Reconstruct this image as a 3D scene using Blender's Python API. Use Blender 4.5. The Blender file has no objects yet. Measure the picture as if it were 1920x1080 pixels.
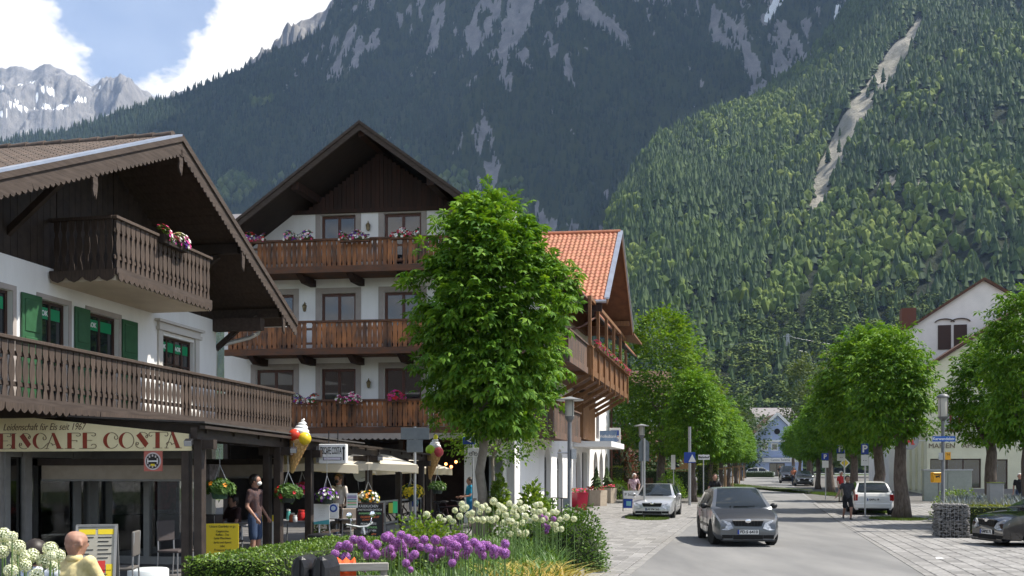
import bpy, bmesh, math, random
import numpy as np
from mathutils import Vector, Matrix
rnd = random.Random(7)
R = math.radians
sc = bpy.context.scene
COL = sc.collection

# ---------------------------------------------------------------- camera
CAM_H, FPX, HOR = 1.85, 1780.0, 888.0
cam = bpy.data.cameras.new('camera'); cam_o = bpy.data.objects.new('camera', cam); COL.objects.link(cam_o)
cam_o.location = (0, 0, CAM_H); cam_o.rotation_euler = (R(90), 0, 0)
cam.sensor_width = 36; cam.lens = 36 * FPX / 1920; cam.shift_y = (HOR - 540) / 1920
cam.clip_start = 0.1; cam.clip_end = 30000
sc.camera = cam_o

# ---------------------------------------------------------------- sky, sun, exposure
SUN_EL, SUN_AZ = R(57), R(84)            # azimuth measured from +Y (view direction) towards +X (right)
SUN = Vector((math.cos(SUN_EL) * math.sin(SUN_AZ), math.cos(SUN_EL) * math.cos(SUN_AZ), math.sin(SUN_EL)))
world = bpy.data.worlds.new('World'); sc.world = world; world.use_nodes = True
def build_world():
    nt = world.node_tree; N = nt.nodes; L = nt.links; N.clear()
    out = N.new('ShaderNodeOutputWorld')
    sky = N.new('ShaderNodeTexSky'); sky.sky_type = 'NISHITA'; sky.sun_disc = False
    sky.sun_elevation = SUN_EL; sky.sun_rotation = SUN_AZ; sky.air_density = 1.0; sky.dust_density = 1.6; sky.altitude = 900
    bg = N.new('ShaderNodeBackground'); bg.inputs[1].default_value = 0.09
    L.new(sky.outputs[0], bg.inputs[0])
    tc = N.new('ShaderNodeTexCoord')
    def noise(scale, det, w):
        mp = N.new('ShaderNodeMapping'); mp.inputs['Location'].default_value = (w, w * 0.7, w * 1.3); mp.inputs['Scale'].default_value = (1, 1, 1.7)
        n = N.new('ShaderNodeTexNoise'); n.inputs['Scale'].default_value = scale; n.inputs['Detail'].default_value = det; n.inputs['Roughness'].default_value = .58
        L.new(tc.outputs['Generated'], mp.inputs[0]); L.new(mp.outputs[0], n.inputs['Vector']); return n.outputs['Fac']
    def math_(op, a, b=None, c=None):
        m = N.new('ShaderNodeMath'); m.operation = op
        for i, x in enumerate((a, b, c)):
            if x is None: continue
            if isinstance(x, (int, float)): m.inputs[i].default_value = x
            else: L.new(x, m.inputs[i])
        return m.outputs[0]
    def ramp(x, a, b):
        m = N.new('ShaderNodeMapRange'); m.interpolation_type = 'SMOOTHSTEP'; L.new(x, m.inputs[0]); m.inputs[1].default_value = a; m.inputs[2].default_value = b; return m.outputs[0]
    f = math_('ADD', math_('ADD', math_('MULTIPLY', noise(3.1, 3, 4.2), .45), math_('MULTIPLY', noise(13, 8, 1.7), .35)), math_('MULTIPLY', noise(42, 8, 2.9), .20))
    # cumulus banks over the far ridge, as directions in the world
    for (u, v, rad, amp) in ((520, 30, 230, .20), (380, 130, 130, .14), (20, 20, 190, .20), (60, 120, 90, .05), (235, 40, 150, -.175), (300, -20, 130, -.11)):
        d = Vector(((u - 960) / FPX, 1, (HOR - v) / FPX)).normalized()
        dp = N.new('ShaderNodeVectorMath'); dp.operation = 'DOT_PRODUCT'; L.new(tc.outputs['Generated'], dp.inputs[0]); dp.inputs[1].default_value = d
        c0 = math.cos(rad * 1.25 / FPX)
        b = ramp(dp.outputs['Value'], c0, 1.0)
        f = math_('ADD', f, math_('MULTIPLY', b, amp))
    mask = math_('MAXIMUM', ramp(f, .485, .585), .18)
    shade = ramp(math_('ADD', math_('MULTIPLY', noise(4.2, 4, 9.1), .75), math_('MULTIPLY', f, .35)), .42, .72)
    mixc = N.new('ShaderNodeMix'); mixc.data_type = 'RGBA'; L.new(shade, mixc.inputs[0])
    mixc.inputs[6].default_value = (.60, .59, .60, 1); mixc.inputs[7].default_value = (1.0, .97, .92, 1)
    cl = N.new('ShaderNodeBackground'); L.new(mixc.outputs[2], cl.inputs[0]); cl.inputs[1].default_value = .74
    ms = N.new('ShaderNodeMixShader'); L.new(mask, ms.inputs[0]); L.new(bg.outputs[0], ms.inputs[1]); L.new(cl.outputs[0], ms.inputs[2])
    L.new(ms.outputs[0], out.inputs['Surface'])
build_world()
sun = bpy.data.lights.new('sun', 'SUN'); sun.energy = 3.9; sun.angle = R(0.55); sun.color = (1, .94, .84)
sun_o = bpy.data.objects.new('sun', sun); COL.objects.link(sun_o); sun_o.rotation_euler = SUN.to_track_quat('Z', 'Y').to_euler(); sun_o.location = (60, 20, 90)
vs = sc.view_settings; vs.view_transform = 'Standard'; vs.look = 'None'; vs.gamma = 1; vs.use_curve_mapping = False
vs.exposure = 1.2
cy = sc.cycles; cy.use_denoising = True; cy.denoiser = 'OPENIMAGEDENOISE'; cy.max_bounces = 8; cy.diffuse_bounces = 3; cy.glossy_bounces = 3; cy.transmission_bounces = 4
cy.transparent_max_bounces = 8; cy.volume_bounces = 1; cy.use_adaptive_sampling = True; cy.adaptive_threshold = .015; cy.sample_clamp_indirect = 6; cy.caustics_reflective = False; cy.caustics_refractive = False
cy.volume_step_rate = 1.0

# ---------------------------------------------------------------- helpers
def gz(Y):                                # the street climbs gently away from the camera
    return 0.0 if Y < 38 else (0.0125 * (min(Y, 160) - 38))
def W(u, v, Y): return Vector(((u - 960) * Y / FPX, Y, CAM_H - (v - HOR) * Y / FPX))
def uX(u, Y): return (u - 960) * Y / FPX
def Zv(v, Y): return CAM_H - (v - HOR) * Y / FPX

class MB:
    def __init__(s): s.v = []; s.f = []; s.m = []
    def add(s, vs, fs, m=0):
        o = len(s.v); s.v += [tuple(p) for p in vs]; s.f += [tuple(i + o for i in f) for f in fs]; s.m += [m] * len(fs); return s
    def box(s, x0, x1, y0, y1, z0, z1, m=0):
        return s.add([(x0, y0, z0), (x1, y0, z0), (x1, y1, z0), (x0, y1, z0), (x0, y0, z1), (x1, y0, z1), (x1, y1, z1), (x0, y1, z1)],
                     [(0, 3, 2, 1), (4, 5, 6, 7), (0, 1, 5, 4), (1, 2, 6, 5), (2, 3, 7, 6), (3, 0, 4, 7)], m)
    def bar(s, p, q, w, h, m=0, up=(0, 0, 1)):
        p = Vector(p); q = Vector(q); d = (q - p).normalized(); up = Vector(up)
        if abs(d.dot(up)) > .99: up = Vector((0, 1, 0))
        a = d.cross(up).normalized() * w / 2; b = a.cross(d).normalized() * h / 2
        return s.add([p - a - b, p + a - b, p + a + b, p - a + b, q - a - b, q + a - b, q + a + b, q - a + b],
                     [(0, 3, 2, 1), (4, 5, 6, 7), (0, 1, 5, 4), (1, 2, 6, 5), (2, 3, 7, 6), (3, 0, 4, 7)], m)
    def prism(s, pts, o, ex, ey, ez, m=0):
        o = Vector(o); ex = Vector(ex); ey = Vector(ey); ez = Vector(ez); n = len(pts)
        a = [o + ex * p[0] + ey * p[1] for p in pts]; b = [p + ez for p in a]
        return s.add(a + b, [tuple(range(n))[::-1], tuple(range(n, 2 * n))] + [(i, (i + 1) % n, n + (i + 1) % n, n + i) for i in range(n)], m)
    def tube(s, pts, r, n=8, m=0, caps=True):
        pts = [Vector(p) for p in pts]; k = len(pts); rr = r if isinstance(r, (list, tuple)) else [r] * k
        vs = []; ref = None
        for i, p in enumerate(pts):
            d = (pts[min(i + 1, k - 1)] - pts[max(i - 1, 0)]).normalized()
            if ref is None: ref = Vector((0, 0, 1)) if abs(d.z) < .9 else Vector((1, 0, 0))
            a = d.cross(ref).normalized(); b = d.cross(a).normalized(); ref = -b.cross(d).cross(d) if False else ref
            for j in range(n):
                t = 2 * math.pi * j / n; vs.append(p + (a * math.cos(t) + b * math.sin(t)) * rr[i])
        fs = [(i * n + j, i * n + (j + 1) % n, (i + 1) * n + (j + 1) % n, (i + 1) * n + j) for i in range(k - 1) for j in range(n)]
        if caps: fs += [tuple(range(n))[::-1], tuple(range((k - 1) * n, k * n))]
        return s.add(vs, fs, m)
    def lathe(s, prof, n=16, c=(0, 0, 0), m=0, rot=None):
        vs = []; c = Vector(c)
        for r, z in prof:
            for j in range(n):
                t = 2 * math.pi * j / n; p = Vector((r * math.cos(t), r * math.sin(t), z)); vs.append(c + (rot @ p if rot else p))
        k = len(prof); fs = [(i * n + j, i * n + (j + 1) % n, (i + 1) * n + (j + 1) % n, (i + 1) * n + j) for i in range(k - 1) for j in range(n)]
        fs += [tuple(range(n))[::-1], tuple(range((k - 1) * n, k * n))]
        return s.add(vs, fs, m)
    def ell(s, c, r, n=12, k=8, m=0, jit=0, rot=None):
        if isinstance(r, (int, float)): r = (r, r, r)
        c = Vector(c); vs = []; 
        for i in range(k + 1):
            ph = math.pi * i / k
            for j in range(n):
                t = 2 * math.pi * j / n; q = 1 + (rnd.uniform(-jit, jit) if jit else 0)
                p = Vector((r[0] * math.sin(ph) * math.cos(t) * q, r[1] * math.sin(ph) * math.sin(t) * q, r[2] * math.cos(ph) * q))
                vs.append(c + (rot @ p if rot else p))
        fs = [(i * n + j, (i + 1) * n + j, (i + 1) * n + (j + 1) % n, i * n + (j + 1) % n) for i in range(k) for j in range(n)]
        return s.add(vs, fs, m)
    def quad(s, a, b, c, d, m=0): return s.add([a, b, c, d], [(0, 1, 2, 3)], m)
    def build(s, name, mat, parent=None, smooth=False, xf=None, loc=None, bevel=0):
        me = bpy.data.meshes.new(name); vs = [tuple(xf(Vector(p))) for p in s.v] if xf else s.v
        me.from_pydata(vs, [], s.f); mats = mat if isinstance(mat, (list, tuple)) else [mat]
        for x in mats: me.materials.append(x)
        if len(mats) > 1: me.polygons.foreach_set('material_index', s.m)
        if smooth: me.polygons.foreach_set('use_smooth', [True] * len(s.f))
        me.update()
        o = bpy.data.objects.new(name, me); COL.objects.link(o); o.parent = parent
        if loc is not None: o.location = loc
        if smooth and smooth != 'all':
            try: me.set_sharp_from_angle(angle=R(50))
            except Exception: pass
        if bevel:
            bv = o.modifiers.new('bevel', 'BEVEL'); bv.width = bevel; bv.segments = 1; bv.limit_method = 'ANGLE'
        return o

def np_mesh(name, V, F, mat, parent=None, smooth=False, midx=None, attr=None):
    """V (n,3) float, F (m,k) int with k = 3 or 4"""
    V = np.asarray(V, np.float32); F = np.asarray(F, np.int32); k = F.shape[1]
    me = bpy.data.meshes.new(name); me.vertices.add(len(V)); me.vertices.foreach_set('co', V.ravel())
    me.loops.add(F.size); me.loops.foreach_set('vertex_index', F.ravel()); me.polygons.add(len(F))
    me.polygons.foreach_set('loop_start', np.arange(0, F.size, k, dtype=np.int32))
    me.polygons.foreach_set('use_smooth', np.full(len(F), bool(smooth)))
    for x in (mat if isinstance(mat, (list, tuple)) else [mat]): me.materials.append(x)
    if midx is not None: me.polygons.foreach_set('material_index', np.asarray(midx, np.int32))
    if attr:
        for an, av in attr.items():
            a = me.attributes.new(an, 'FLOAT', 'POINT'); a.data.foreach_set('value', np.asarray(av, np.float32))
    me.update(calc_edges=True)
    o = bpy.data.objects.new(name, me); COL.objects.link(o); o.parent = parent
    return o

def tag(o, label=None, cat=None, group=None, kind=None):
    if label: o['label'] = label
    if cat: o['category'] = cat
    if group: o['group'] = group
    if kind: o['kind'] = kind
    return o
def empty(name, loc=(0, 0, 0), rz=0, parent=None):
    o = bpy.data.objects.new(name, None); COL.objects.link(o); o.location = loc; o.rotation_euler = (0, 0, rz); o.parent = parent; o.empty_display_size = .2
    return o
def inst(src, parent=None, loc=None, rot=None, scale=None, name=None):
    o = src.copy(); COL.objects.link(o); o.parent = parent
    if name: o.name = name
    if loc is not None: o.location = loc
    if rot is not None: o.rotation_euler = rot
    if scale is not None: o.scale = scale
    return o
def copy_tree(o, parent=None):
    c = o.copy(); COL.objects.link(c); c.parent = parent
    for ch in o.children: copy_tree(ch, c)
    return c
def mesh_obj(name, me, parent=None, loc=(0, 0, 0), rot=None, scale=None):
    o = bpy.data.objects.new(name, me); COL.objects.link(o); o.parent = parent; o.location = loc
    if rot is not None: o.rotation_euler = rot
    if scale is not None: o.scale = scale
    return o

def text(name, s, size, mat, parent, loc, rot, align='CENTER', shear=0, offset=0, sx=1, depth=.003, spacing=1):
    cu = bpy.data.curves.new(name, 'FONT'); cu.body = s; cu.size = size; cu.align_x = align; cu.align_y = 'CENTER'; cu.shear = shear; cu.offset = offset; cu.extrude = depth
    cu.space_character = spacing; cu.resolution_u = 3
    t = bpy.data.objects.new(name, cu); COL.objects.link(t)
    dg = bpy.context.evaluated_depsgraph_get(); me = bpy.data.meshes.new_from_object(t.evaluated_get(dg))
    COL.objects.unlink(t); bpy.data.objects.remove(t); bpy.data.curves.remove(cu)
    me.name = name; me.materials.clear(); me.materials.append(mat)
    o = mesh_obj(name, me, parent, loc, rot, (sx, 1, 1))
    return o

# ---------------------------------------------------------------- materials
MATS = {}
def M(name, c, c2=None, rough=.7, scale=6, stretch=(1, 1, 1), detail=5, bump=0, bscale=None, rv=0, isl=0, metal=0, coat=0, trans=0, emit=0, spec=.4, lo=.38, hi=.62, coords='Object', tex='noise'):
    if name in MATS: return MATS[name]
    m = bpy.data.materials.new(name); m.use_nodes = True; nt = m.node_tree; N = nt.nodes; L = nt.links
    b = N['Principled BSDF']; out = N['Material Output']
    if len(c) == 3: c = (*c, 1)
    b.inputs['Base Color'].default_value = c; b.inputs['Roughness'].default_value = rough; b.inputs['Metallic'].default_value = metal
    b.inputs['Coat Weight'].default_value = coat; b.inputs['Coat Roughness'].default_value = .05; b.inputs['Specular IOR Level'].default_value = spec
    col = None
    if c2 is not None or bump:
        tc = N.new('ShaderNodeTexCoord'); mp = N.new('ShaderNodeMapping'); mp.inputs['Scale'].default_value = stretch
        L.new(N.new('ShaderNodeNewGeometry').outputs['Position'] if coords == 'Position' else tc.outputs[coords], mp.inputs[0])
        n = N.new('ShaderNodeTexNoise'); n.inputs['Scale'].default_value = scale; n.inputs['Detail'].default_value = detail; n.inputs['Roughness'].default_value = .6
        L.new(mp.outputs[0], n.inputs['Vector'])
    if c2 is not None:
        if len(c2) == 3: c2 = (*c2, 1)
        mr = N.new('ShaderNodeMapRange'); mr.inputs[1].default_value = lo; mr.inputs[2].default_value = hi; L.new(n.outputs['Fac'], mr.inputs[0])
        mx = N.new('ShaderNodeMix'); mx.data_type = 'RGBA'; L.new(mr.outputs[0], mx.inputs[0]); mx.inputs[6].default_value = c; mx.inputs[7].default_value = c2
        col = mx.outputs[2]
    if rv or isl:
        hs = N.new('ShaderNodeHueSaturation')
        if col: L.new(col, hs.inputs['Color'])
        else: hs.inputs['Color'].default_value = c
        src = N.new('ShaderNodeObjectInfo').outputs['Random'] if rv else N.new('ShaderNodeNewGeometry').outputs['Random Per Island']
        a = rv or isl
        mr2 = N.new('ShaderNodeMapRange'); L.new(src, mr2.inputs[0]); mr2.inputs[3].default_value = 1 - a; mr2.inputs[4].default_value = 1 + a
        L.new(mr2.outputs[0], hs.inputs['Value'])
        if isl:
            mr3 = N.new('ShaderNodeMath'); mr3.operation = 'MULTIPLY_ADD'; L.new(src, mr3.inputs[0]); mr3.inputs[1].default_value = -.05 * min(1, isl * 2); mr3.inputs[2].default_value = .5 + .025 * min(1, isl * 2); L.new(mr3.outputs[0], hs.inputs['Hue'])
        col = hs.outputs['Color']
    if col: L.new(col, b.inputs['Base Color'])
    if bump:
        bn = n
        if bscale:
            bn = N.new('ShaderNodeTexNoise'); bn.inputs['Scale'].default_value = bscale; bn.inputs['Detail'].default_value = 4; L.new(mp.outputs[0], bn.inputs['Vector'])
        bp = N.new('ShaderNodeBump'); bp.inputs['Strength'].default_value = bump; bp.inputs['Distance'].default_value = .02; L.new(bn.outputs['Fac'], bp.inputs['Height']); L.new(bp.outputs[0], b.inputs['Normal'])
    if emit:
        b.inputs['Emission Color'].default_value = c; b.inputs['Emission Strength'].default_value = emit
    if trans:
        t = N.new('ShaderNodeBsdfTranslucent')
        if col:
            g = N.new('ShaderNodeMix'); g.data_type = 'RGBA'; g.blend_type = 'MULTIPLY'; g.inputs[0].default_value = 1; L.new(col, g.inputs[6]); g.inputs[7].default_value = (1.25, 1.15, .45, 1); L.new(g.outputs[2], t.inputs[0])
        else: t.inputs[0].default_value = c
        ms = N.new('ShaderNodeMixShader'); ms.inputs[0].default_value = trans; L.new(b.outputs[0], ms.inputs[1]); L.new(t.outputs[0], ms.inputs[2]); L.new(ms.outputs[0], out.inputs['Surface'])
    MATS[name] = m; return m
def glass_mat(name, tint=(.02, .025, .03), rough=.03, spec=.9):
    return M(name, tint, rough=rough, spec=spec, coat=.6)
def clear_glass(name, col=(.9, .95, .95), alpha=.25):
    if name in MATS: return MATS[name]
    m = bpy.data.materials.new(name); m.use_nodes = True; nt = m.node_tree; N = nt.nodes; L = nt.links; N.remove(N['Principled BSDF'])
    t = N.new('ShaderNodeBsdfTransparent'); t.inputs[0].default_value = (*col, 1); g = N.new('ShaderNodeBsdfGlossy'); g.inputs['Roughness'].default_value = .02
    fr = N.new('ShaderNodeFresnel'); fr.inputs[0].default_value = 1.5
    mm = N.new('ShaderNodeMath'); mm.operation = 'MULTIPLY_ADD'; L.new(fr.outputs[0], mm.inputs[0]); mm.inputs[1].default_value = 1.0; mm.inputs[2].default_value = alpha * .3
    ms = N.new('ShaderNodeMixShader'); L.new(mm.outputs[0], ms.inputs[0]); L.new(t.outputs[0], ms.inputs[1]); L.new(g.outputs[0], ms.inputs[2]); L.new(ms.outputs[0], N['Material Output'].inputs['Surface'])
    MATS[name] = m; return m
# ================================================================ setting: ground, road, mountains
def hash2(ix, iy, seed):
    h = (ix.astype(np.int64) * 374761393 + iy.astype(np.int64) * 668265263 + seed * 1442695041) & 0xffffffff
    h = ((h ^ (h >> 13)) * 1274126177) & 0xffffffff
    return ((h ^ (h >> 16)) & 0xffff) / 65535.0
def vnoise(x, y, seed=0):
    ix = np.floor(x); iy = np.floor(y); fx = x - ix; fy = y - iy
    fx = fx * fx * (3 - 2 * fx); fy = fy * fy * (3 - 2 * fy)
    a = hash2(ix, iy, seed); b = hash2(ix + 1, iy, seed); c = hash2(ix, iy + 1, seed); d = hash2(ix + 1, iy + 1, seed)
    return (a * (1 - fx) + b * fx) * (1 - fy) + (c * (1 - fx) + d * fx) * fy
def fbm(x, y, seed=0, oct=5, ridge=False):
    s = 0; a = .5; t = 0
    for i in range(oct):
        n = vnoise(x, y, seed + i * 17)
        if ridge: n = 1 - np.abs(2 * n - 1)
        s = s + a * n; t += a; a *= .5; x = x * 2.03; y = y * 2.03
    return s / t
def sstep(a, b, x):
    t = np.clip((x - a) / (b - a), 0, 1); return t * t * (3 - 2 * t)

YB = [-60, 0, 38, 160, 420, 9000]
def sheet(name, edges, dz, mat, kind='structure', parent=None):
    """edges: list of (Y, Xleft, Xright); split where the street's gradient changes"""
    ys = sorted(set([e[0] for e in edges] + [y for y in YB if edges[0][0] < y < edges[-1][0]]))
    xl = np.interp(ys, [e[0] for e in edges], [e[1] for e in edges]); xr = np.interp(ys, [e[0] for e in edges], [e[2] for e in edges])
    b = MB()
    for i in range(len(ys) - 1):
        b.add([(xl[i], ys[i], gz(ys[i]) + dz), (xr[i], ys[i], gz(ys[i]) + dz), (xr[i + 1], ys[i + 1], gz(ys[i + 1]) + dz), (xl[i + 1], ys[i + 1], gz(ys[i + 1]) + dz)], [(0, 1, 2, 3)])
    o = b.build(name, mat, parent)
    if kind and not parent: tag(o, kind=kind)
    return o
m_ground = M('meadow ground', (.05, .075, .025), (.075, .10, .035), rough=.95, scale=.15, detail=8)
m_asph = M('asphalt', (.13, .13, .13), (.20, .198, .193), rough=.86, scale=.45, stretch=(1.6, .35, 1), detail=12, bump=.18, bscale=90, lo=.34, hi=.66)
m_pave = M('paving joints', (.085, .08, .075), (.13, .125, .115), rough=.9, scale=2.5, detail=8, bump=.2, bscale=60)
m_stone = M('granite paving', (.165, .16, .155), (.24, .235, .228), rough=.82, scale=7, detail=7, bump=.15, bscale=40, rv=.26)
m_stone_far = M('granite paving joined', (.165, .16, .155), (.24, .235, .228), rough=.82, scale=7, detail=7, isl=.16)
def rL(Y): return -2.25 + .255 * Y                      # road edges
def rR(Y): return 2.95 + .262 * Y
sheet('ground', [(-60, -9000, 9000), (9000, -9000, 9000)], -.004, m_ground)
sheet('pavement_left', [(-20, -40, 0), (0, -30, rL(0) + .1), (165, 5, rL(165) + .1)], .004, m_pave)
sheet('pavement_right', [(-20, rR(-20) - .1, 40), (165, rR(165) - .1, 90)], .004, m_pave)
road = sheet('road', [(-30, rL(-30), rR(-30)), (150, rL(150), rR(150)), (158, rL(150) - 14, rR(150) + 30), (165, rL(150) - 14, rR(150) + 30)], .012, m_asph)
m_white = M('road paint', (.72, .72, .70), (.5, .5, .49), rough=.7, scale=12)
# dashes across the mouth of a side street
for i, (u, v) in enumerate(((1376, 945), (1402, 944), (1440, 944), (1478, 944.5), (1515, 946))):
    Y = 3293 / (v - HOR) * .96; x = uX(u, Y)
    mb = MB(); mb.add([(x - .35, Y - .14, gz(Y - .14) + .017), (x + .35, Y - .14, gz(Y - .14) + .017), (x + .37, Y + .16, gz(Y + .16) + .017), (x - .33, Y + .16, gz(Y + .16) + .017)], [(0, 1, 2, 3)])
    mb.build('marking', m_white, road)
# gutter stones along the road edges
m_gut = M('gutter stone', (.17, .165, .16), (.24, .235, .225), rough=.85, scale=5)
for nm, fx, s in (('gutter_left', rL, -1), ('gutter_right', rR, 1)):
    mb = MB(); Y = 8.0
    while Y < 110:
        l = .5 if Y < 45 else 2.0
        a = fx(Y); b_ = fx(Y + l); z0 = gz(Y); z1 = gz(Y + l)
        mb.add([(a, Y, z0 + .02), (a + s * .17, Y, z0 + .026), (b_ + s * .17, Y + l - .015, z1 + .026), (b_, Y + l - .015, z1 + .02), (a, Y, z0), (a + s * .17, Y, z0), (b_ + s * .17, Y + l - .015, z1), (b_, Y + l - .015, z1)],
               [(0, 1, 2, 3) if s > 0 else (3, 2, 1, 0), (0, 4, 5, 1), (2, 6, 7, 3), (1, 5, 6, 2), (0, 3, 7, 4)])
        Y += l
    o = mb.build(nm, m_gut); tag(o, kind='structure')

# stone setts: nearest ones are single pieces, the rest joined
def stone_mesh(l, w, seed):
    r = random.Random(seed); mb = MB(); h = .03; e = .012
    j = lambda: r.uniform(-.006, .006)
    b = [(0, 0), (l, 0), (l, w), (0, w)]; b = [(x + j(), y + j()) for x, y in b]
    t = [(e, e), (l - e, e), (l - e, w - e), (e, w - e)]; t = [(x + j(), y + j()) for x, y in t]; dz = [r.uniform(-.003, .003) for _ in range(4)]
    mb.add([(x, y, 0) for x, y in b] + [(x, y, h * .8) for x, y in b] + [(x, y, h + d) for (x, y), d in zip(t, dz)],
           [(8, 9, 10, 11)] + [(i, (i + 1) % 4, 4 + (i + 1) % 4, 4 + i) for i in range(4)] + [(4 + i, 4 + (i + 1) % 4, 8 + (i + 1) % 4, 8 + i) for i in range(4)])
    return mb
def in_view(x, y, pad=40):
    if y < 15: return False
    u = 960 + x / y * FPX; v = HOR + (CAM_H - gz(y)) * FPX / y
    return -pad < u < 1920 + pad and v < 1080 + pad
def pave(name, parent, edge, side, wmax, inside, step=.30, y0=16.2, y1=52):
    ang = math.atan(.255); d = Vector((math.sin(ang), math.cos(ang))); n = Vector((math.cos(ang), -math.sin(ang))) * side
    ls = [.42, .5, .58, .36]; protos = [stone_mesh(l - .012, step - .012, 11 + i + (0 if side > 0 else 50)) for i, l in enumerate(ls)]
    base = Vector((edge(y0) + side * .18 * 1.03, y0)); cells = []; row = 0; w = 0
    while w < wmax:
        t = -6 + rnd.uniform(0, .5)
        while t < (y1 - y0) * 1.05 + 6:
            k = rnd.randrange(4); p = base + d * t + n * w
            c = p + d * ls[k] / 2 + n * step / 2
            if in_view(c.x, c.y) and c.y < y1 and inside(c.x, c.y): cells.append((c.y, p, k))
            t += ls[k]
        w += step
    cells.sort(key=lambda c: c[0])
    rot = math.atan2(d.y, d.x)
    def place(v, p):
        q = p + d * v[0] + n * v[1]; return (q.x, q.y, gz(q.y) + .006 + v[2])
    mes = []
    for pr in protos:
        mb = MB(); mb.v = [((d * v[0] + n * v[1]).x, (d * v[0] + n * v[1]).y, v[2]) for v in pr.v]
        mb.f = [tuple(reversed(f)) for f in pr.f] if side < 0 else pr.f
        if side > 0: mb.f = [tuple(reversed(f)) for f in pr.f]
        if side < 0: mb.f = pr.f
        mb.m = pr.m; o = mb.build('paving_stone', m_stone); mes.append(o.data); bpy.data.objects.remove(o)
    far = MB()
    for i, (y, p, k) in enumerate(cells):
        if i < 290: mesh_obj('paving_stone', mes[k], parent, (p.x, p.y, gz(y) + .006))
        else:
            far.add([place(v, p) for v in protos[k].v], [tuple(reversed(f)) for f in protos[k].f] if side > 0 else protos[k].f)
    o = far.build('paving_stones', m_stone_far, parent); tag(o, kind='stuff')
    return len(cells)
pl = bpy.data.objects['pavement_left']; pr_ = bpy.data.objects['pavement_right']
n1 = pave('left', pl, rL, -1, 9.5, lambda x, y: not ((x + .75 - .2 * (y - 15.5)) ** 2 / 1.8 ** 2 + (y - 15.5) ** 2 / 5.3 ** 2 < 1) and x > -1.5 and not (y > 33.5 and x < 1.2 + .24 * (y - 36)))
n2 = pave('right', pr_, rR, 1, 14, lambda x, y: True, step=.34)

# ---------------------------------------------------------------- mountains
def crest(pts):
    pu = [p[0] for p in pts]; pv = [p[1] for p in pts]; py = [p[2] for p in pts]
    return lambda u: (np.interp(u, pu, pv), np.interp(u, pu, py))
def mountain(u0, u1, nu, cr, Yfoot, nY, amp, nscale, seed, zfoot, prof, back=.25, gul=.0):
    us = np.linspace(u0, u1, nu); ts = np.concatenate([np.linspace(0, 1, nY), np.linspace(1, 1 + back, max(4, nY // 8))[1:]])
    U, T = np.meshgrid(us, ts, indexing='ij'); v, Yc = cr(U); zc = CAM_H + (HOR - v) * Yc / FPX
    yf = Yfoot(U) if callable(Yfoot) else Yfoot
    Y = yf + (Yc - yf) * T; X = (U - 960) / FPX * Y
    p = np.where(T <= 1, prof(np.clip(T, 0, 1)), 1 - (T - 1) * 2.2)
    Z = zfoot + (zc - zfoot) * p
    nz = fbm(X / nscale, Y / nscale, seed, 6) - .5; rg = fbm(X / (nscale * .6) + 3.1, Z / (nscale * 2.5) + Y / (nscale * 3), seed + 5, 5, ridge=True) - .5
    fade = np.clip(T * 4, 0, 1)
    env = fade * (1 - .75 * sstep(.8, 1.0, T) * (T <= 1.02))
    Z = Z + env * amp * (nz * 1.1 + gul * rg)
    V = np.stack([X, Y, Z], -1).reshape(-1, 3); n, k = U.shape
    i = np.arange(n - 1)[:, None] * k + np.arange(k - 1)[None, :]
    F = np.stack([i, i + k, i + k + 1, i + 1], -1).reshape(-1, 4)
    return U, T, X, Y, Z, V, F
def proj(X, Y, Z): return 960 + X / Y * FPX, HOR - (Z - CAM_H) / Y * FPX
def polydist(u, v, pts, widths):
    best = np.full(u.shape, 9.0)
    for (a, wa), (b, wb) in zip(zip(pts[:-1], widths[:-1]), zip(pts[1:], widths[1:])):
        dx, dy = b[0] - a[0], b[1] - a[1]; t = np.clip(((u - a[0]) * dx + (v - a[1]) * dy) / (dx * dx + dy * dy), 0, 1)
        d = np.hypot(u - a[0] - t * dx, v - a[1] - t * dy) / (wa + (wb - wa) * t); best = np.minimum(best, d)
    return best
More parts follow.
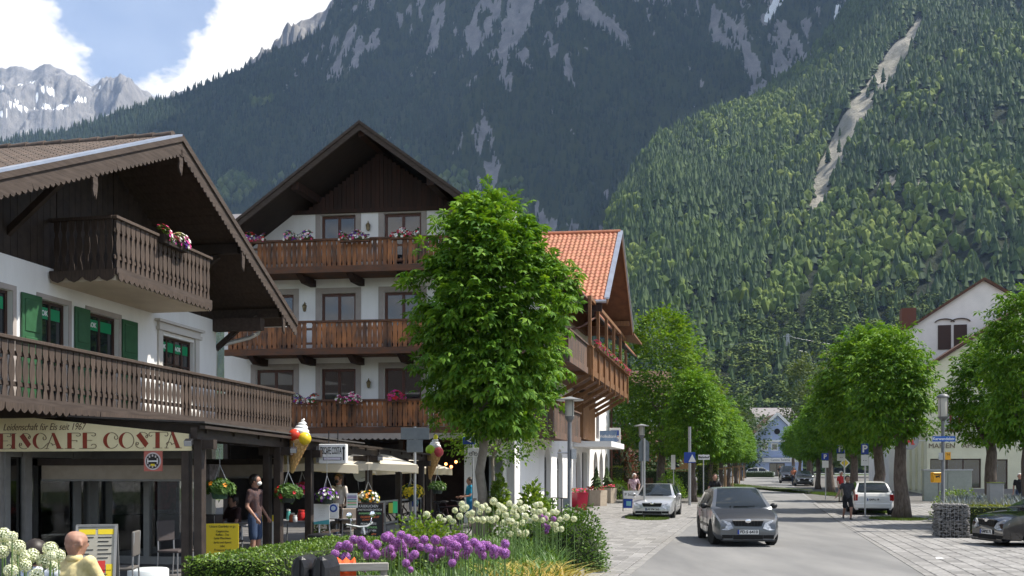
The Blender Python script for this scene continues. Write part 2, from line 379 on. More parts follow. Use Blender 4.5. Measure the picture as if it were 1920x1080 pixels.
def rock_mat(name, soil, soil2, rock, rock2, snow=False):
    m = bpy.data.materials.new(name); m.use_nodes = True; nt = m.node_tree; N = nt.nodes; L = nt.links; b = N['Principled BSDF']; b.inputs['Roughness'].default_value = .95; b.inputs['Specular IOR Level'].default_value = .15
    tc = N.new('ShaderNodeTexCoord')
    def nz(sc_, st, det=8, rough=.62):
        mp = N.new('ShaderNodeMapping'); mp.inputs['Scale'].default_value = st; L.new(tc.outputs['Object'], mp.inputs[0])
        n = N.new('ShaderNodeTexNoise'); n.inputs['Scale'].default_value = sc_; n.inputs['Detail'].default_value = det; n.inputs['Roughness'].default_value = rough; L.new(mp.outputs[0], n.inputs['Vector']); return n.outputs['Fac']
    def mix(f, a, c, lo=.35, hi=.65):
        mr = N.new('ShaderNodeMapRange'); mr.inputs[1].default_value = lo; mr.inputs[2].default_value = hi; L.new(f, mr.inputs[0])
        x = N.new('ShaderNodeMix'); x.data_type = 'RGBA'; L.new(mr.outputs[0], x.inputs[0])
        for s_, i in ((a, 6), (c, 7)):
            if isinstance(s_, tuple): x.inputs[i].default_value = (*s_, 1)
            else: L.new(s_, x.inputs[i])
        return x.outputs[2]
    so = mix(nz(.02, (1, 1, .5)), soil, soil2); ro = mix(nz(.03, (1, 1, .35)), rock, rock2, .3, .7)
    at = N.new('ShaderNodeAttribute'); at.attribute_name = 'rock'
    ad = N.new('ShaderNodeMath'); ad.operation = 'MULTIPLY_ADD'; L.new(nz(.06, (1, 1, .45), 9, .7), ad.inputs[0]); ad.inputs[1].default_value = 1.5; ad.inputs[2].default_value = -.75
    ad2 = N.new('ShaderNodeMath'); ad2.operation = 'ADD'; L.new(ad.outputs[0], ad2.inputs[0]); L.new(at.outputs['Fac'], ad2.inputs[1]); c = mix(ad2.outputs[0], so, ro, .38, .58)
    if snow:
        a2 = N.new('ShaderNodeAttribute'); a2.attribute_name = 'snow'; c = mix(a2.outputs['Fac'], c, (.85, .87, .9), .45, .6)
    L.new(c, b.inputs['Base Color'])
    bp = N.new('ShaderNodeBump'); bp.inputs['Strength'].default_value = .9; bp.inputs['Distance'].default_value = 14; L.new(nz(.022, (1, 1, .6), 10, .7), bp.inputs['Height']); L.new(bp.outputs[0], b.inputs['Normal'])
    return m
# --- right forested slope
crA = crest([(700, 840, 700), (900, 800, 800), (1040, 720, 900), (1100, 620, 1000), (1130, 470, 1100), (1142, 400, 1160), (1175, 345, 1200), (1230, 268, 1260), (1300, 235, 1320), (1420, 188, 1420), (1500, 128, 1480), (1560, 60, 1540), (1600, 0, 1580), (1700, -110, 1650), (1820, -190, 1680), (2150, -300, 1700)])
UA, TA, XA, YA, ZA, VA, FA = mountain(880, 2060, 380, crA, lambda U: 430 + 0 * U, 260, 46, 190, 3, 2.0, lambda t: t ** 1.32, gul=.7)
ua, va = proj(XA, YA, ZA)
wob = (fbm(XA / 60, ZA / 60, 41, 4) - .5)
chute = polydist(ua + wob * 26, va, [(1722, 40), (1690, 92), (1640, 175), (1590, 245), (1562, 310), (1538, 370), (1514, 412)], [5, 18, 19, 19, 21, 16, 7])
rockA = 1 - sstep(.75, 1.25, chute)
cl = fbm(XA / 70, ZA / 70 + YA / 200, 60, 5); rockA = np.maximum(rockA, sstep(.80, .83, cl) * .8 * (ua > 1300))
m_mtA = rock_mat('forest floor and scree', (.014, .020, .009), (.022, .030, .012), (.36, .335, .29), (.22, .21, .165))
oA = np_mesh('forested_slope', VA, FA, m_mtA, smooth=True, attr={'rock': rockA.ravel()}); tag(oA, kind='structure')
# --- central shaded mountain
crB = crest([(-260, 300, 2500), (0, 263, 2600), (100, 243, 2650), (200, 224, 2650), (300, 196, 2650), (350, 183, 2700), (420, 150, 2700), (500, 112, 2700), (560, 84, 2720), (605, 52, 2750), (622, 12, 2800), (640, -30, 2850), (760, -130, 2900), (1000, -220, 3000), (1400, -240, 3000), (1800, -260, 3000)])
UB, TB, XB, YB_, ZB, VB, FB = mountain(-200, 1720, 460, crB, lambda U: 1180 + 0 * U, 210, 150, 420, 9, 8.0, lambda t: .15 * t + .85 * t ** 1.5, gul=1.15)
ub, vb = proj(XB, YB_, ZB)
rk = fbm(XB / 60 + 1.6 * fbm(XB / 90, ZB / 90, 5, 3), ZB / 190 + 4, 21, 6); rk2 = fbm(XB / 15 + 3 * rk, ZB / 55, 77, 4)
hgt = np.interp(vb, [-250, 0, 90, 180, 260, 330, 400, 520, 700], [.11, .065, .015, -.05, -.08, -.05, .005, -.01, -.1]) + np.where(ub < 600, -.10, 0) * (vb > 60) + np.where((ub > 560) & (ub < 1200) & (vb < 110), .03, 0) + np.where((ub > 830) & (ub < 1230) & (vb > 330), .05, 0)
for pts, ws in (([(985, -10), (960, 60), (948, 110)], [22, 20, 6]), ([(820, 20), (810, 80), (800, 110)], [9, 16, 5]), ([(1100, 20), (1150, 60), (1172, 90)], [12, 12, 5]), ([(1360, 25), (1400, 80), (1412, 130), (1420, 178)], [7, 11, 12, 16]), ([(1460, 60), (1475, 120), (1460, 150)], [20, 34, 26]), ([(910, 195), (925, 260), (935, 305)], [2, 4, 2]), ([(1450, 0), (1430, 40)], [14, 10]), ([(1580, -10), (1568, 30)], [10, 6])):
    d = polydist(ub + (rk - .5) * 40, vb + (rk2 - .5) * 30, pts, ws); hgt = hgt + .22 * (1 - sstep(.5, 1.5, d))
rockB = sstep(.585, .67, rk * .5 + rk2 * .5 + hgt)
snowB = np.maximum(1 - sstep(.6, 1.1, polydist(ub, vb, [(1462, -4), (1436, 38)], [11, 6])), 1 - sstep(.6, 1.1, polydist(ub, vb, [(1572, 14), (1566, 36)], [6, 5])))
rockB = np.maximum(rockB, snowB)
m_mtB = rock_mat('mountain forest and limestone', (.028, .042, .018), (.045, .06, .022), (.31, .295, .295), (.15, .147, .15), snow=True)
oB = np_mesh('mountain', VB, FB, m_mtB, smooth=True, attr={'rock': rockB.ravel(), 'snow': snowB.ravel()}); tag(oB, kind='structure')
# --- far rocky ridge and the pale peak behind the shoulder
def jag(u, v, a, seed): return v + (fbm(u / 26, u * 0 + seed, seed, 5) - .5) * a
pC = [(-150, 150, 5200), (0, 128, 5200), (50, 134, 5200), (62, 138, 5200), (84, 124, 5200), (110, 132, 5200), (130, 145, 5200), (150, 152, 5200), (172, 166, 5200), (200, 150, 5200), (226, 142, 5200), (250, 158, 5200), (275, 172, 5200), (302, 192, 5200), (325, 176, 5200), (345, 168, 5200), (356, 190, 5200), (420, 260, 5200), (520, 330, 5200)]
c0 = crest(pC); crC = lambda u: (jag(u, c0(u)[0], 10, 31), c0(u)[1])
UC, TC, XC, YC, ZC, VC, FC = mountain(-160, 500, 330, crC, lambda U: 3600 + 0 * U, 80, 210, 260, 15, 500.0, lambda t: t ** .9, gul=1.6)
uc, vc = proj(XC, YC, ZC)
sn = fbm(XC / 75 + ZC / 200, ZC / 60, 91, 5); snowC = sstep(.685, .72, sn + .03 * np.sin(ZC / 90)); snowC *= (vc > 150)
m_mtC = rock_mat('far limestone', (.30, .30, .31), (.33, .33, .34), (.25, .24, .23), (.12, .118, .118), snow=True)
oC = np_mesh('mountain_far', VC, FC, m_mtC, smooth=True, attr={'rock': np.ones(VC.shape[0]), 'snow': snowC.ravel()}); tag(oC, kind='structure')
pD = [(440, 170, 3600), (500, 106, 3600), (518, 82, 3600), (540, 52, 3600), (560, 42, 3600), (585, 30, 3600), (600, 22, 3600), (612, 20, 3600), (626, 6, 3600), (650, -30, 3600), (720, -80, 3600)]
c1 = crest(pD); crD = lambda u: (jag(u, c1(u)[0], 12, 57), c1(u)[1])
UD, TD, XD, YD, ZD, VD, FD = mountain(445, 720, 200, crD, lambda U: 3050 + 0 * U, 70, 170, 170, 25, 900.0, lambda t: t ** .9, gul=1.5)
oD = np_mesh('rocky_peak', VD, FD, m_mtC, smooth=True, attr={'rock': np.ones(VD.shape[0]), 'snow': np.zeros(VD.shape[0])}); tag(oD, kind='structure')

# ---------------------------------------------------------------- forests (one mass each)
def cone_tree(layers, sides, seed, jag=.25, h=1.0, w=.17):
    r = np.random.RandomState(seed); V = []; F = []
    for i in range(layers):
        z0 = .06 + (h - .1) * i / layers * .92; z1 = min(h, z0 + (h / layers) * (1.9 if i < layers - 1 else 1.6)); rad = w * (1 - .86 * i / layers) * (1 + .15 * r.randn())
        o = len(V); V.append((0, 0, z1))
        for j in range(sides * 2):
            a = math.pi * j / sides + r.rand() * .3; q = rad * (1 + jag * r.randn() * .5) * (1 if j % 2 == 0 else .74)
            V.append((q * math.cos(a), q * math.sin(a), z0 - (.02 if j % 2 == 0 else -.03) + .02 * r.randn()))
        for j in range(sides * 2): F.append((o, o + 1 + j, o + 1 + (j + 1) % (sides * 2)))
    return np.array(V), np.array(F)
def blob_tree(seed, sub=2, w=.34):
    bm = bmesh.new(); bmesh.ops.create_icosphere(bm, subdivisions=sub, radius=1); r = np.random.RandomState(seed)
    V = np.array([v.co[:] for v in bm.verts]); F = np.array([[v.index for v in f.verts] for f in bm.faces]); bm.free()
    n = 1 + .22 * r.randn(len(V)); V = V * n[:, None] * np.array([w, w, .46]); V[:, 2] += .55
    return V, F
def leafy_tree(seed, n=46, w=.34, s=.135):
    r = np.random.RandomState(seed); V = []; F = []
    for i in range(n):
        d = r.randn(3); d /= np.linalg.norm(d); q = r.uniform(.6, 1.05) * (1 + .25 * math.sin(5 * d[0] + seed) * math.cos(4 * d[2] + seed)); c = d * q * np.array([w, w, .46]) + np.array([0, 0, .54])
        nrm = d + np.array([0, 0, .5]) + r.randn(3) * .45; nrm /= np.linalg.norm(nrm); a = np.cross(nrm, r.randn(3)); a /= np.linalg.norm(a); b = np.cross(nrm, a); o = len(V); z = s * r.uniform(.7, 1.4)
        V += [tuple(c + a * z), tuple(c + b * z * .8 - nrm * z * .3), tuple(c - a * z), tuple(c - b * z * .8 - nrm * z * .3)]; F += [(o, o + 1, o + 2), (o, o + 2, o + 3)]
    return np.array(V), np.array(F)
def lump_tree(seed, w=.33):
    r = np.random.RandomState(seed); Vs = []; Fs = []; o = 0
    for k in range(2):
        bm = bmesh.new(); bmesh.ops.create_icosphere(bm, subdivisions=2 if k == 0 else 1, radius=1); V = np.array([v.co[:] for v in bm.verts]); F = np.array([[v.index for v in f.verts] for f in bm.faces]); bm.free()
        if k == 0: V, F = V[:42], F[:0]; bm = bmesh.new(); bmesh.ops.create_icosphere(bm, subdivisions=1, radius=1); F = np.array([[v.index for v in f.verts] for f in bm.faces]); V = np.array([v.co[:] for v in bm.verts]); bm.free()
        V = V * (1 + .30 * r.randn(len(V)))[:, None] * np.array([w, w, .44]) * (1 if k == 0 else .68); V[:, 2] += .5 if k == 0 else .66
        if k: V[:, 0] += w * .45; V[:, 1] -= w * .3
        Vs.append(V); Fs.append(F + o); o += len(V)
    return np.concatenate(Vs), np.concatenate(Fs)
def forest(name, pts, hs, protos, pick, mats, label):
    rs = np.random.RandomState(5); Vs = []; Fs = []; off = 0
    for k, (pv, pf) in enumerate(protos):
        idx = np.where(pick == k)[0]
        if not len(idx): continue
        a = rs.rand(len(idx)) * 6.283; ws = hs[idx] * rs.uniform(.85, 1.2, len(idx)); c, s_ = np.cos(a), np.sin(a)
        x = (pv[None, :, 0] * c[:, None] - pv[None, :, 1] * s_[:, None]) * ws[:, None] + pts[idx, 0:1]
        y = (pv[None, :, 0] * s_[:, None] + pv[None, :, 1] * c[:, None]) * ws[:, None] + pts[idx, 1:2]
        z = pv[None, :, 2] * hs[idx][:, None] + pts[idx, 2:3]
        Vs.append(np.stack([x, y, z], -1).reshape(-1, 3)); Fs.append((pf[None] + (np.arange(len(idx)) * len(pv))[:, None, None] + off).reshape(-1, 3)); off += len(idx) * len(pv)
        Fs[-1] = np.concatenate([Fs[-1], np.full((len(Fs[-1]), 1), 0 if k < mats[1] else 1)], 1)
    V = np.concatenate(Vs); F = np.concatenate(Fs)
    o = np_mesh(name, V, F[:, :3], mats[0], smooth=False, midx=F[:, 3]); tag(o, label, 'forest', kind='stuff'); return o
m_con = M('conifer needles', (.030, .056, .019), (.052, .088, .026), rough=.8, scale=.012, isl=.38, spec=.2)
m_dec = M('broadleaf wood', (.064, .104, .018), (.104, .142, .024), rough=.85, scale=.02, isl=.35, spec=.2)
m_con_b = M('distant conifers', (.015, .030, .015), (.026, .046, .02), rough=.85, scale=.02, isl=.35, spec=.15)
def pick_pts(U, T, X, Y, Z, rock, n, dens, seed, vmax=None):
    rs = np.random.RandomState(seed); nu, nt_ = U.shape
    i = rs.randint(0, nu - 1, n * 6); j = rs.randint(0, nt_ - 1, n * 6)
    w = (Y[i, j] ** 1.0) ; a = rs.rand(n * 6)
    u, v = proj(X[i, j], Y[i, j], Z[i, j]); ok = (u > -40) & (u < 1960) & (v > -40) & ((rock[i, j] < .45) | (rs.rand(n * 6) < .02)) & (T[i, j] < 1.03) & (a < dens(i, j))
    idx = np.where(ok)[0][:n]; i = i[idx]; j = j[idx]; fu = rs.rand(len(idx)); fv = rs.rand(len(idx))
    P = lambda A: A[i, j] * (1 - fu) * (1 - fv) + A[i + 1, j] * fu * (1 - fv) + A[i, j + 1] * (1 - fu) * fv + A[i + 1, j + 1] * fu * fv
    return np.stack([P(X), P(Y), P(Z)], -1)
# screen-independent: constant number of trees per square metre of slope
areaA = (YA ** 2); areaA = areaA / areaA.max()
PA = pick_pts(UA, TA, XA, YA, ZA, rockA, 14000, lambda i, j: np.clip(areaA[i, j] * 1.4, .12, 1), 2)
rsA = np.random.RandomState(8); hA = rsA.uniform(12, 23, len(PA)) * np.interp(PA[:, 1], [430, 600, 1000, 1600], [.72, .85, 1, .95])
dn = fbm(PA[:, 0] / 90, PA[:, 2] / 60, 12, 4); low = np.interp(PA[:, 2], [0, 60, 200, 330, 700], [.14, .10, .06, .0, -.07])
bright = np.exp(-(((960 + PA[:, 0] / PA[:, 1] * FPX) - 1450) / 330) ** 2) * .09
dec = (dn + low + bright + rsA.randn(len(PA)) * .085) > .70
pk = np.where(dec, 4 + rsA.randint(0, 2, len(PA)), rsA.randint(0, 4, len(PA))); pk = np.where(dec & (PA[:, 1] < 720), pk + 2, pk); hA = np.where(dec, hA * .82, hA)
protosA = [cone_tree(4, 5, 1, w=.26), cone_tree(5, 5, 2, w=.23), cone_tree(4, 5, 3, w=.30), cone_tree(4, 4, 4, w=.22), lump_tree(5, w=.24), lump_tree(6, w=.20), leafy_tree(7, n=130, s=.085), leafy_tree(8, n=130, w=.28, s=.08)]
forest('hillside_forest', PA, hA, protosA, pk, ([m_con, m_dec], 4), 'mixed conifer and broadleaf forest covering the sunlit mountainside')
areaB = YB_ ** 2; areaB = areaB / areaB.max()
PB = pick_pts(UB, TB, XB, YB_, ZB, rockB, 26000, lambda i, j: np.clip(areaB[i, j] * 1.3, .15, 1) * (vb[i, j] < 560), 3)
rsB = np.random.RandomState(9); hB = rsB.uniform(12, 25, len(PB)); dnb = fbm(PB[:, 0] / 160, PB[:, 2] / 120, 13, 4); decB = (dnb + np.interp(PB[:, 2], [0, 350, 600, 900], [.12, .05, -.03, -.3]) + rsB.randn(len(PB)) * .04) > .6
pkB = np.where(decB, 3, rsB.randint(0, 3, len(PB)))
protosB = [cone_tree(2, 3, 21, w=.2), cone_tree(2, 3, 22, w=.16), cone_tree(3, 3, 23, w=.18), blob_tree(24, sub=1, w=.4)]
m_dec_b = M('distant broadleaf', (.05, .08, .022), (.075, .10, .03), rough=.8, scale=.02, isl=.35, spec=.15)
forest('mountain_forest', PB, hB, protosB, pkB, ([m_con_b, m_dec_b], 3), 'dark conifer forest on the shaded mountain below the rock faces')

# ---------------------------------------------------------------- cumulus added out of view to shade the big mountain, and the air
def shade_cloud():
    mb = MB(); r = random.Random(4)
    for k in range(46):
        a = r.uniform(0, 6.28); q = math.sqrt(r.random()); x = 1520 * q * math.cos(a); y = 900 * q * math.sin(a); s = r.uniform(170, 330) * (1.15 - .5 * q)
        mb.ell((x, y, s * .25 + r.uniform(0, 60)), (s * 1.3, s * 1.2, s * .7), 14, 8, jit=.06)
    o = mb.build('shade_cloud', M('cloud vapour', (.9, .9, .9), rough=1), smooth='all', loc=CLOUD_POS)
    tag(o, 'broad cumulus added out of view to shade the big mountain', 'shade_cloud', kind='stuff')
CLOUD_POS = (1270, 2460, 2350)
shade_cloud()
def haze():
    mb = MB(); mb.box(-6500, 6500, -400, 6600, -1.5, 2180)
    m = bpy.data.materials.new('air'); m.use_nodes = True; N = m.node_tree.nodes; L = m.node_tree.links; N.remove(N['Principled BSDF'])
    v = N.new('ShaderNodeVolumePrincipled'); v.inputs['Color'].default_value = (.44, .62, .98, 1); v.inputs['Density'].default_value = HAZE_D; v.inputs['Anisotropy'].default_value = .1
    L.new(v.outputs[0], N['Material Output'].inputs['Volume'])
    o = mb.build('haze', m); tag(o, 'thin blue summer haze filling the valley', 'haze', kind='stuff')
HAZE_D = 5.2e-5
haze()
# ================================================================ chalet with the ice cafe on its ground floor
m_plaster = M('white plaster', (.85, .84, .82), (.74, .73, .705), rough=.9, scale=1.6, stretch=(1, 1, .22), detail=9, lo=.42, hi=.75, bump=.06, bscale=50)
m_cream = M('cream soffit plaster', (.66, .58, .46), (.60, .52, .41), rough=.9, scale=2)
m_wgrey = M('weathered brown board', (.080, .056, .043), (.045, .032, .025), rough=.8, scale=7, stretch=(6, 6, .6), bump=.15, rv=.22)
m_wdark = M('dark stained timber', (.024, .016, .012), (.038, .026, .019), rough=.75, scale=5, stretch=(1, 1, 1), bump=.1, rv=.15)
m_wbeam = M('brown beam', (.038, .025, .019), (.062, .043, .033), rough=.8, scale=5, stretch=(3, 3, 3), bump=.15)
m_barge = M('grey weathered bargeboard', (.042, .030, .024), (.070, .052, .043), rough=.85, scale=4, stretch=(.5, 6, 6), bump=.15)
m_soffit = M('soffit boarding', (.038, .025, .017), (.060, .040, .028), rough=.85, scale=3, stretch=(1, 6, 6))
m_tile = M('grey brown roof tile', (.095, .070, .058), (.058, .045, .038), rough=.85, scale=9, rv=.2)
m_zinc = M('zinc sheet', (.45, .48, .53), (.38, .40, .45), rough=.35, metal=.8, scale=3)
m_green = M('green shutter paint', (.022, .09, .035), (.03, .11, .045), rough=.5, scale=6)
m_wframe = M('dark window frame', (.045, .022, .016), (.06, .03, .02), rough=.5)
m_glass = glass_mat('window glass')
m_curt = M('net curtain', (.62, .62, .60), (.5, .5, .49), rough=.95, scale=3, stretch=(12, 12, .3))
m_surr = M('grey window surround', (.40, .355, .325), (.35, .31, .285), rough=.85, scale=3)
m_whitep = M('white paint', (.78, .78, .77), rough=.5)
m_aokgreen = M('green film', (.0, .24, .09), rough=.4)

def grid_wall(mb, x0, x1, z0, z1, y0, th, holes, m=0):
    """upright wall in local xz with rectangular openings, outer face at y0, thickness th inward (+y)"""
    xs = sorted(set([x0, x1] + [h[0] for h in holes] + [h[1] for h in holes])); zs = sorted(set([z0, z1] + [h[2] for h in holes] + [h[3] for h in holes]))
    xs = [x for x in xs if x0 <= x <= x1]; zs = [z for z in zs if z0 <= z <= z1]
    solid = lambda i, j: 0 <= i < len(xs) - 1 and 0 <= j < len(zs) - 1 and not any(h[0] <= (xs[i] + xs[i + 1]) / 2 <= h[1] and h[2] <= (zs[j] + zs[j + 1]) / 2 <= h[3] for h in holes)
    for i in range(len(xs) - 1):
        for j in range(len(zs) - 1):
            if not solid(i, j): continue
            a, b, c, d = xs[i], xs[i + 1], zs[j], zs[j + 1]; y1 = y0 + th
            mb.quad((a, y0, c), (b, y0, c), (b, y0, d), (a, y0, d), m)
            if not solid(i - 1, j): mb.quad((a, y1, c), (a, y0, c), (a, y0, d), (a, y1, d), m)
            if not solid(i + 1, j): mb.quad((b, y0, c), (b, y1, c), (b, y1, d), (b, y0, d), m)
            if not solid(i, j - 1): mb.quad((a, y1, c), (b, y1, c), (b, y0, c), (a, y0, c), m)
            if not solid(i, j + 1): mb.quad((a, y0, d), (b, y0, d), (b, y1, d), (a, y1, d), m)
    return mb
def window(parent, x0, x1, z0, z1, y, fr=None, gl=None, mull=1, trans=(), fw=.06, depth=.05, xf=None, curtain=None, name='window'):
    """a casement in an opening: frame with sub-part panes"""
    fr = fr or m_wframe; gl = gl or m_glass
    f = MB(); f.box(x0, x0 + fw, y, y + depth, z0, z1); f.box(x1 - fw, x1, y, y + depth, z0, z1); f.box(x0 + fw, x1 - fw, y, y + depth, z0, z0 + fw); f.box(x0 + fw, x1 - fw, y, y + depth, z1 - fw, z1)
    n = mull + 1; w = (x1 - x0 - 2 * fw) / n
    for i in range(1, n): f.box(x0 + fw + w * i - fw * .55, x0 + fw + w * i + fw * .55, y + .003, y + depth - .002, z0 + fw, z1 - fw)
    for t in trans: zc = z0 + (z1 - z0) * t; f.box(x0 + fw, x1 - fw, y + .006, y + depth - .004, zc - .018, zc + .018)
    o = f.build(name, fr, parent, xf=xf)
    for i in range(n):
        a = x0 + fw + w * i; p = MB(); p.box(a + .004, a + w - .004, y + depth * .55, y + depth * .7, z0 + fw, z1 - fw); p.build('pane', gl, o, xf=xf)
    if curtain:
        c = MB(); a, b, g = curtain; k = 14
        for i in range(k):
            xa = x0 + (x1 - x0) * (a + (b - a) * i / k); xb = x0 + (x1 - x0) * (a + (b - a) * (i + 1) / k); ya = y + depth + .03 + .02 * (i % 2); yb = y + depth + .03 + .02 * ((i + 1) % 2)
            c.quad((xa, ya, z0 + .02), (xb, yb, z0 + .02), (xb, yb, z1 - .02), (xa, ya, z1 - .02))
        c.build('curtain', g, o, xf=xf)
    return o
def board_outline(h, p, bulges, slit=.010, n=26):
    r = []
    for i in range(n + 1):
        z = h * i / n; g = slit
        for (zc, hw, d) in bulges:
            t = abs(z - zc * h) / hw
            if t < 1: g = max(g, d * (1 - t * t) ** .6)
        r.append((p / 2 - g, z))
    return [(x, z) for x, z in r] + [(-x, z) for x, z in reversed(r)]
def scallop(mb, p, q, h, period, th, drop=.6, up=(0, 0, 1), m=0):
    """toothed valance hanging below the line p-q"""
    p = Vector(p); q = Vector(q); L_ = (q - p).length; d = (q - p) / L_; up = Vector(up); n = max(1, int(L_ / period)); pe = L_ / n; pts = [(0, 0), (L_, 0)]
    for i in range(n - 1, -1, -1):
        for t in (.95, .8, .5, .2, .05): pts.append((pe * (i + t), -h * (1 - drop) - h * drop * (math.sin(math.pi * t) ** .7)))
    mb.prism(pts, p, d, up, d.cross(up).normalized() * th, m)

PHI = math.atan2(.981, .193)
chal = empty('chalet', (-5.86, 25.4, 0), PHI)
tag(chal, 'white chalet with grey carved balconies and green shutters over the ice cafe', 'house')
S0, S1, WY = -16.0, -1.55, 1.4
chwin = [(-10.0, -8.85), (-8.12, -7.32), (-6.69, -5.68), (-4.03, -2.63)]
wb = MB(); holes = [(a, b, 3.02 if i < 3 else 3.95, 5.12 if i < 3 else 5.03) for i, (a, b) in enumerate(chwin)]
grid_wall(wb, S0, S1, 2.7, 5.74, WY, .3, holes)
wb.quad((S1, WY, 2.7), (S1, 10, 2.7), (S1, 10, 7.2), (S1, WY, 5.74))
wb.build('wall', m_plaster, chal)
g2 = MB(); g2.box(S1 - .2, S1 - .004, WY + .004, 10, 0, 2.7); g2.build('wall', m_plaster, chal)
for i, (a, b) in enumerate(chwin):
    w = window(chal, a, b, holes[i][2], holes[i][3], WY + .10, mull=(3 if i == 3 else 1), trans=(.42,), fw=.055)
    n = 4 if i == 3 else 2
    for k in range(n):
        ww = (b - a - .11) / n; x0 = a + .055 + ww * k; s = MB(); s.box(x0 + .04, x0 + ww - .04, WY + .112, WY + .118, holes[i][3] - .34, holes[i][3] - .12); st = s.build('window_film', m_aokgreen, w)
        if (k % 2 == 0): text('lettering', 'AOK', .14, m_whitep, w, (x0 + ww / 2, WY + .108, holes[i][3] - .235), (R(90), 0, 0), sx=.85, offset=.004)
for (a, b) in ((-8.65, -8.12), (-7.15, -6.69), (-5.59, -5.04)):
    s = MB(); s.box(a, b, WY - .05, WY - .008, 3.05, 5.14)
    for z0, z1 in ((3.15, 3.75), (3.85, 4.35), (4.45, 5.04)): s.box(a + .07, b - .07, WY - .064, WY - .05, z0, z1)
    s.build('shutter', m_green, chal, bevel=.006)
sr = MB(); a, b = chwin[3]
for (x0, x1, z0, z1, d) in ((a - .19, a - .02, 3.9, 5.12, .05), (b + .02, b + .19, 3.9, 5.12, .05), (a - .24, b + .24, 5.12, 5.2, .10), (a - .2, b + .2, 5.2, 5.3, .07), (a - .3, b + .3, 5.3, 5.36, .14)): sr.box(x0, x1, WY - d, WY - .003, z0, z1)
sr.build('window_surround', M('stucco surround', (.58, .55, .51), rough=.85), chal)
for (a, b) in chwin[:3]:
    s = MB(); s.box(a - .1, a - .003, WY - .012, WY - .002, 3.02, 5.22); s.box(b + .003, b + .1, WY - .012, WY - .002, 3.02, 5.22); s.box(a - .003, b + .003, WY - .012, WY - .002, 5.123, 5.22); s.build('window_surround', m_surr, chal)
# --- balconies
P_B = .158
bd = MB(); bd.prism(board_outline(.94, P_B, ((.24, .11, .050), (.24, .24, .026), (.73, .08, .044), (.70, .20, .024)), slit=.013), (0, 0, 0), (1, 0, 0), (0, 0, 1), (0, .014, 0))
bo = bd.build('baluster_board', m_wgrey); bd_me = bo.data; bpy.data.objects.remove(bo)
def balcony(s0, s1, y, floor, name, top=4.03, side=None, ybk=WY):
    root = empty(name, (0, 0, 0), 0, chal)
    n = int((s1 - s0) / P_B)
    for i in range(n): mesh_obj('baluster_board', bd_me, root, (s0 + P_B * (i + .5), y, top - .06 - .94))
    r = MB(); r.box(s0 - .04, s1 + .04, y - .045, y + .065, top - .06, top); r.box(s0, s1, y + .024, y + .06, top - .30, top - .22); r.box(s0, s1, y + .024, y + .06, floor + .18, floor + .26); r.build('rail', m_wgrey, root, bevel=.008)
    k = s0 + .4
    while k < s1:
        p = MB(); p.box(k - .045, k + .045, y + .062, y + .15, floor, top - .06); p.build('post', m_wdark, root); k += 1.9
    d = MB(); d.box(s0, s1, y + .0, ybk - .003, floor - .1, floor); d.build('floor', m_wbeam, root)
    b2 = MB(); b2.box(s0 - .02, s1 + .02, y - .035, y - .002, floor - .12, floor + .02); b2.build('edge_beam', m_barge, root)
    t = s0
    while t < s1 - .1:
        e = min(t + 2.4, s1); v = MB(); scallop(v, (t, y - .03, floor - .09), (e - .01, y - .03, floor - .09), .15, .16, .022); v.build('valance', m_wgrey, root); t = e
    if side is not None:
        m_ = int((ybk - y) / P_B)
        for i in range(m_): mesh_obj('baluster_board', bd_me, root, (side, y + .05 + P_B * (i + .5), top - .06 - .94), (0, 0, R(90)))
        r = MB(); r.box(side - .05, side + .05, y + .07, ybk - .003, top - .06, top - .002); r.build('rail', m_wgrey, root)
        v = MB(); scallop(v, (side - .02, ybk - .02, floor - .02), (side - .02, y, floor - .02), .22, .3, .022); v.build('valance', m_wgrey, root)
    return root
bl = balcony(-13.2, 0, 0, 3.06, 'balcony', 4.03)
r = MB(); r.box(.0, .06, .07, 3.5, 3.0, 4.02); r.build('end_panel', m_wgrey, bl)
bu = balcony(-7.86, -4.38, 0, 5.68, 'balcony', 6.66, side=-7.86)
s = MB(); s.box(-7.84, -4.4, .02, WY - .005, 5.46, 5.575); s.build('soffit', m_cream, bu)
# joists under lower balcony
for k in range(9):
    j = MB(); j.box(-12.6 + k * 1.5, -12.46 + k * 1.5, .06, WY - .004, 2.80, 2.955); j.build('joist', m_wdark, bl)
# --- upper timber gable and roof
RS, RZ, SL, SR_ = -6.1, 8.70, .455, .515
def roof_z(s): return RZ - (SL * (RS - s) if s < RS else SR_ * (s - RS))
tw = MB()
pts = [(-11.9, 5.745), (-1.56, 5.745), (-1.56, roof_z(-1.56) - .3), (RS, RZ - .3), (-11.9, 5.75)]
x = -14.8
gb = empty('gable_wall', (0, 0, 0), 0, chal)
while x < -1.7:
    z1 = roof_z(x + .09) - .32
    if z1 > 5.8:
        t = MB(); t.box(x, x + .172, WY + .03 + .012 * (int(x * 10) % 2), WY + .09, 5.75, z1); t.build('board', m_wdark, gb)
    x += .18
bk = MB(); bk.prism([(p[0], p[1]) for p in pts], (0, WY + .1, 0), (1, 0, 0), (0, 0, 1), (0, .1, 0)); bk.build('backing', m_wdark, gb)
roof = empty('roof', (0, 0, 0), 0, chal)
YF, YR = -.28, 10.0
def slab(s_a, s_b, off0, off1, y0, y1):
    za, zb = roof_z(s_a), roof_z(s_b)
    m = MB(); m.add([(s_a, y0, za + off0), (s_b, y0, zb + off0), (s_b, y1, zb + off0), (s_a, y1, za + off0), (s_a, y0, za + off1), (s_b, y0, zb + off1), (s_b, y1, zb + off1), (s_a, y1, za + off1)],
        [(0, 3, 2, 1), (4, 5, 6, 7), (0, 1, 5, 4), (1, 2, 6, 5), (2, 3, 7, 6), (3, 0, 4, 7)]); return m
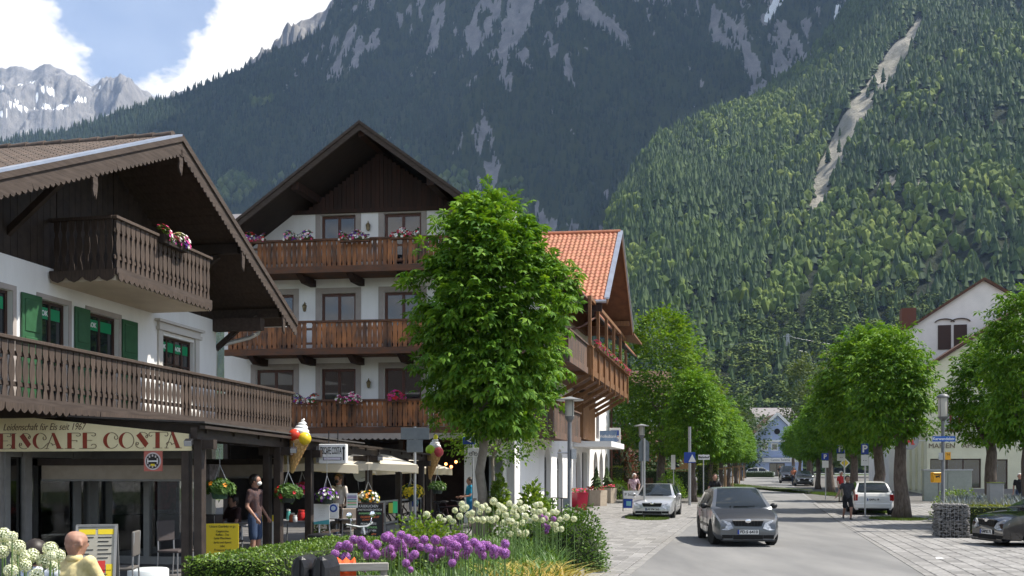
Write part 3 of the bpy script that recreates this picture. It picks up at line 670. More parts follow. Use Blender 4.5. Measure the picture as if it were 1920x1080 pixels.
slab(-15.0, RS, -.10, -.02, YF + .05, YR).build('roof_deck', m_wbeam, roof)
slab(RS, -.50, -.10, .03, YF + .05, YR).build('roof_deck', m_wbeam, roof)
for k in range(24):     # soffit boards of the street side
    a = RS + .05 + k * .225
    slab(a, a + .215, -.125, -.103, YF + .06, YR - .5).build('soffit_board', m_soffit, roof)
# tiles on the side that shows
tv = MB(); nx, nl = 8, 3
for j in range(nl + 1):
    for i in range(nx + 1):
        ph = i / nx * 4 * math.pi; tv.v.append((-.36 * j / nl, .30 * i / nx, .025 + .034 * math.cos(ph) + .012 * j / nl))
for j in range(nl):
    for i in range(nx): tv.f.append((j * (nx + 1) + i, (j + 1) * (nx + 1) + i, (j + 1) * (nx + 1) + i + 1, j * (nx + 1) + i + 1)); tv.m.append(0)
e0 = len(tv.v); tv.v += [(-.36, .30 * i / nx, -.02) for i in range(nx + 1)]
for i in range(nx): tv.f.append((nl * (nx + 1) + i, e0 + i, e0 + i + 1, nl * (nx + 1) + i + 1)); tv.m.append(0)
to = tv.build('roof_tile', m_tile, smooth=True); t_me = to.data; bpy.data.objects.remove(to)
angL = -math.atan(SL)
for row in range(19):
    for c in range(15):
        d = .05 + row * .345; s_ = RS - d * math.cos(angL)
        mesh_obj('roof_tile', t_me, roof, (s_, YF + .22 + c * .30, roof_z(s_) + .0), (0, angL, 0))
for k in range(12):
    r = MB(); r.tube([(RS, YF + .15 + k * .42, RZ + .05), (RS, YF + .15 + k * .42 + .44, RZ + .035)], [.10, .085], 10); r.build('ridge_tile', m_tile, roof, smooth=True)
def along(s_a, s_b, y0, y1, o0, o1, name, mat, par):
    return slab(s_a, s_b, o0, o1, y0, y1).build(name, mat, par)
along(-15.0, RS - .02, YF - .06, YF + .20, .03, .075, 'verge_flashing', m_zinc, roof)
along(-15.0, RS, YF - .03, YF + .03, -.20, .03, 'bargeboard', m_barge, roof); along(RS, -.46, YF - .03, YF + .03, -.20, .06, 'bargeboard', m_barge, roof)
along(RS, -.44, YF - .05, YF + .2, .06, .085, 'verge_board', m_wbeam, roof)
along(-15.0, RS, YF - .065, YF - .032, -.075, .028, 'bargeboard', m_barge, roof); along(RS, -.46, YF - .065, YF - .032, -.075, .055, 'bargeboard', m_barge, roof)
for sa, sb in ((-15, RS), (RS, -.44)):
    p = Vector((sa, YF - .005, roof_z(sa) - .2)); q = Vector((sb, YF - .005, roof_z(sb) - .2)); d = (q - p).normalized(); n = 4
    for k in range(n):
        v = MB(); scallop(v, p.lerp(q, k / n), p.lerp(q, (k + 1) / n), .17, .14, .03, drop=.45, up=(-d.z, 0, d.x)); v.build('carved_board', m_barge, roof)
for s_ in (-11.6, -8.9, RS, -3.4, -1.2):   # carved pendants at the purlin ends
    z = roof_z(s_) - .30; v = MB()
    v.prism([(-.07, 0), (-.085, -.12), (-.06, -.24), (-.075, -.34), (-.03, -.46), (-.01, -.40), (.02, -.5), (.05, -.36), (.07, -.22), (.055, -.12), (.08, 0)], (s_, YF - .02, z + .02), (1, 0, 0), (0, 0, 1), (0, .035, 0)); v.build('pendant', m_barge, roof)
    p = MB(); p.box(s_ - .09, s_ + .09, YF + .1, YR - 1, z - .02 - .03, z + .17); p.build('purlin', m_wbeam if s_ > -3 else m_wdark, roof)
for s_ in (-11.6, -8.9, -3.4, -1.45):
    z = roof_z(s_) - .36; p = MB(); p.bar((s_, WY + .1, z - .95), (s_, .35, z - .03), .1, .12); p.build('brace', m_wdark, roof)
p = MB(); p.box(-1.72, -1.5, .1, WY + .02, 5.45, 5.75); p.build('bracket_beam', m_wbeam, roof)
# gutter, down pipe
m_pipe = M('pale down pipe', (.55, .55, .54), rough=.45, metal=.3)
ge = roof_z(-.5) - .03
g = MB(); g.tube([(-.40, YF + .3, ge), (-.40, YR, ge)], .075, 10); gt = g.build('gutter', m_pipe, roof, smooth=True)
g = MB(); g.tube([(-.40, .75, ge - .05), (-.42, .8, ge - .22), (-.6, .95, ge - .36), (-1.3, 1.34, ge - .62), (-1.47, 1.46, ge - .75), (-1.47, 1.5, 2.9)], .055, 10); g.build('down_pipe', m_pipe, chal, smooth=True)
# ================================================================ cafe terrace under a timber pergola (same axes as the chalet)
m_perg = M('black brown timber', (.030, .021, .017), (.045, .033, .026), rough=.6, scale=6, bump=.08)
m_grey = M('grey aluminium', (.30, .30, .29), (.26, .26, .255), rough=.5, metal=.3)
m_steel = M('galvanised steel', (.42, .43, .44), (.36, .37, .38), rough=.45, metal=.7, scale=20)
m_black = M('black plastic', (.012, .012, .013), rough=.45)
m_awn = M('beige awning cloth', (.36, .31, .25), (.32, .275, .22), rough=.9)
m_red = M('red paint', (.55, .04, .03), rough=.4); m_yel = M('yellow print', (.72, .55, .02), rough=.5); m_print = M('black print', (.02, .02, .02), rough=.7)
m_paper = M('white board', (.74, .74, .72), rough=.55); m_blue = M('blue enamel', (.012, .05, .30), rough=.35)
def frame_obj(name, label, cat, group=None):
    return tag(empty(name, (-5.86, 25.4, 0), PHI), label, cat, group)
CF = -2.40                                  # street edge of the pergola
perg = frame_obj('pergola', 'dark timber pergola roof on posts over the cafe terrace', 'pergola')
PS = [-9.1, -6.05, -4.52, -.75, 1.7, 3.94, 4.75]
def bz(s): return 2.56 + (s + 9.1) / 13.85 * -.19
for s in PS:
    p = MB(); p.box(s - .075, s + .075, CF - .075, CF + .075, 0, bz(s) - .12); p.build('post', m_perg, perg, bevel=.008)
    if s in (-9.1, -6.05):
        p = MB(); p.box(s - .07, s + .07, CF + .17, CF + .31, 0, bz(s) - .10); p.build('post', m_perg, perg, bevel=.008)
    k = MB(); k.box(s - .06, s + .06, CF - .28, CF + .4, bz(s) - .30, bz(s) - .14); k.build('knee_block', m_perg, perg)
b = MB(); b.bar((-9.3, CF, bz(-9.3) - .04), (4.9, CF, bz(4.9) - .04), .12, .2); b.build('eaves_beam', m_perg, perg)
b = MB(); b.bar((-9.3, CF - .16, bz(-9.3) + .06), (4.95, CF - .16, bz(4.9) + .06), .10, .05); b.build('gutter', m_perg, perg)
s = -9.0
while s < 4.8:                              # rafters
    b = MB(); yb = WY - .02 if s < -1.6 else 2.2; b.bar((s, CF - .1, bz(s) + .04), (s, yb, bz(s) + .04 + .055 * (yb - CF)), .08, .14); b.build('rafter', m_perg, perg); s += .98
for a, e in ((-9.3, -1.6),):
    yb = WY - .03 if a < -2 else 2.2; q = MB(); z0 = bz(a) + .125; z1 = bz(e) + .125
    q.add([(a, CF - .2, z0), (e, CF - .2, z1), (e, yb, z1 + .055 * (yb - CF)), (a, yb, z0 + .055 * (yb - CF)), (a, CF - .2, z0 + .03), (e, CF - .2, z1 + .03), (e, yb, z1 + .03 + .055 * (yb - CF)), (a, yb, z0 + .03 + .055 * (yb - CF))],
          [(0, 3, 2, 1), (4, 5, 6, 7), (0, 1, 5, 4), (1, 2, 6, 5), (2, 3, 7, 6), (3, 0, 4, 7)])
    q.build('roof_sheet', M('bitumen sheet', (.05, .045, .045), (.07, .065, .06), rough=.7), perg)
# --- deck
q = frame_obj('cafe_terrace', None, None); dk = MB(); dk.box(-14, 4.9, CF - .15, 6.5, .01, .05); dk.build('paving', M('terrace slab', (.10, .095, .09), (.13, .125, .12), rough=.85), q); q['kind'] = 'structure'

# --- glazed cafe front under the balcony
cf = frame_obj('glazed_shopfront', 'glazed grey framed cafe front with looped beige curtain behind the glass', 'shopfront')
cf['category'] = 'shopfront'
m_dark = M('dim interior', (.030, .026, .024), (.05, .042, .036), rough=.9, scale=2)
m_ply = M('grey render', (.27, .26, .245), (.23, .22, .21), rough=.9)
def front(x0, x1, along_s, fixed, divs, name):
    """frames and panes; along_s True: in the street facade, else across it"""
    pt = (lambda a, d, z: (a, fixed + d, z)) if along_s else (lambda a, d, z: (fixed + d, a, z))
    def bx(mb, a0, a1, d0, d1, z0, z1):
        p = pt(a0, d0, z0); q = pt(a1, d1, z1); mb.box(min(p[0], q[0]), max(p[0], q[0]), min(p[1], q[1]), max(p[1], q[1]), z0, z1)
    f = MB()
    for d in divs: bx(f, d - .06, d + .06, -.04, .04, .05, 2.7)
    bx(f, x0, x1, -.035, .035, 2.15, 2.3); bx(f, x0, x1, -.035, .035, .05, .2)
    o = f.build('frame', m_grey, cf)
    for a, e in zip(divs[:-1], divs[1:]):
        g = MB(); bx(g, a + .06, e - .06, -.006, .006, .2, 2.15); g.build('pane', clear_glass('shop glass', (.80, .83, .84), .5), cf)
        g = MB(); bx(g, a + .06, e - .06, -.006, .006, 2.3, 2.7); g.build('pane', clear_glass('shop glass'), cf)
front(-9.05, -6.6, True, WY, [-9.0, -8.56, -7.12, -6.66], 'a')
front(-1.0, 1.36, False, -6.6, [-1.0, .15, 1.3], 'b')
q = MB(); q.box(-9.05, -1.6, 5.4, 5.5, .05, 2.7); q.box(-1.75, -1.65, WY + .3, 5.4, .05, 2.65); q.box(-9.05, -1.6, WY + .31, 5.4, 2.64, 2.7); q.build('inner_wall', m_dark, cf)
q = MB(); q.box(-8.64, -8.46, WY - .1, WY - .045, 0.05, 2.7); q.build('pillar', m_ply, cf); q = MB(); q.box(-7.22, -7.0, WY - .06, WY - .042, .05, 2.3); q.build('pillar', m_grey, cf)
q = MB(); q.box(-9.14, -9.06, WY, 3.4, .05, 2.69); q.box(-13.2, -9.15, 3.32, 3.4, .05, 2.69); q.build('side_wall', m_ply, cf)
c = MB(); n = 24                               # looped curtain
for i in range(n):
    for j in range(10):
        def cp(i, j):
            t = i / n; z = 2.1 - 1.75 * j / 10; pinch = 1 - .62 * math.exp(-((z - 1.05) / .45) ** 2); return (-8.42 + .50 * t * pinch, WY + .12 + .03 * math.sin(i * 1.9), z)
        c.quad(cp(i, j), cp(i + 1, j), cp(i + 1, j + 1), cp(i, j + 1))
c.build('curtain', M('beige curtain', (.34, .26, .15), (.27, .20, .115), rough=.95, scale=4, stretch=(8, 8, .4)), cf, smooth='all')
for (sx, c_, z, w, h, col) in ((-7.5, 1.47, 1.68, .32, .42, (.62, .52, .16)), (-7.65, 1.46, 1.12, .85, .24, (.6, .6, .58)), (-7.55, 1.48, 2.05, .4, .3, (.5, .42, .38))):
    p = MB(); p.box(sx - w / 2, sx + w / 2, c_, c_ + .01, z - h / 2, z + h / 2); p.build('notice', M('notice %.2f' % sx, col, rough=.7), cf)
for k, (x, z, w, h, col) in enumerate(((.9, 1.2, .5, .9, (.3, .27, .22)), (.2, 1.4, .3, .6, (.25, .05, .06)), (-.3, 1.3, .35, .5, (.28, .28, .3)), (.55, 1.75, .35, .35, (.5, .5, .48)), (-.6, 1.75, .2, .6, (.35, .32, .34)))):
    p = MB(); p.box(-5.9 + .1 * k, -5.5 + .1 * k, x, x + w, z - h / 2, z + h / 2); p.build('display', M('display %d' % k, col, tuple(v * .4 for v in col), rough=.6, scale=9), cf)
p = MB(); p.box(-6.2, -5.5, -.9, 1.2, .05, 1.0); p.build('counter', m_dark, cf)
# --- awning cassettes
for i, (s, c0, c1, lab) in enumerate(((-8.2, -1.95, 1.34, 'rolled beige awning across the cafe entrance below the cream sign'), (-5.0, -1.95, -.25, 'short rolled beige awning deeper under the pergola'))):
    a = frame_obj('awning', lab, 'awning'); z = 1.88 + .04 * i
    p = MB(); p.box(s - .06, s + .06, c0, c1, z + .12, z + .24); p.build('cassette', m_perg, a)
    p = MB(); p.box(s - .02, s + .0, c0 + .05, c1 - .05, z - .14, z + .12); p.build('valance', m_awn, a)
    p = MB(); p.tube([(s - .01, c0 + .05, z - .15), (s - .01, c1 - .05, z - .15)], .022, 8); p.build('front_bar', m_grey, a)
# --- the cream name board
sg = frame_obj('cafe_sign', 'cream sloping name board with dark red ornate lettering on the pergola end', 'sign')
SX = -9.18
b = MB(); b.prism([(CF + .1, 2.235), (3.2, 2.235), (3.2, 3.07), (CF + .1, 2.515)], (SX, 0, 0), (0, 1, 0), (0, 0, 1), (-.03, 0, 0)); b.build('board', M('cream board', (.80, .72, .45), (.76, .68, .42), rough=.55), sg)
m_lred = M('dark red letter', (.25, .035, .015), rough=.5); m_lline = M('brown line', (.10, .05, .03), rough=.5)
def arc(cx, cy, rx, ry, a0, a1, n=12): return [(cx + rx * math.cos(R(a0 + (a1 - a0) * i / n)), cy + ry * math.sin(R(a0 + (a1 - a0) * i / n))) for i in range(n + 1)]
cres = arc(.5, .5, .5, .5, 100, 260, 12) + [(.5 - .28 * math.cos(R(a)), .5 + .46 * math.sin(R(a))) for a in range(-75, 76, 15)]
GL = {  # thick shapes, thin lines (unit box)
 'E': (.80, [[(.28, 0), (.50, 0), (.50, 1), (.28, 1)]], [[(.5, .985), (.85, .985)] + arc(.85, .88, .12, .1, 90, -150, 8), [(.5, .52), (.78, .52)], [(.1, .015), (.85, .015)] + arc(.86, .15, .14, .13, -90, 160, 9)]),
 'I': (.45, [[(.12, 0), (.36, 0), (.36, 1), (.12, 1)]], [[(.0, .985), (.46, .985)], [(.0, .015), (.46, .015)]]),
 'S': (.78, [[(.06, .80), (.30, .98), (.80, .30), (.60, .05)]], [arc(.42, .76, .34, .23, 120, -30, 9), arc(.70, .72, .07, .08, 0, 270, 6), arc(.36, .25, .34, .24, -60, -215, 9), arc(.13, .30, .07, .08, 180, 450, 6)]),
 'C': (.86, [cres], [arc(.5, .5, .45, .49, 95, 30, 8), arc(.80, .68, .11, .12, 60, -220, 9), arc(.5, .5, .45, .49, 262, 330, 8)]),
 'O': (.95, [cres], [arc(.5, .5, .46, .49, 100, -100, 18)]),
 'A': (1.0, [[(.42, 1), (.58, 1), (1.0, 0), (.74, 0)]], [[(.50, 1), (.12, 0)], [(.02, .015), (.26, .015)], [(.68, .015), (1.1, .015)], arc(.30, .26, .16, .12, 200, -20, 8) + [(.75, .34)]]),
 'F': (.76, [[(.28, 0), (.50, 0), (.50, 1), (.28, 1)]], [[(.5, .985), (.85, .985)] + arc(.85, .88, .12, .1, 90, -150, 8), [(.5, .52), (.78, .52), (.78, .42)], [(.15, .015), (.65, .015)]]),
 'T': (.80, [[(.30, 0), (.54, 0), (.54, 1), (.30, 1)]], [[(.0, .985), (.9, .985)], arc(.02, .86, .1, .12, 100, 330, 8), arc(.92, .86, .1, .12, 80, -150, 8), [(.16, .015), (.68, .015)]]),
}
def glyphs(word, y_right, H, z0, par, xs, SXp):
    for ch, (u0, u1) in zip(word, xs):
        w, th, ln = GL[ch]; k = (u1 - u0) / w
        t = MB()
        for poly in th: t.prism([(u0 + p[0] * k, p[1] * H) for p in poly], (SXp - .032, 0, z0), (0, -1, 0), (0, 0, 1), (-.006, 0, 0))
        o = t.build('letter', m_lred, par)
        l = MB()
        for pl_ in ln:
            for a, b_ in zip(pl_[:-1], pl_[1:]): l.bar((SXp - .0335, -(u0 + a[0] * k), z0 + a[1] * H), (SXp - .0335, -(u0 + b_[0] * k), z0 + b_[1] * H), .007, .013, up=(1, 0, 0))
        l.build('flourish', m_lline, o)
# letter columns measured along the board, metres to the right of the chalet axis (x = -c)
def cu(u):  # image column on the board plane -> -c
    k = (u - 960) / FPX; x0 = -5.86 + .193 * SX; y0 = 25.4 + .981 * SX
    return -((x0 - k * y0) / (.981 + .193 * k))
glyphs('EISCAFE', 0, .275, 2.278, sg, [(cu(a), cu(b_)) for a, b_ in ((-8, 18), (22, 33), (38, 60), (64, 88), (86, 118), (119, 146), (148, 176))], SX)
glyphs('COSTA', 0, .275, 2.278, sg, [(cu(a), cu(b_)) for a, b_ in ((196, 222), (225, 253), (256, 280), (284, 310), (310, 340))], SX)
# text faces the camera side (-s): x axis of text = -c
text('lettering', 'Leidenschaft f\u00fcr Eis seit 1967', .17, m_lline, sg, (SX - .034, -(cu(84)), 2.655), (R(90), 0, R(-90)), shear=.35, sx=.80, offset=-.001)
tag(sg, cat='sign')
# --- small square sign with round dial
rs = frame_obj('square_sign', 'small red square sign with a round black dial under the cream board', 'sign'); c0 = -cu(290); zc = 2.06
p = MB(); p.box(SX - .05, SX - .03, c0 - .17, c0 + .17, zc - .17, zc + .17); p.build('plate', M('faded red', (.45, .13, .10), rough=.5), rs)
ry = Matrix.Rotation(R(-90), 3, 'Y')
p = MB(); p.lathe([(0.0, .0), (.15, .0), (.15, .004), (0, .004)], 24, (SX - .0505, c0, zc), rot=ry); p.build('ring', M('pale ring', (.55, .5, .5), rough=.5), rs)
p = MB(); p.lathe([(0.0, .0), (.125, .0), (.125, .004), (0, .004)], 24, (SX - .055, c0, zc), rot=ry); d = p.build('dial', m_print, rs)
for k in range(10):
    a = R(k * 36); q = MB(); q.box(SX - .066, SX - .0595, c0 + .095 * math.sin(a) - .012, c0 + .095 * math.sin(a) + .012, zc + .095 * math.cos(a) - .018, zc + .095 * math.cos(a) + .018); q.build('mark', M('pale ring', (.55, .5, .5)), d)
q = MB(); q.box(SX - .066, SX - .0595, c0 - .1, c0 + .1, zc - .012, zc + .012); q.build('band', m_paper, d)
q = MB(); q.box(SX - .066, SX - .0595, c0 - .04, c0 + .035, zc - .085, zc - .045); q.build('badge', m_yel, d)
# --- flood lights on brackets
for i, (s, c_, lab) in enumerate(((-9.4, CF + .02, 'small black flood light at the end of the cream name board'), (-6.1, CF - .35, 'black flood light on the pergola beam above the yellow poster'), (-.75, CF - .3, 'black flood light on the pergola beam near the parasols'))):
    f = frame_obj('flood_light', lab, 'lamp', 'flood lights on the pergola'); z = bz(s) - .12
    p = MB(); p.bar((s, c_, z - .06), (s - .14, c_ - .05, z - .1), .13, .10); p.build('housing', m_black, f, bevel=.01)
    p = MB(); p.bar((s - .141, c_ - .05, z - .1), (s - .147, c_ - .052, z - .102), .115, .085); p.build('lens', glass_mat('lamp lens', (.35, .36, .38), .1), f)
    p = MB(); p.tube([(s, c_, z - .06), (s + .1, c_ + .05, z + .06)], .014, 6); p.build('bracket', m_black, f)

# --- giant ice cream cones
def ice_cone(pos, H, tilt, colA, colB, tip, label):
    o = tag(empty('ice_cream_sign', pos, 0), label, 'sign', 'giant ice cream cones'); o.rotation_euler = (0, tilt, R(10))
    m_waf = M('wafer', (.62, .40, .17), (.50, .30, .11), rough=.7, scale=30)
    c = MB(); rad = .165 * H; c.lathe([(.02, 0), (.035, .02), (rad * .52, H * .28), (rad * .86, H * .50), (rad, H * .58), (rad * 1.02, H * .60), (rad * .9, H * .61)], 20); co = c.build('wafer_cone', m_waf, o, smooth=True)
    g = MB()
    for sgn in (1, -1):
        for k in range(10):
            pts = []
            for i in range(14):
                t = i / 13; z = .05 * H + t * .52 * H; q = rad * (.10 + .9 * (z / (.58 * H))) + .004; a = sgn * (t * 2.2) + k * 2 * math.pi / 10; pts.append((q * math.cos(a), q * math.sin(a), z))
            g.tube(pts, .006, 5)
    for k in range(7):
        z = H * (.1 + k * .07); q = rad * (.10 + .9 * (z / (.58 * H))) + .005; g.tube([(q * math.cos(a), q * math.sin(a), z) for a in np.linspace(0, 6.2832, 17)], .007, 5)
    g.build('wafer_rib', M('wafer rib', (.45, .26, .09), rough=.7), co); co.children[0]['kind'] = 'stuff'
    for nm, col, off in (('scoop', colA, (-.55 * rad, -.45 * rad, .66 * H)), ('scoop', colB, (.5 * rad, -.62 * rad, .64 * H)), ('scoop', colA, (.2 * rad, .6 * rad, .65 * H))):
        s_ = MB(); s_.ell(off, (rad * .72, rad * .66, rad * .70), 16, 10, jit=.012); s_.build(nm, M('ice %.2f %.2f' % col[:2], col, tuple(v * .8 for v in col), rough=.35, scale=8), o, smooth='all')
    w = MB(); turns = 4.2; n = 64; pts = []; rr = []
    for i in range(n):
        t = i / (n - 1); q = rad * .62 * (1 - t) ** .8; a = t * turns * 2 * math.pi; pts.append((q * math.cos(a) - .1 * rad * t, q * math.sin(a), H * (.70 + .29 * t))); rr.append(rad * (.36 * (1 - t) + .06))
    w.tube(pts, rr, 8); w.ell((0, 0, .72 * H), (rad * .8, rad * .8, rad * .7), 12, 8)
    w.build('cream_swirl', M('whipped white', (.82, .81, .78), rough=.4), o, smooth='all')
    if tip:
        t = MB(); t.ell((-.12 * rad, 0, .96 * H), (.3 * rad, .3 * rad, .45 * rad), 10, 6); t.build('lemon_tip', M('lemon', (.75, .68, .03), rough=.4), o, smooth='all')
    b = MB(); b.tube([(0, .03, H * .35), (0, .3, H * .36)], .018, 6); b.tube([(0, .03, H * .1), (0, .3, H * .12)], .018, 6); b.build('bracket', m_steel, o)
    return o
ice_cone(W(547, 887, 19.3), 1.15, R(13), (.62, .05, .02), (.78, .55, .02), False, 'giant ice cream cone with red and yellow scoops on the pergola')
ice_cone(W(806, 899, 29.2), 1.36, R(9), (.42, .62, .03), (.62, .08, .10), True, 'giant ice cream cone with green scoop and lemon tip at the pergola end')

# --- hanging light box, dish
lb = tag(empty('light_box_sign', W(625, 851, 20.6), R(-4)), 'white hanging light box with the cafe name in tall letters', 'sign')
p = MB(); p.box(-.30, .30, -.09, .09, -.21, .21); p.build('box', m_paper, lb, bevel=.01)
p = MB(); p.box(-.36, -.3, -.06, .06, -.19, .17); p.build('end_cap', m_grey, lb)
text('lettering', 'EISCAFE COSTA', .22, m_print, lb, (-.03, -.095, .06), (R(90), 0, 0), sx=.30, offset=.002)
p = MB(); p.box(-.2, .2, -.098, -.091, -.14, -.07); bb = p.build('panel', m_print, lb); p = MB(); p.box(-.185, .185, -.102, -.099, -.13, -.08); p.build('strip', M('lilac strip', (.62, .58, .66)), lb)
p = MB(); p.box(.235, .265, -.1, -.093, -.14, .1); p.ell((.25, -.096, .12), (.03, .006, .04), 8, 5); p.build('bottle_print', m_print, lb)
p = MB(); p.tube([(-.1, 0, .21), (-.1, 0, .5)], .012, 6); p.tube([(.1, 0, .21), (.1, 0, .5)], .012, 6); p.build('hanger', m_black, lb)
ds = tag(empty('satellite_dish', W(675, 884, 25.5), R(55)), 'pale grey satellite dish among the cafe parasols', 'dish'); ds.rotation_euler = (R(8), R(-12), R(42))
p = MB(); rx = Matrix.Rotation(R(90), 3, 'X'); p.lathe([(0, .0), (.12, .012), (.22, .045), (.27, .075), (.265, .08), (.21, .052), (0, .01)], 24, (0, 0, 0), rot=rx); p.build('reflector', M('dish grey', (.52, .55, .58), rough=.4), ds, smooth=True)
p = MB(); p.tube([(0, 0, -.2), (0, -.3, -.1)], .01, 6); p.box(-.03, .03, -.36, -.29, -.13, -.05); p.build('receiver_arm', m_grey, ds); p = MB(); p.tube([(0, .02, 0), (0, .15, -.1), (0, .15, -.6)], .02, 8); p.build('mount', m_steel, ds)
# --- parasols
def parasol(u, Y, w, zt, ze, label, rz=0):
    o = tag(empty('parasol', (uX(u, Y), Y, .05), rz), label, 'parasol', 'cream cafe parasols'); m_can = M('cream canvas', (.78, .72, .60), (.72, .66, .55), rough=.85, trans=.25, scale=2)
    h = w / 2; c = MB(); rim = [(-h, -h), (0, -h), (h, -h), (h, 0), (h, h), (0, h), (-h, h), (-h, 0)]; zs = [0, .04, 0, .04, 0, .04, 0, .04]
    vs = [(0, 0, zt)] + [(x, y, ze + d) for (x, y), d in zip(rim, zs)] + [(x * 1.005, y * 1.005, ze + d - .2 + .03 * (i % 2)) for i, ((x, y), d) in enumerate(zip(rim, zs))] + [(x * .5, y * .5, ze + (zt - ze) * .55 + d) for (x, y), d in zip(rim, zs)]
    fs = [(0, 17 + i, 17 + (i + 1) % 8) for i in range(8)] + [(17 + i, 1 + i, 1 + (i + 1) % 8, 17 + (i + 1) % 8) for i in range(8)] + [(1 + i, 9 + i, 9 + (i + 1) % 8, 1 + (i + 1) % 8) for i in range(8)]
    c.add(vs, fs); c.build('canopy', m_can, o)
    p = MB(); p.tube([(0, 0, 0), (0, 0, zt - .02)], .025, 8); p.build('pole', m_grey, o)
    for i in range(8):
        r = MB(); x, y = rim[i]; r.bar((0, 0, zt - .06), (x * .99, y * .99, ze + zs[i] - .02), .015, .02); r.build('rib', m_wbeam, o)
    p = MB(); p.lathe([(.3, 0), (.3, .05), (.05, .08), (.04, .2)], 16); p.build('base', m_grey, o)
parasol(575, 23.5, 2.3, 2.38, 2.0, 'cream parasol behind the first ice cream cone', R(15))
parasol(692, 25.2, 2.4, 2.40, 2.02, 'cream parasol behind the satellite dish', R(10))
parasol(770, 31.2, 2.4, 2.33, 1.95, 'cream parasol at the hotel end of the terrace', R(12))

# --- boards and posters
def poster(name, label, u, v0, v1, w, Y, mat, lines, rz=0, lean=0, legs=True, frame=None, thick=.02, ground=True):
    z1 = Zv(v0, Y); z0 = Zv(v1, Y); x = uX(u, Y)
    o = tag(empty(name, (x, Y, 0), rz), label, 'sign'); o.rotation_euler = (lean, 0, rz)
    p = MB(); p.box(-w / 2, w / 2, 0, thick, z0, z1); p.build('board', mat, o)
    if frame:
        f = MB(); t = .025; f.box(-w / 2 - t, -w / 2 - .001, -.008, thick + .005, z0 - t, z1 + t); f.box(w / 2 + .001, w / 2 + t, -.008, thick + .005, z0 - t, z1 + t); f.box(-w / 2, w / 2, -.008, thick + .005, z1 + .001, z1 + t); f.box(-w / 2, w / 2, -.008, thick + .005, z0 - t, z0 - .001); f.build('frame', frame, o)
    for (s_, tz, sz, col, tx) in lines:
        text('lettering', s_, sz, col, o, (tx * w, -.003, z0 + (z1 - z0) * tz), (R(90), 0, 0), sx=.82, shear=.1)
    if legs and z0 > .06:
        l = MB()
        for sx in (-1, 1): l.box(sx * w * .42 - .015, sx * w * .42 + .015, thick + .001, thick + .03, .05, z1 - .02)
        l.build('leg', m_grey, o); 
    return o
yl = [('Unsere Getr\u00e4nke to go', .94, .062, m_print, 0), ('Cappuccino', .84, .06, m_print, 0), ('Kaffee - Tee', .765, .06, m_print, 0), ('Latte Macchiato', .69, .06, m_print, 0), ('Spritz und Aperol', .60, .055, m_print, 0), ('Lillet', .52, .055, m_print, 0), ('Prosecco Hugo', .44, .06, m_print, 0)]
poster('drinks_poster', 'yellow drinks poster with black writing beside the pergola post', 417, 982, 1070, .60, 17.9, m_yel, yl, R(4))
o = poster('price_board', 'white price list with yellow heading behind the dark shirted man', 500, 966, 1022, .42, 19.7, m_paper, [('- ' * 9, .62 - .07 * k, .05, m_print, 0) for k in range(8)], R(4))
z1 = Zv(966, 19.7); p = MB(); p.box(-.21, .21, -.006, -.001, z1 - .13, z1); p.build('heading', m_yel, o)
mk = [M('chalk %d' % i, c, rough=.9) for i, c in enumerate(((.75, .75, .72), (.35, .7, .3), (.8, .22, .08)))]
cl = [('K\u00c4SEKUCHEN', .95, .085, mk[0], -.06), ('ZWETSCHGEN DATSCHI', .87, .06, mk[0], 0), ('RHABARBER KUCHEN', .79, .062, mk[1], 0), ('ERDBEER BISKUIT', .71, .066, mk[2], 0), ('SCHNITTE', .65, .06, mk[2], -.1), ('MOHN TORTE', .56, .066, mk[0], -.05), ('APFELSTRUDEL', .48, .062, mk[1], 0), ('NUSS KUCHEN', .41, .062, mk[0], -.05), ('Eis und Sahne', .34, .064, mk[2], 0), ('Kaffee und Kuchen', .27, .06, mk[0], 0), ('frische Waffeln', .2, .06, mk[1], 0), ('Eisbecher', .13, .06, mk[0], 0)]
poster('chalkboard', 'tall black chalkboard with coloured cake list behind the purple flowers', 693, 945, 1030, .57, 21.5, M('slate black', (.012, .012, .013), (.02, .02, .02), rough=.7), cl, R(3), R(-3), frame=m_wframe)
o = poster('notice', 'white notice with teal foot hung on the pergola railing', 603, 945, 983, .33, 20.2, m_paper, [('- - - - - - - -', .85 - .08 * k, .035, m_print, 0) for k in range(7)], R(3), legs=False)
zz = Zv(983, 20.2); p = MB(); p.prism([(-.165, zz), (.165, zz), (.165, zz + .10), (-.165, zz + .05)], (0, -.004, 0), (1, 0, 0), (0, 0, 1), (0, -.003, 0)); p.build('teal_foot', M('teal print', (.06, .30, .33), rough=.5), o)
o = poster('mask_notice', 'white notice with a dark blue round symbol on the pergola railing', 625, 944, 972, .22, 20.6, m_paper, [('- - - -', .14, .04, m_print, 0)], R(3), legs=False)
zz = Zv(953, 20.6); p = MB(); p.lathe([(0, 0), (.085, 0), (.085, .004), (0, .004)], 20, (0, -.001, zz), rot=Matrix.Rotation(R(90), 3, 'X')); p.build('blue_disc', m_blue, o); p = MB(); p.lathe([(0, 0), (.05, 0), (.05, .004), (0, .004)], 16, (0, -.006, zz), rot=Matrix.Rotation(R(90), 3, 'X')); p.build('pale_mask', M('pale blue', (.5, .6, .72)), o)
o = poster('striped_notice', 'small white notice with coloured bars beside the waiter', 660, 925, 952, .24, 21.0, m_paper, [], R(3), legs=False)
for k, c in enumerate(((.05, .05, .25), (.2, .05, .3), (.05, .2, .3), (.1, .45, .15), (.6, .2, .05), (.1, .4, .1))):
    zz = Zv(930 + k * 3.2, 21.0); p = MB(); p.box(-.1, .1, -.004, -.001, zz - .012, zz + .008); p.build('colour_bar', M('bar %d' % k, c), o)
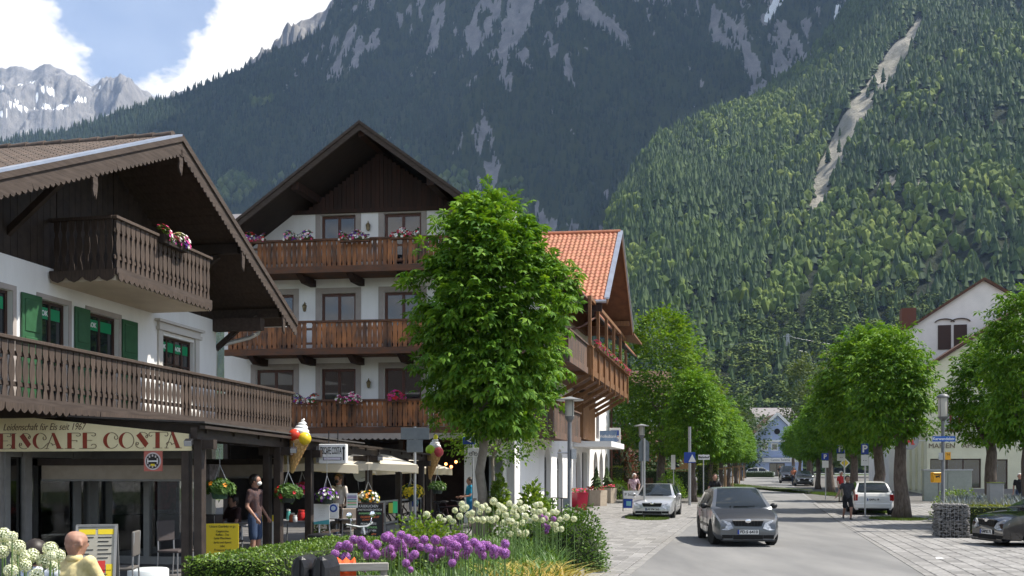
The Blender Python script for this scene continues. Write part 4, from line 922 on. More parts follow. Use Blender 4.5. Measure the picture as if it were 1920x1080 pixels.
for i, (u, c, lab) in enumerate(((733, (.62, .68, .10), 'yellow green price card hung on the terrace railing'), (741, (.05, .62, .25), 'bright green price card hung on the terrace railing'), (716, (.7, .7, .68), 'white price card hung on the terrace railing'))):
    poster('price_card', lab, u, 940 if i == 1 else 943, 962, .12, 25.4 - i * .4, M('card %d' % i, c, rough=.5), [], R(10), legs=False)
# railing on which notices hang
ra = frame_obj('terrace_railing', 'low railing with clear panels along the cafe terrace', 'railing')
for a, b_ in ((-4.4, -2.65), (-2.6, -.85), (-.65, .45), (.5, 1.6), (1.8, 2.8), (2.85, 3.85)):
    f = MB(); f.box(a, b_, CF - .02, CF + .02, 1.08, 1.13); f.box(a, b_, CF - .02, CF + .02, .50, .55); f.box(a, a + .04, CF - .018, CF + .018, .05, 1.08); f.box(b_ - .04, b_, CF - .018, CF + .018, .05, 1.08); f.build('frame', m_wbeam if a < -.7 else m_grey, ra)
    g = MB(); g.box(a + .04, b_ - .04, CF - .005, CF + .005, .55, 1.08); g.build('panel', clear_glass('railing glass', (.75, .78, .8), .6), ra)
    f = MB(); f.box(a, b_, CF - .06, CF + .06, .06, .44); f.build('plinth', M('grey plinth', (.22, .21, .20), (.17, .165, .16), rough=.9), ra)

# --- furniture
def table(x, y, r, h, label, rect=None):
    o = tag(empty('cafe_table', (x, y, .05), PHI), label, 'table', 'cafe tables'); p = MB()
    if rect: p.box(-rect[0], rect[0], -rect[1], rect[1], h - .03, h)
    else: p.lathe([(0, h - .03), (r, h - .03), (r, h), (0, h)], 20)
    p.build('tabletop', M('grey tabletop', (.28, .28, .29), rough=.4), o)
    for sx, sy in ((-1, -1), (1, -1), (1, 1), (-1, 1)):
        l = MB(); a = (rect[0] if rect else r * .7) * .9; b_ = (rect[1] if rect else r * .7) * .9; l.tube([(sx * a, sy * b_, 0), (sx * a * .9, sy * b_ * .9, h - .03)], .016, 6); l.build('leg', m_steel, o)
    return o
table(uX(568, 20.9), 20.9, .4, .78, 'grey cafe table with red jars behind the hedge', (.35, .6))
table(uX(640, 23), 22.6, .4, .74, 'grey cafe table by the waiter', (.35, .5))
table(uX(440, 19.8), 19.8, .4, .76, 'dark table behind the yellow poster', (.4, .4))
def jar(u, v0, v1, Y, r, col, label, lid):
    z0 = Zv(v1, Y); z1 = Zv(v0, Y); o = tag(empty('jar', (uX(u, Y), Y, z0), 0), label, 'jar', 'jars on the cafe table'); p = MB(); h = z1 - z0; p.lathe([(r * .8, 0), (r, h * .1), (r, h * .7), (r * .75, h * .82), (r * .75, h * .86)], 14); p.build('body', M('jar %.2f%.2f' % col[:2], col, rough=.25), o, smooth=True)
    p = MB(); p.lathe([(r * .82, h * .86), (r * .82, h), (0, h)], 14); p.build('lid', M('lid%.2f' % lid[0], lid, rough=.4), o)
jar(565, 956, 978, 20.7, .085, (.50, .03, .03), 'tall red jar on the cafe table', (.55, .05, .04)); jar(548, 962, 979, 20.6, .07, (.42, .12, .05), 'orange jar on the cafe table', (.5, .5, .48)); jar(541, 955, 977, 20.9, .05, (.10, .42, .38), 'slim teal bottle on the cafe table', (.6, .6, .58)); jar(553, 966, 979, 20.3, .05, (.6, .6, .6), 'white cup on the cafe table', (.6, .6, .6))
def chair(x, y, rz, col, label, z=.05):
    o = tag(empty('cafe_chair', (x, y, z), rz), label, 'chair', 'cafe chairs'); m = M('chair %.3f' % col[0], col, rough=.6)
    p = MB(); p.box(-.22, .22, -.22, .22, .43, .47); p.build('seat', m, o, bevel=.01)
    p = MB(); p.box(-.22, .22, .2, .235, .62, .98); p.build('backrest', m, o, bevel=.015)
    for sx in (-1, 1):
        l = MB(); l.tube([(sx * .2, -.2, 0), (sx * .2, -.2, .43)], .013, 6); l.build('leg', m_steel, o)
        l = MB(); l.tube([(sx * .2, .24, 0), (sx * .2, .21, .45), (sx * .2, .23, .97)], .013, 6); l.build('leg', m_steel, o)
    return o
for i, (u, Y, rz, c, lab) in enumerate(((655, 22.6, R(200), (.30, .25, .20), 'beige cafe chair beside the chalkboard'), (640, 24.4, R(20), (.10, .08, .07), 'dark cafe chair behind the waiter'), (430, 18.9, R(90), (.05, .04, .04), 'black cafe chair behind the yellow poster'), (330, 16.6, R(70), (.06, .05, .05), 'black cafe chair by the white pedestal'), (225, 13.6, R(-80), (.12, .11, .10), 'grey cafe chair behind the menu board'))):
    chair(uX(u, Y), Y, rz, c, lab)
# pedestal
pd = tag(empty('pedestal', (uX(278, 15), 15, .05)), 'round white pedestal at the cafe entrance', 'pedestal'); p = MB(); p.lathe([(.30, 0), (.31, .02), (.31, .28), (.29, .30), (0, .30)], 28); p.build('drum', M('white pedestal', (.60, .64, .64), rough=.5), pd, smooth=True)
# A-board menu
ab = tag(empty('menu_stand', (uX(182, 12.4), 12.4, 0), R(14)), 'grey framed A-board menu with yellow headings by the seated man', 'sign')
for sgn in (-1, 1):
    f = MB(); a = Vector((0, sgn * .26, .05)); e = Vector((0, sgn * .02, 1.17)); d = e - a
    for sx in (-.235, .235): f.bar((sx, a.y, a.z), (sx, e.y, e.z), .03, .03)
    f.bar((-.25, e.y, e.z), (.25, e.y, e.z), .03, .03); f.bar((-.25, a.y + d.y * .1, a.z + d.z * .1), (.25, a.y + d.y * .1, a.z + d.z * .1), .03, .03); f.build('frame', m_grey, ab)
    pn = MB(); b0 = a + d * .12; b1 = a + d * .98; pn.add([(-.22, b0.y, b0.z), (.22, b0.y, b0.z), (.22, b1.y, b1.z), (-.22, b1.y, b1.z), (-.22, b0.y + .012, b0.z), (.22, b0.y + .012, b0.z), (.22, b1.y + .012, b1.z), (-.22, b1.y + .012, b1.z)], [(0, 1, 2, 3), (7, 6, 5, 4), (0, 4, 5, 1), (3, 2, 6, 7), (0, 3, 7, 4), (1, 5, 6, 2)]); po = pn.build('panel', M('menu grey', (.42, .40, .33), (.36, .34, .28), rough=.5), ab)
    if sgn < 0:
        tl = math.atan2(d.y, d.z)
        def strip(x0, x1, t0, t1, m, nm):
            q = MB(); p0 = a + d * t0; p1 = a + d * t1; q.quad((x0, p0.y - .004, p0.z), (x1, p0.y - .004, p0.z), (x1, p1.y - .004, p1.z), (x0, p1.y - .004, p1.z)); q.build(nm, m, po)
        strip(-.21, -.01, .90, .96, m_yel, 'heading'); strip(.02, .21, .90, .96, m_yel, 'heading'); strip(.13, .21, .42, .56, m_yel, 'picture'); strip(.03, .12, .46, .60, m_red, 'picture')
        for k in range(15):
            if k in (6, 7): continue
            strip(-.2, -.03 - .05 * (k % 3), .86 - k * .047, .872 - k * .047, m_print, 'text_line'); strip(.02, .19 - .04 * (k % 2), .86 - k * .047, .872 - k * .047, m_print, 'text_line')
# bench for the two guests
bn = tag(empty('garden_bench', (uX(118, 8.7), 8.9, 0), R(6)), 'dark green garden bench the two guests sit on', 'bench'); m_bg = M('dark green slat', (.012, .045, .02), (.02, .06, .03), rough=.5)
for k in range(4): p = MB(); p.box(-.85, .85, -.25 + k * .12, -.15 + k * .12, .42, .45); p.build('seat_slat', m_bg, bn)
for k in range(3): p = MB(); p.box(-.85, .85, -.33 - k * .01, -.305 - k * .01, .53 + k * .12, .62 + k * .12); p.build('back_slat', m_bg, bn)
for sx in (-.75, .75):
    p = MB(); p.tube([(sx, -.25, 0), (sx, -.3, .45), (sx, -.34, .88)], .02, 6); p.tube([(sx, .2, 0), (sx, .2, .43)], .02, 6); p.tube([(sx, -.3, .42), (sx, .2, .42)], .02, 6); p.build('leg', m_black, bn)
# ================================================================ hotel with three timber balconies
HA, HB = R(7), R(13.5)
E1 = Vector((math.cos(HA), -math.sin(HA), 0)); E2 = Vector((math.sin(HB), math.cos(HB), 0)); HO = Vector((.1, 35.3, 0))
def hx(p): return E1 * p.x + E2 * p.y + Vector((0, 0, p.z))        # a (across), d (into depth), z
hot = empty('hotel', HO); tag(hot, 'large white alpine hotel with weathered orange timber balconies and dark gable', 'hotel')
m_hwood = M('orange weathered wood', (.36, .145, .056), (.05, .036, .03), rough=.8, scale=1.9, stretch=(2.4, 2.4, .55), detail=7, bump=.12, coords='Position', rv=.18, lo=.36, hi=.66)
m_hbeam = M('red brown beam', (.15, .062, .03), (.085, .05, .035), rough=.8, scale=2, stretch=(1, 1, 4), coords='Position', bump=.1)
m_hgable = M('dark red brown boarding', (.045, .018, .011), (.022, .012, .009), rough=.8, scale=3, stretch=(4, 4, .4), coords='Position', rv=.2)
m_hfr = M('brown window frame', (.10, .032, .015), (.07, .025, .014), rough=.45)
m_orange = M('new orange timber', (.21, .10, .038), (.15, .07, .027), rough=.65, scale=3, stretch=(3, 3, .5), coords='Position', rv=.12)
m_otile = M('orange roof tile', (.42, .18, .10), (.31, .125, .07), rough=.75, scale=2.5, detail=6, isl=.12)
m_copper = M('copper gutter', (.16, .07, .045), (.11, .055, .04), rough=.45, metal=.5)
FL = [3.48, 6.38, 9.38]; HW = [(-10.02, -8.52), (-7.44, -6.08), (-4.98, -3.54), (-2.40, -1.05)]
hl = [(a, b, f + .0, f + 2.36 - .03 * i) for i, f in enumerate(FL) for a, b in HW if not (i == 2 and a < -9)]
wl = MB(); grid_wall(wl, -11.3, 0, 3.2, 11.86, 0, .3, hl)
grid_wall(wl, -1.9, 0, 0, 3.2, 0, .3, [(-1.25, -.45, 0, 2.5)])
wl.build('wall', m_plaster, hot, xf=hx)
# street side wall with arches and windows
SH = [(5.5, 6.95, 0, 3.0), (8.4, 9.85, 0, 3.0), (13.6, 15.0, .9, 2.9), (15.5, 17.2, 0, 3.0), (19.6, 21.2, .9, 3.1), (21.9, 23.5, .9, 3.1), (24.2, 25.8, .9, 3.1), (6, 7.2, 6.9, 8.3), (9.6, 10.8, 6.4, 8.5), (13, 14.2, 6.4, 8.5), (3.0, 4.2, 6.9, 8.3), (16.4, 17.6, 6.9, 8.3), (21, 22.2, 6.9, 8.3), (6.5, 7.7, 3.9, 5.5), (11, 12.2, 3.9, 5.5), (15.3, 16.5, 3.9, 5.5), (20.6, 21.8, 3.9, 5.5)]
sw = MB(); grid_wall(sw, 0, 26.5, 0, 9.4, 0, .3, SH)
def sx_(p): return hx(Vector((-p.y - .002, p.x, p.z)))                 # wall built in x-z turned on to the street side
sw.build('wall', m_plaster, hot, xf=sx_)
bkw = MB(); bkw.quad((-11.3, 26.5, 0), (0, 26.5, 0), (0, 26.5, 9.4), (-11.3, 26.5, 9.4)); bkw.quad((-11.3, 0, 3.2), (-11.3, 26.5, 3.2), (-11.3, 26.5, 9.4), (-11.3, 0, 9.4)); bkw.build('wall', m_plaster, hot, xf=hx)
for i, (a, b, z0, z1) in enumerate(hl):
    lo = z0 < 6
    window(hot, a, b, z0, z1, .11, fr=m_hfr, mull=1, trans=(.22,) if not lo else (.3,), fw=.10, xf=hx, curtain=((.05, .34, m_curt) if lo else ((.0, .5, m_curt) if i % 3 == 1 else None)))
    s = MB(); t = .21
    s.box(a - t, a - .003, -.02, -.003, z0, z1 + t); s.box(b + .003, b + t, -.02, -.003, z0, z1 + t); s.box(a - .003, b + .003, -.02, -.003, z1 + .003, z1 + t); s.build('window_surround', m_surr, hot, xf=hx)
def arch_fill(d0, d1, z1, mat_f, name, glass=m_glass):
    """pointed arch head: plaster spandrels over a recessed glazed door"""
    n = 8; w = (d1 - d0) / 2; c = (d0 + d1) / 2; h = .85
    for s in (-1, 1):
        pts = [(c, z1)] + [(c + s * w, z1)] + [(c + s * w, z1 - h)] + [(c + s * w * math.cos(t * math.pi / 2 / n), z1 - h + h * math.sin(t * math.pi / 2 / n) ** 1.0) for t in range(1, n)]
        sp = MB(); sp.prism(pts, (0, .005, 0), (1, 0, 0), (0, 0, 1), (0, .29, 0)); sp.build('arch_spandrel', m_plaster, hot, xf=sx_)
    window(hot, d0, d1, SHz, z1, .2, fr=mat_f, mull=1, trans=(.68,), fw=.1, xf=sx_, name=name, gl=glass)
m_greyf = M('grey door frame', (.17, .165, .16), (.14, .135, .13), rough=.6)
for i, (a, b, z0, z1) in enumerate(SH):
    SHz = z0
    if i in (0, 1): arch_fill(a, b, z1, m_greyf, 'door')
    elif i in (2, 4, 5, 6): arch_fill(a, b, z1, m_orange, 'window')
    elif i == 3: window(hot, a, b, z0, z1, .2, fr=m_greyf, mull=1, fw=.08, xf=sx_, name='door')
    else: window(hot, a, b, z0, z1, .12, fr=m_hfr, mull=1, fw=.09, xf=sx_)
# restaurant under the first balcony: dim room, glazed
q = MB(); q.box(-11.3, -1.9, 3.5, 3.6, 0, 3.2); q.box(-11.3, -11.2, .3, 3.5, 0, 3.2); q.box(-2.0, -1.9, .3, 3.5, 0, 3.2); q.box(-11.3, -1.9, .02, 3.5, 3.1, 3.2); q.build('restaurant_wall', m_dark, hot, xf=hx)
for a in (-11.2, -9.0, -6.6, -4.3, -3.1): q = MB(); q.box(a - .09, a + .09, -.1, .1, 0, 3.19); q.build('post', m_perg, hot, xf=hx)
# --- gable
gw = empty('gable_wall', (0, 0, 0), 0, hot); AR, ZR, SLH = -5.11, 14.40, .735
def hz(a): return ZR - SLH * abs(a - AR)
a = -10.8
while a < .5:
    z1 = min(hz(a), hz(a + .16)) - .35
    if z1 > 11.95: q = MB(); q.box(a, a + .155, -.06 - .01 * (int(a * 7) % 2), .05, 11.86, z1); q.build('board', m_hgable, gw, xf=hx)
    a += .162
q = MB(); q.box(-9, -1.2, -.10, .04, 11.74, 11.88); q.build('sill_beam', m_hgable, gw, xf=hx)
# --- roof
rf = empty('roof', (0, 0, 0), 0, hot); AL_, AE = -11.85, 1.63; DF, DB = -2.0, 27.5
def hslab(a0, a1, o0, o1, d0, d1):
    z0, z1 = hz(a0), hz(a1); m = MB(); m.add([(a0, d0, z0 + o0), (a1, d0, z1 + o0), (a1, d1, z1 + o0), (a0, d1, z0 + o0), (a0, d0, z0 + o1), (a1, d0, z1 + o1), (a1, d1, z1 + o1), (a0, d1, z0 + o1)], [(0, 3, 2, 1), (4, 5, 6, 7), (0, 1, 5, 4), (1, 2, 6, 5), (2, 3, 7, 6), (3, 0, 4, 7)]); return m
for a0, a1 in ((AL_, AR), (AR, AE)):
    hslab(a0, a1, -.12, -.02, DF + .04, DB).build('roof_deck', M('dark roof boarding', (.03, .021, .016), (.045, .03, .022), rough=.85, scale=3, stretch=(1, 6, 1)), rf, xf=hx)
    hslab(a0, a1, -.02, .06, DF, DB).build('tile_layer', m_otile, rf, xf=hx)
    hslab(a0, a1, -.26, .02, DF - .05, DF + .03).build('bargeboard', m_barge, rf, xf=hx)
    hslab(a0, a1, -.04, .075, DF - .10, DF - .045).build('verge_board', m_barge, rf, xf=hx)
for a0, dz in ((-10.4, 0), (-7.6, 0), (AR, 0), (-2.6, 0), (-.1, 0)):
    z = hz(a0) - .26; q = MB(); q.box(a0 - .13, a0 + .13, DF + .15, 1.0, z - .16, z + .12); q.build('purlin', m_hgable, rf, xf=hx)
q = MB(); q.tube([(AE + .08, DF, hz(AE) - .06), (AE + .08, 9.0, hz(AE) - .06)], .085, 10); q.build('gutter', m_copper, rf, xf=hx, smooth=True)
q = MB(); zz = hz(AE) - .1; q.tube([(AE + .08, 8.8, zz), (AE + .05, 8.9, zz - .3), (AE - .5, 8.3, zz - .8), (.25, 7.2, zz - 1.25), (.12, 7.0, zz - 1.6), (.12, 7.0, 7.0)], .06, 8); q.build('down_pipe', m_copper, hot, xf=hx, smooth=True)
q = MB(); q.tube([(.14, 26.3, 9.0), (.14, 26.3, .3)], .07, 8); q.build('down_pipe', m_copper, hot, xf=hx, smooth=True)
# --- cross gable over the street
CA, CD, CZ, CS, CH = 2.5, 11.6, 13.6, .83, 5.0
def cz(d): return CZ - CS * abs(d - CD)
def cslab(d0, d1, o0, o1, a0, a1):
    z0, z1 = cz(d0), cz(d1); m = MB(); m.add([(a0, d0, z0 + o0), (a1, d0, z0 + o0), (a1, d1, z1 + o0), (a0, d1, z1 + o0), (a0, d0, z0 + o1), (a1, d0, z0 + o1), (a1, d1, z1 + o1), (a0, d1, z1 + o1)], [(0, 3, 2, 1), (4, 5, 6, 7), (0, 1, 5, 4), (1, 2, 6, 5), (2, 3, 7, 6), (3, 0, 4, 7)]); return m
cg = empty('cross_gable', (0, 0, 0), 0, hot)
for d0, d1 in ((CD - CH, CD), (CD, CD + CH)):
    cslab(d0, d1, -.14, -.02, -4.5, CA).build('soffit', m_orange if 0 else M('brown soffit', (.17, .08, .035), (.12, .055, .026), rough=.75, scale=3, stretch=(1, 1, 1)), cg, xf=hx)
    cslab(d0, d1, -.22, .06, CA, CA + .05).build('bargeboard', M('brown bargeboard', (.20, .095, .04), (.15, .07, .03), rough=.7), cg, xf=hx)
    cslab(d0, d1, .02, .10, CA - .1, CA + .12).build('verge_flashing', m_zinc, cg, xf=hx)
# tiles of the slope facing the square, joined (each under ten pixels)
tl = MB(); nrow = 22; cth = math.atan(CS); Lr = CH / math.cos(cth)
for r_ in range(nrow):
    s0 = r_ * Lr / nrow; s1 = s0 + Lr / nrow * 1.12
    for c in range(31):
        a0 = -4.4 + c * .2215; seg = 6; vs = []
        for (sv, zo) in ((s0, .02), (s1, .045)):
            for i in range(seg + 1):
                t = i / seg; hh = zo + .028 * math.cos(t * 2 * math.pi); d = CD - sv * math.cos(cth); vs.append((a0 + .215 * t, d - hh * math.sin(cth), CZ - sv * math.sin(cth) + hh * math.cos(cth)))
        for i in range(seg + 1): x, y, z = vs[seg + 1 + i]; vs.append((x, y - .0, z - .05))
        tl.add(vs, [(i, i + 1, seg + 2 + i, seg + 1 + i) for i in range(seg)] + [(seg + 1 + i, seg + 2 + i, 2 * seg + 3 + i, 2 * seg + 2 + i) for i in range(seg)])
t = tl.build('roof_tiles', m_otile, cg, xf=hx); t['kind'] = 'stuff'
cslab(CD, CD + CH, -.02, .05, -4.5, CA).build('roof_deck', m_otile, cg, xf=hx)
q = MB(); q.tube([(-4.4, CD, CZ + .05), (CA, CD, CZ + .05)], .1, 8); q.build('ridge_tile', m_otile, cg, xf=hx)
q = MB(); q.box(-.02, .1, CD - 4.6, CD + 4.6, 9.3, 9.5); q.prism([(CD - 4.6, 9.5), (CD + 4.6, 9.5), (CD, cz(CD) - .15)], (.08, 0, 0), (0, 1, 0), (0, 0, 1), (-.1, 0, 0)); q.build('gable_boarding', m_orange, cg, xf=hx)
q = MB(); q.box(-.5, CA - .2, CD - CH - .05, CD - CH + .1, cz(CD - CH) - .5, cz(CD - CH) - .16); q.build('eaves_box', m_hgable, cg, xf=hx); q = MB(); q.tube([(-.8, CD - CH - .12, cz(CD - CH) - .1), (CA, CD - CH - .12, cz(CD - CH) - .1)], .08, 8); q.build('gutter', m_zinc, cg, xf=hx)
for d in (CD - 4.2, CD, CD + 4.2): q = MB(); z = cz(d) - .3; q.box(0, CA - .05, d - .1, d + .1, z - .12, z + .12); q.build('purlin', m_orange, cg, xf=hx)
q = MB(); q.add([(.1, 16.8, 9.9), (2.6, 16.8, 9.35), (2.6, 21, 9.35), (.1, 21, 9.9), (.1, 16.8, 10.0), (2.6, 16.8, 9.45), (2.6, 21, 9.45), (.1, 21, 10.0)], [(0, 3, 2, 1), (4, 5, 6, 7), (0, 1, 5, 4), (1, 2, 6, 5), (2, 3, 7, 6), (3, 0, 4, 7)]); q.build('lean_to_roof', M('brown bargeboard', (.2, .1, .04)), cg, xf=hx)
# --- balconies across the front
hb = MB(); hb.prism(board_outline(.93, .188, ((.10, .10, .03), (.52, .16, .016), (.90, .06, .03)), slit=.008), (0, 0, 0), (1, 0, 0), (0, 0, 1), (0, .025, 0)); ho = hb.build('baluster_board', m_hwood, xf=hx); hb_me = ho.data; bpy.data.objects.remove(ho)
BD = -1.30
for k, f in enumerate(FL):
    bl_ = empty('balcony', (0, 0, 0), 0, hot); a0, a1 = -10.45, .2; n = int((a1 - a0) / .19)
    for i in range(n):
        if rnd.random() < .03: continue
        mesh_obj('baluster_board', hb_me, bl_, hx(Vector((a0 + .19 * (i + .5), BD, f + .09))))
    q = MB(); q.box(a0 - .06, a1 + .06, BD - .05, BD + .08, f + 1.02, f + 1.09); q.box(a0, a1, BD + .027, BD + .07, f + .75, f + .83); q.box(a0, a1, BD + .027, BD + .07, f + .22, f + .3); q.build('rail', m_hbeam, bl_, xf=hx)
    q = MB(); q.box(a0, a1, BD + .0, -.003, f - .12, f - .0); q.build('floor', m_hbeam, bl_, xf=hx)
    q = MB(); q.box(a0 - .08, a1 + .08, BD - .09, BD - .003, f - .16, f + .07); q.build('edge_beam', m_hbeam, bl_, xf=hx)
    if k == 0:
        q = MB(); scallop(q, hx(Vector((a0, BD - .06, f - .16))), hx(Vector((a1, BD - .06, f - .16))), .24, .22, .025, drop=.35); q.build('valance', m_surr, bl_)
    for i in range(6):
        a = a0 + .7 + i * 1.9; q = MB(); q.prism([(BD + .06, f - .16), (-.003, f - .16), (-.003, f - .42), (BD + .5, f - .42)], (a, 0, 0), (0, 1, 0), (0, 0, 1), (.22, 0, 0)); q.build('bracket', m_hgable, bl_, xf=hx)
    q = MB(); q.box(a0 - .03, a0 + .01, BD + .08, -.003, f + .1, f + 1.02); q.build('end_panel', m_hwood, bl_, xf=hx)
# --- weathered corner balcony and the new street balcony
def side_balcony(d0, d1, aw, f, h, mat, bw, name, posts=0):
    r = empty(name, (0, 0, 0), 0, hot); d = d0
    while d < d1 - .02: q = MB(); q.box(aw - .03, aw, d, min(d + bw - .012, d1), f - .08, f + h); q.build('board', mat, r, xf=hx); d += bw
    a = .02
    while a < aw - .05: q = MB(); q.box(a, min(a + bw - .012, aw), d0 - .03, d0, f - .08, f + h); q.build('board', mat, r, xf=hx); a += bw
    q = MB(); q.box(.02, aw + .07, d0 - .09, d0 + .03, f + h, f + h + .06); q.box(aw - .06, aw + .07, d0 + .03, d1, f + h, f + h + .06); q.build('rail', mat, r, xf=hx)
    q = MB(); q.box(.003, aw, d0, d1, f - .2, f - .09); q.build('floor', m_hbeam, r, xf=hx); q = MB(); q.box(.003, aw + .05, d0 - .08, d0 - .035, f - .3, f - .04); q.build('edge_beam', mat, r, xf=hx); q = MB(); q.box(aw + .005, aw + .05, d0 - .03, d1, f - .3, f - .04); q.build('edge_beam', mat, r, xf=hx)
    return r
m_hold = M('old grey brown wood', (.13, .075, .05), (.065, .05, .042), rough=.85, scale=2, stretch=(2, 2, .6), coords='Position', rv=.25)
side_balcony(1.2, 7.2, 1.25, 3.50, .98, m_hold, .24, 'corner_balcony')
side_balcony(.6, 5.0, 1.9, 6.35, .90, m_hold, .24, 'corner_balcony')
sb = side_balcony(5.1, 18.3, 2.05, 6.30, .90, m_orange, .30, 'street_balcony')
for i in range(8):
    d = 5.2 + i * 1.85
    q = MB(); q.box(2.06, 2.14, d - .06, d + .06, 5.75, 7.2); q.build('stile', m_orange, sb, xf=hx)
    q = MB(); q.bar((.02, d, 4.9), (1.95, d, 6.0), .14, .16); q.build('brace', m_orange, sb, xf=hx)
for d in (5.2, 7.6, 10.3, 13.0, 15.7, 18.2): q = MB(); q.box(1.92, 2.05, d - .07, d + .07, 7.26, 9.35 if d < 17 else 8.7); q.build('post', m_orange, sb, xf=hx)
q = MB(); q.box(1.9, 2.06, 5.1, 18.3, 9.2, 9.36); q.build('head_beam', m_orange, sb, xf=hx)
q = MB()   # timber bay below the street balcony
for i in range(8): q.box(.02, .55, 12.5 + i * .5, 12.97 + i * .5, 3.6, 5.9)
q.build('bay_boarding', m_orange, hot, xf=hx)
# bank canopy, plate and light box
q = MB(); q.box(.01, 1.9, 12.8, 18.2, 3.2, 3.48); q.build('canopy', m_whitep, hot, xf=hx)
q = MB(); q.box(1.0, 1.9, 15.0, 15.08, 3.5, 4.1); bp = q.build('plate', M('blue grey plate', (.10, .17, .28), (.16, .22, .32), rough=.4), hot, xf=hx)
text('lettering', 'Volksbank', .24, m_whitep, bp, hx(Vector((1.45, 14.985, 3.8))), (R(90), 0, -HA), sx=.9)
bs = tag(empty('bank_sign', W(1153, 820, 57.5)), 'white bank light box with a blue emblem on the hotel corner', 'sign'); bs.rotation_euler = (0, 0, R(-10))
q = MB(); q.box(-.33, .33, -.1, .1, -.56, .56); q.build('box', m_paper, bs, bevel=.01)
q = MB(); q.box(-.24, .24, -.108, -.101, .10, .42); em = q.build('emblem', m_blue, bs)
q = MB(); q.prism([(-.15, .36), (-.05, .36), (-.05, .30), (-.03, .27), (0, .22), (.03, .27), (.05, .30), (.05, .36), (.15, .36), (.12, .24), (.05, .17), (.03, .11), (-.03, .11), (-.05, .17), (-.12, .24)], (0, -.11, 0), (1, 0, 0), (0, 0, 1), (0, -.006, 0)); q.build('emblem_shape', m_whitep, em)
q = MB(); q.box(-.24, .24, -.108, -.101, .02, .06); q.build('orange_bar', M('orange print', (.7, .2, .02)), bs)
text('lettering', 'Bank', .26, m_blue, bs, (0, -.104, -.16), (R(90), 0, 0), offset=.004); text('lettering', 'Raiffeisen', .10, m_print, bs, (0, -.104, -.40), (R(90), 0, 0))
q = MB(); q.tube([(-.33, 0, .3), (-.8, .05, .3)], .03, 6); q.build('bracket', m_steel, bs)
# wall lanterns
for (u, v) in ((690, 425), (571, 577), (691, 720)):
    p = W(u, v, 35.9) - HO; q = MB(); q.lathe([(.0, -.16), (.06, -.13), (.085, .05), (.1, .06), (.04, .14), (.015, .17), (.015, .22), (0, .22)], 10, p); q.bar(p + Vector((0, .02, .2)), p + Vector((0, .3, .2)), .02, .02); q.build('wall_lantern', M('brass lantern', (.28, .22, .12), (.12, .09, .05), rough=.4, metal=.4), hot)
# restaurant lights (lit)
m_bulb = M('red glowing bulb', (1.0, .22, .06), emit=6)
lamp_no = 'first second third fourth fifth'.split()
for (u, v) in ((836, 870), (846, 875), (855, 866), (879, 877), (884, 883)):
    t = tag(empty('pendant_lamp', W(u, v, 36.6)), 'glowing red pendant lamp in the hotel restaurant, %s from the left' % lamp_no.pop(0), 'lamp', 'red pendant lamps in the restaurant'); q = MB(); q.ell((0, 0, 0), .055, 10, 6); q.build('bulb', m_bulb, t, smooth='all'); q = MB(); q.tube([(0, 0, .05), (0, 0, 3.05 - t.location.z)], .006, 5); q.build('cord', m_black, t)

# ---------------------------------------------------------------- flower boxes
m_fl = {k: M('blossom ' + k, c, rough=.6, isl=.15, trans=.2) for k, c in dict(white=(.85, .84, .82), pink=(.70, .06, .22), red=(.60, .02, .03), violet=(.16, .04, .36), magenta=(.62, .04, .36), yellow=(.80, .62, .03), orange=(.80, .30, .02)).items()}
m_leaf_s = M('box foliage', (.05, .12, .02), (.08, .16, .03), rough=.6, isl=.35, trans=.3)
def blossoms(n, fn, size, cols, r, petals=5):
    out = {}
    for i in range(n):
        c = r.choice(cols); mb = out.setdefault(c, MB()); p, nr = fn(r); p = Vector(p); nr = Vector(nr).normalized(); a = nr.cross(Vector((.3, .5, .8))).normalized(); b = nr.cross(a); s = size * r.uniform(.75, 1.2)
        vs = [p + nr * s * -.15]
        for k in range(petals * 2): t = math.pi * k / petals; q = s * (1 if k % 2 == 0 else .72); vs.append(p + (a * math.cos(t) + b * math.sin(t)) * q + nr * s * .12)
        mb.add(vs, [(0, 1 + k, 1 + (k + 1) % (petals * 2)) for k in range(petals * 2)])
    return out
def leaves_mb(n, fn, size, r, w=.5):
    mb = MB()
    for i in range(n):
        p, nr = fn(r); p = Vector(p); nr = (Vector(nr).normalized() + Vector((r.uniform(-.7, .7), r.uniform(-.7, .7), r.uniform(-.4, .7)))).normalized(); a = nr.cross(Vector((r.random(), r.random(), r.random() + .1))).normalized(); b = nr.cross(a); s = size * r.uniform(.7, 1.3)
        mb.add([p - a * s, p + b * s * w, p + a * s - nr * s * .25, p - b * s * w], [(0, 1, 2, 3)])
    return mb
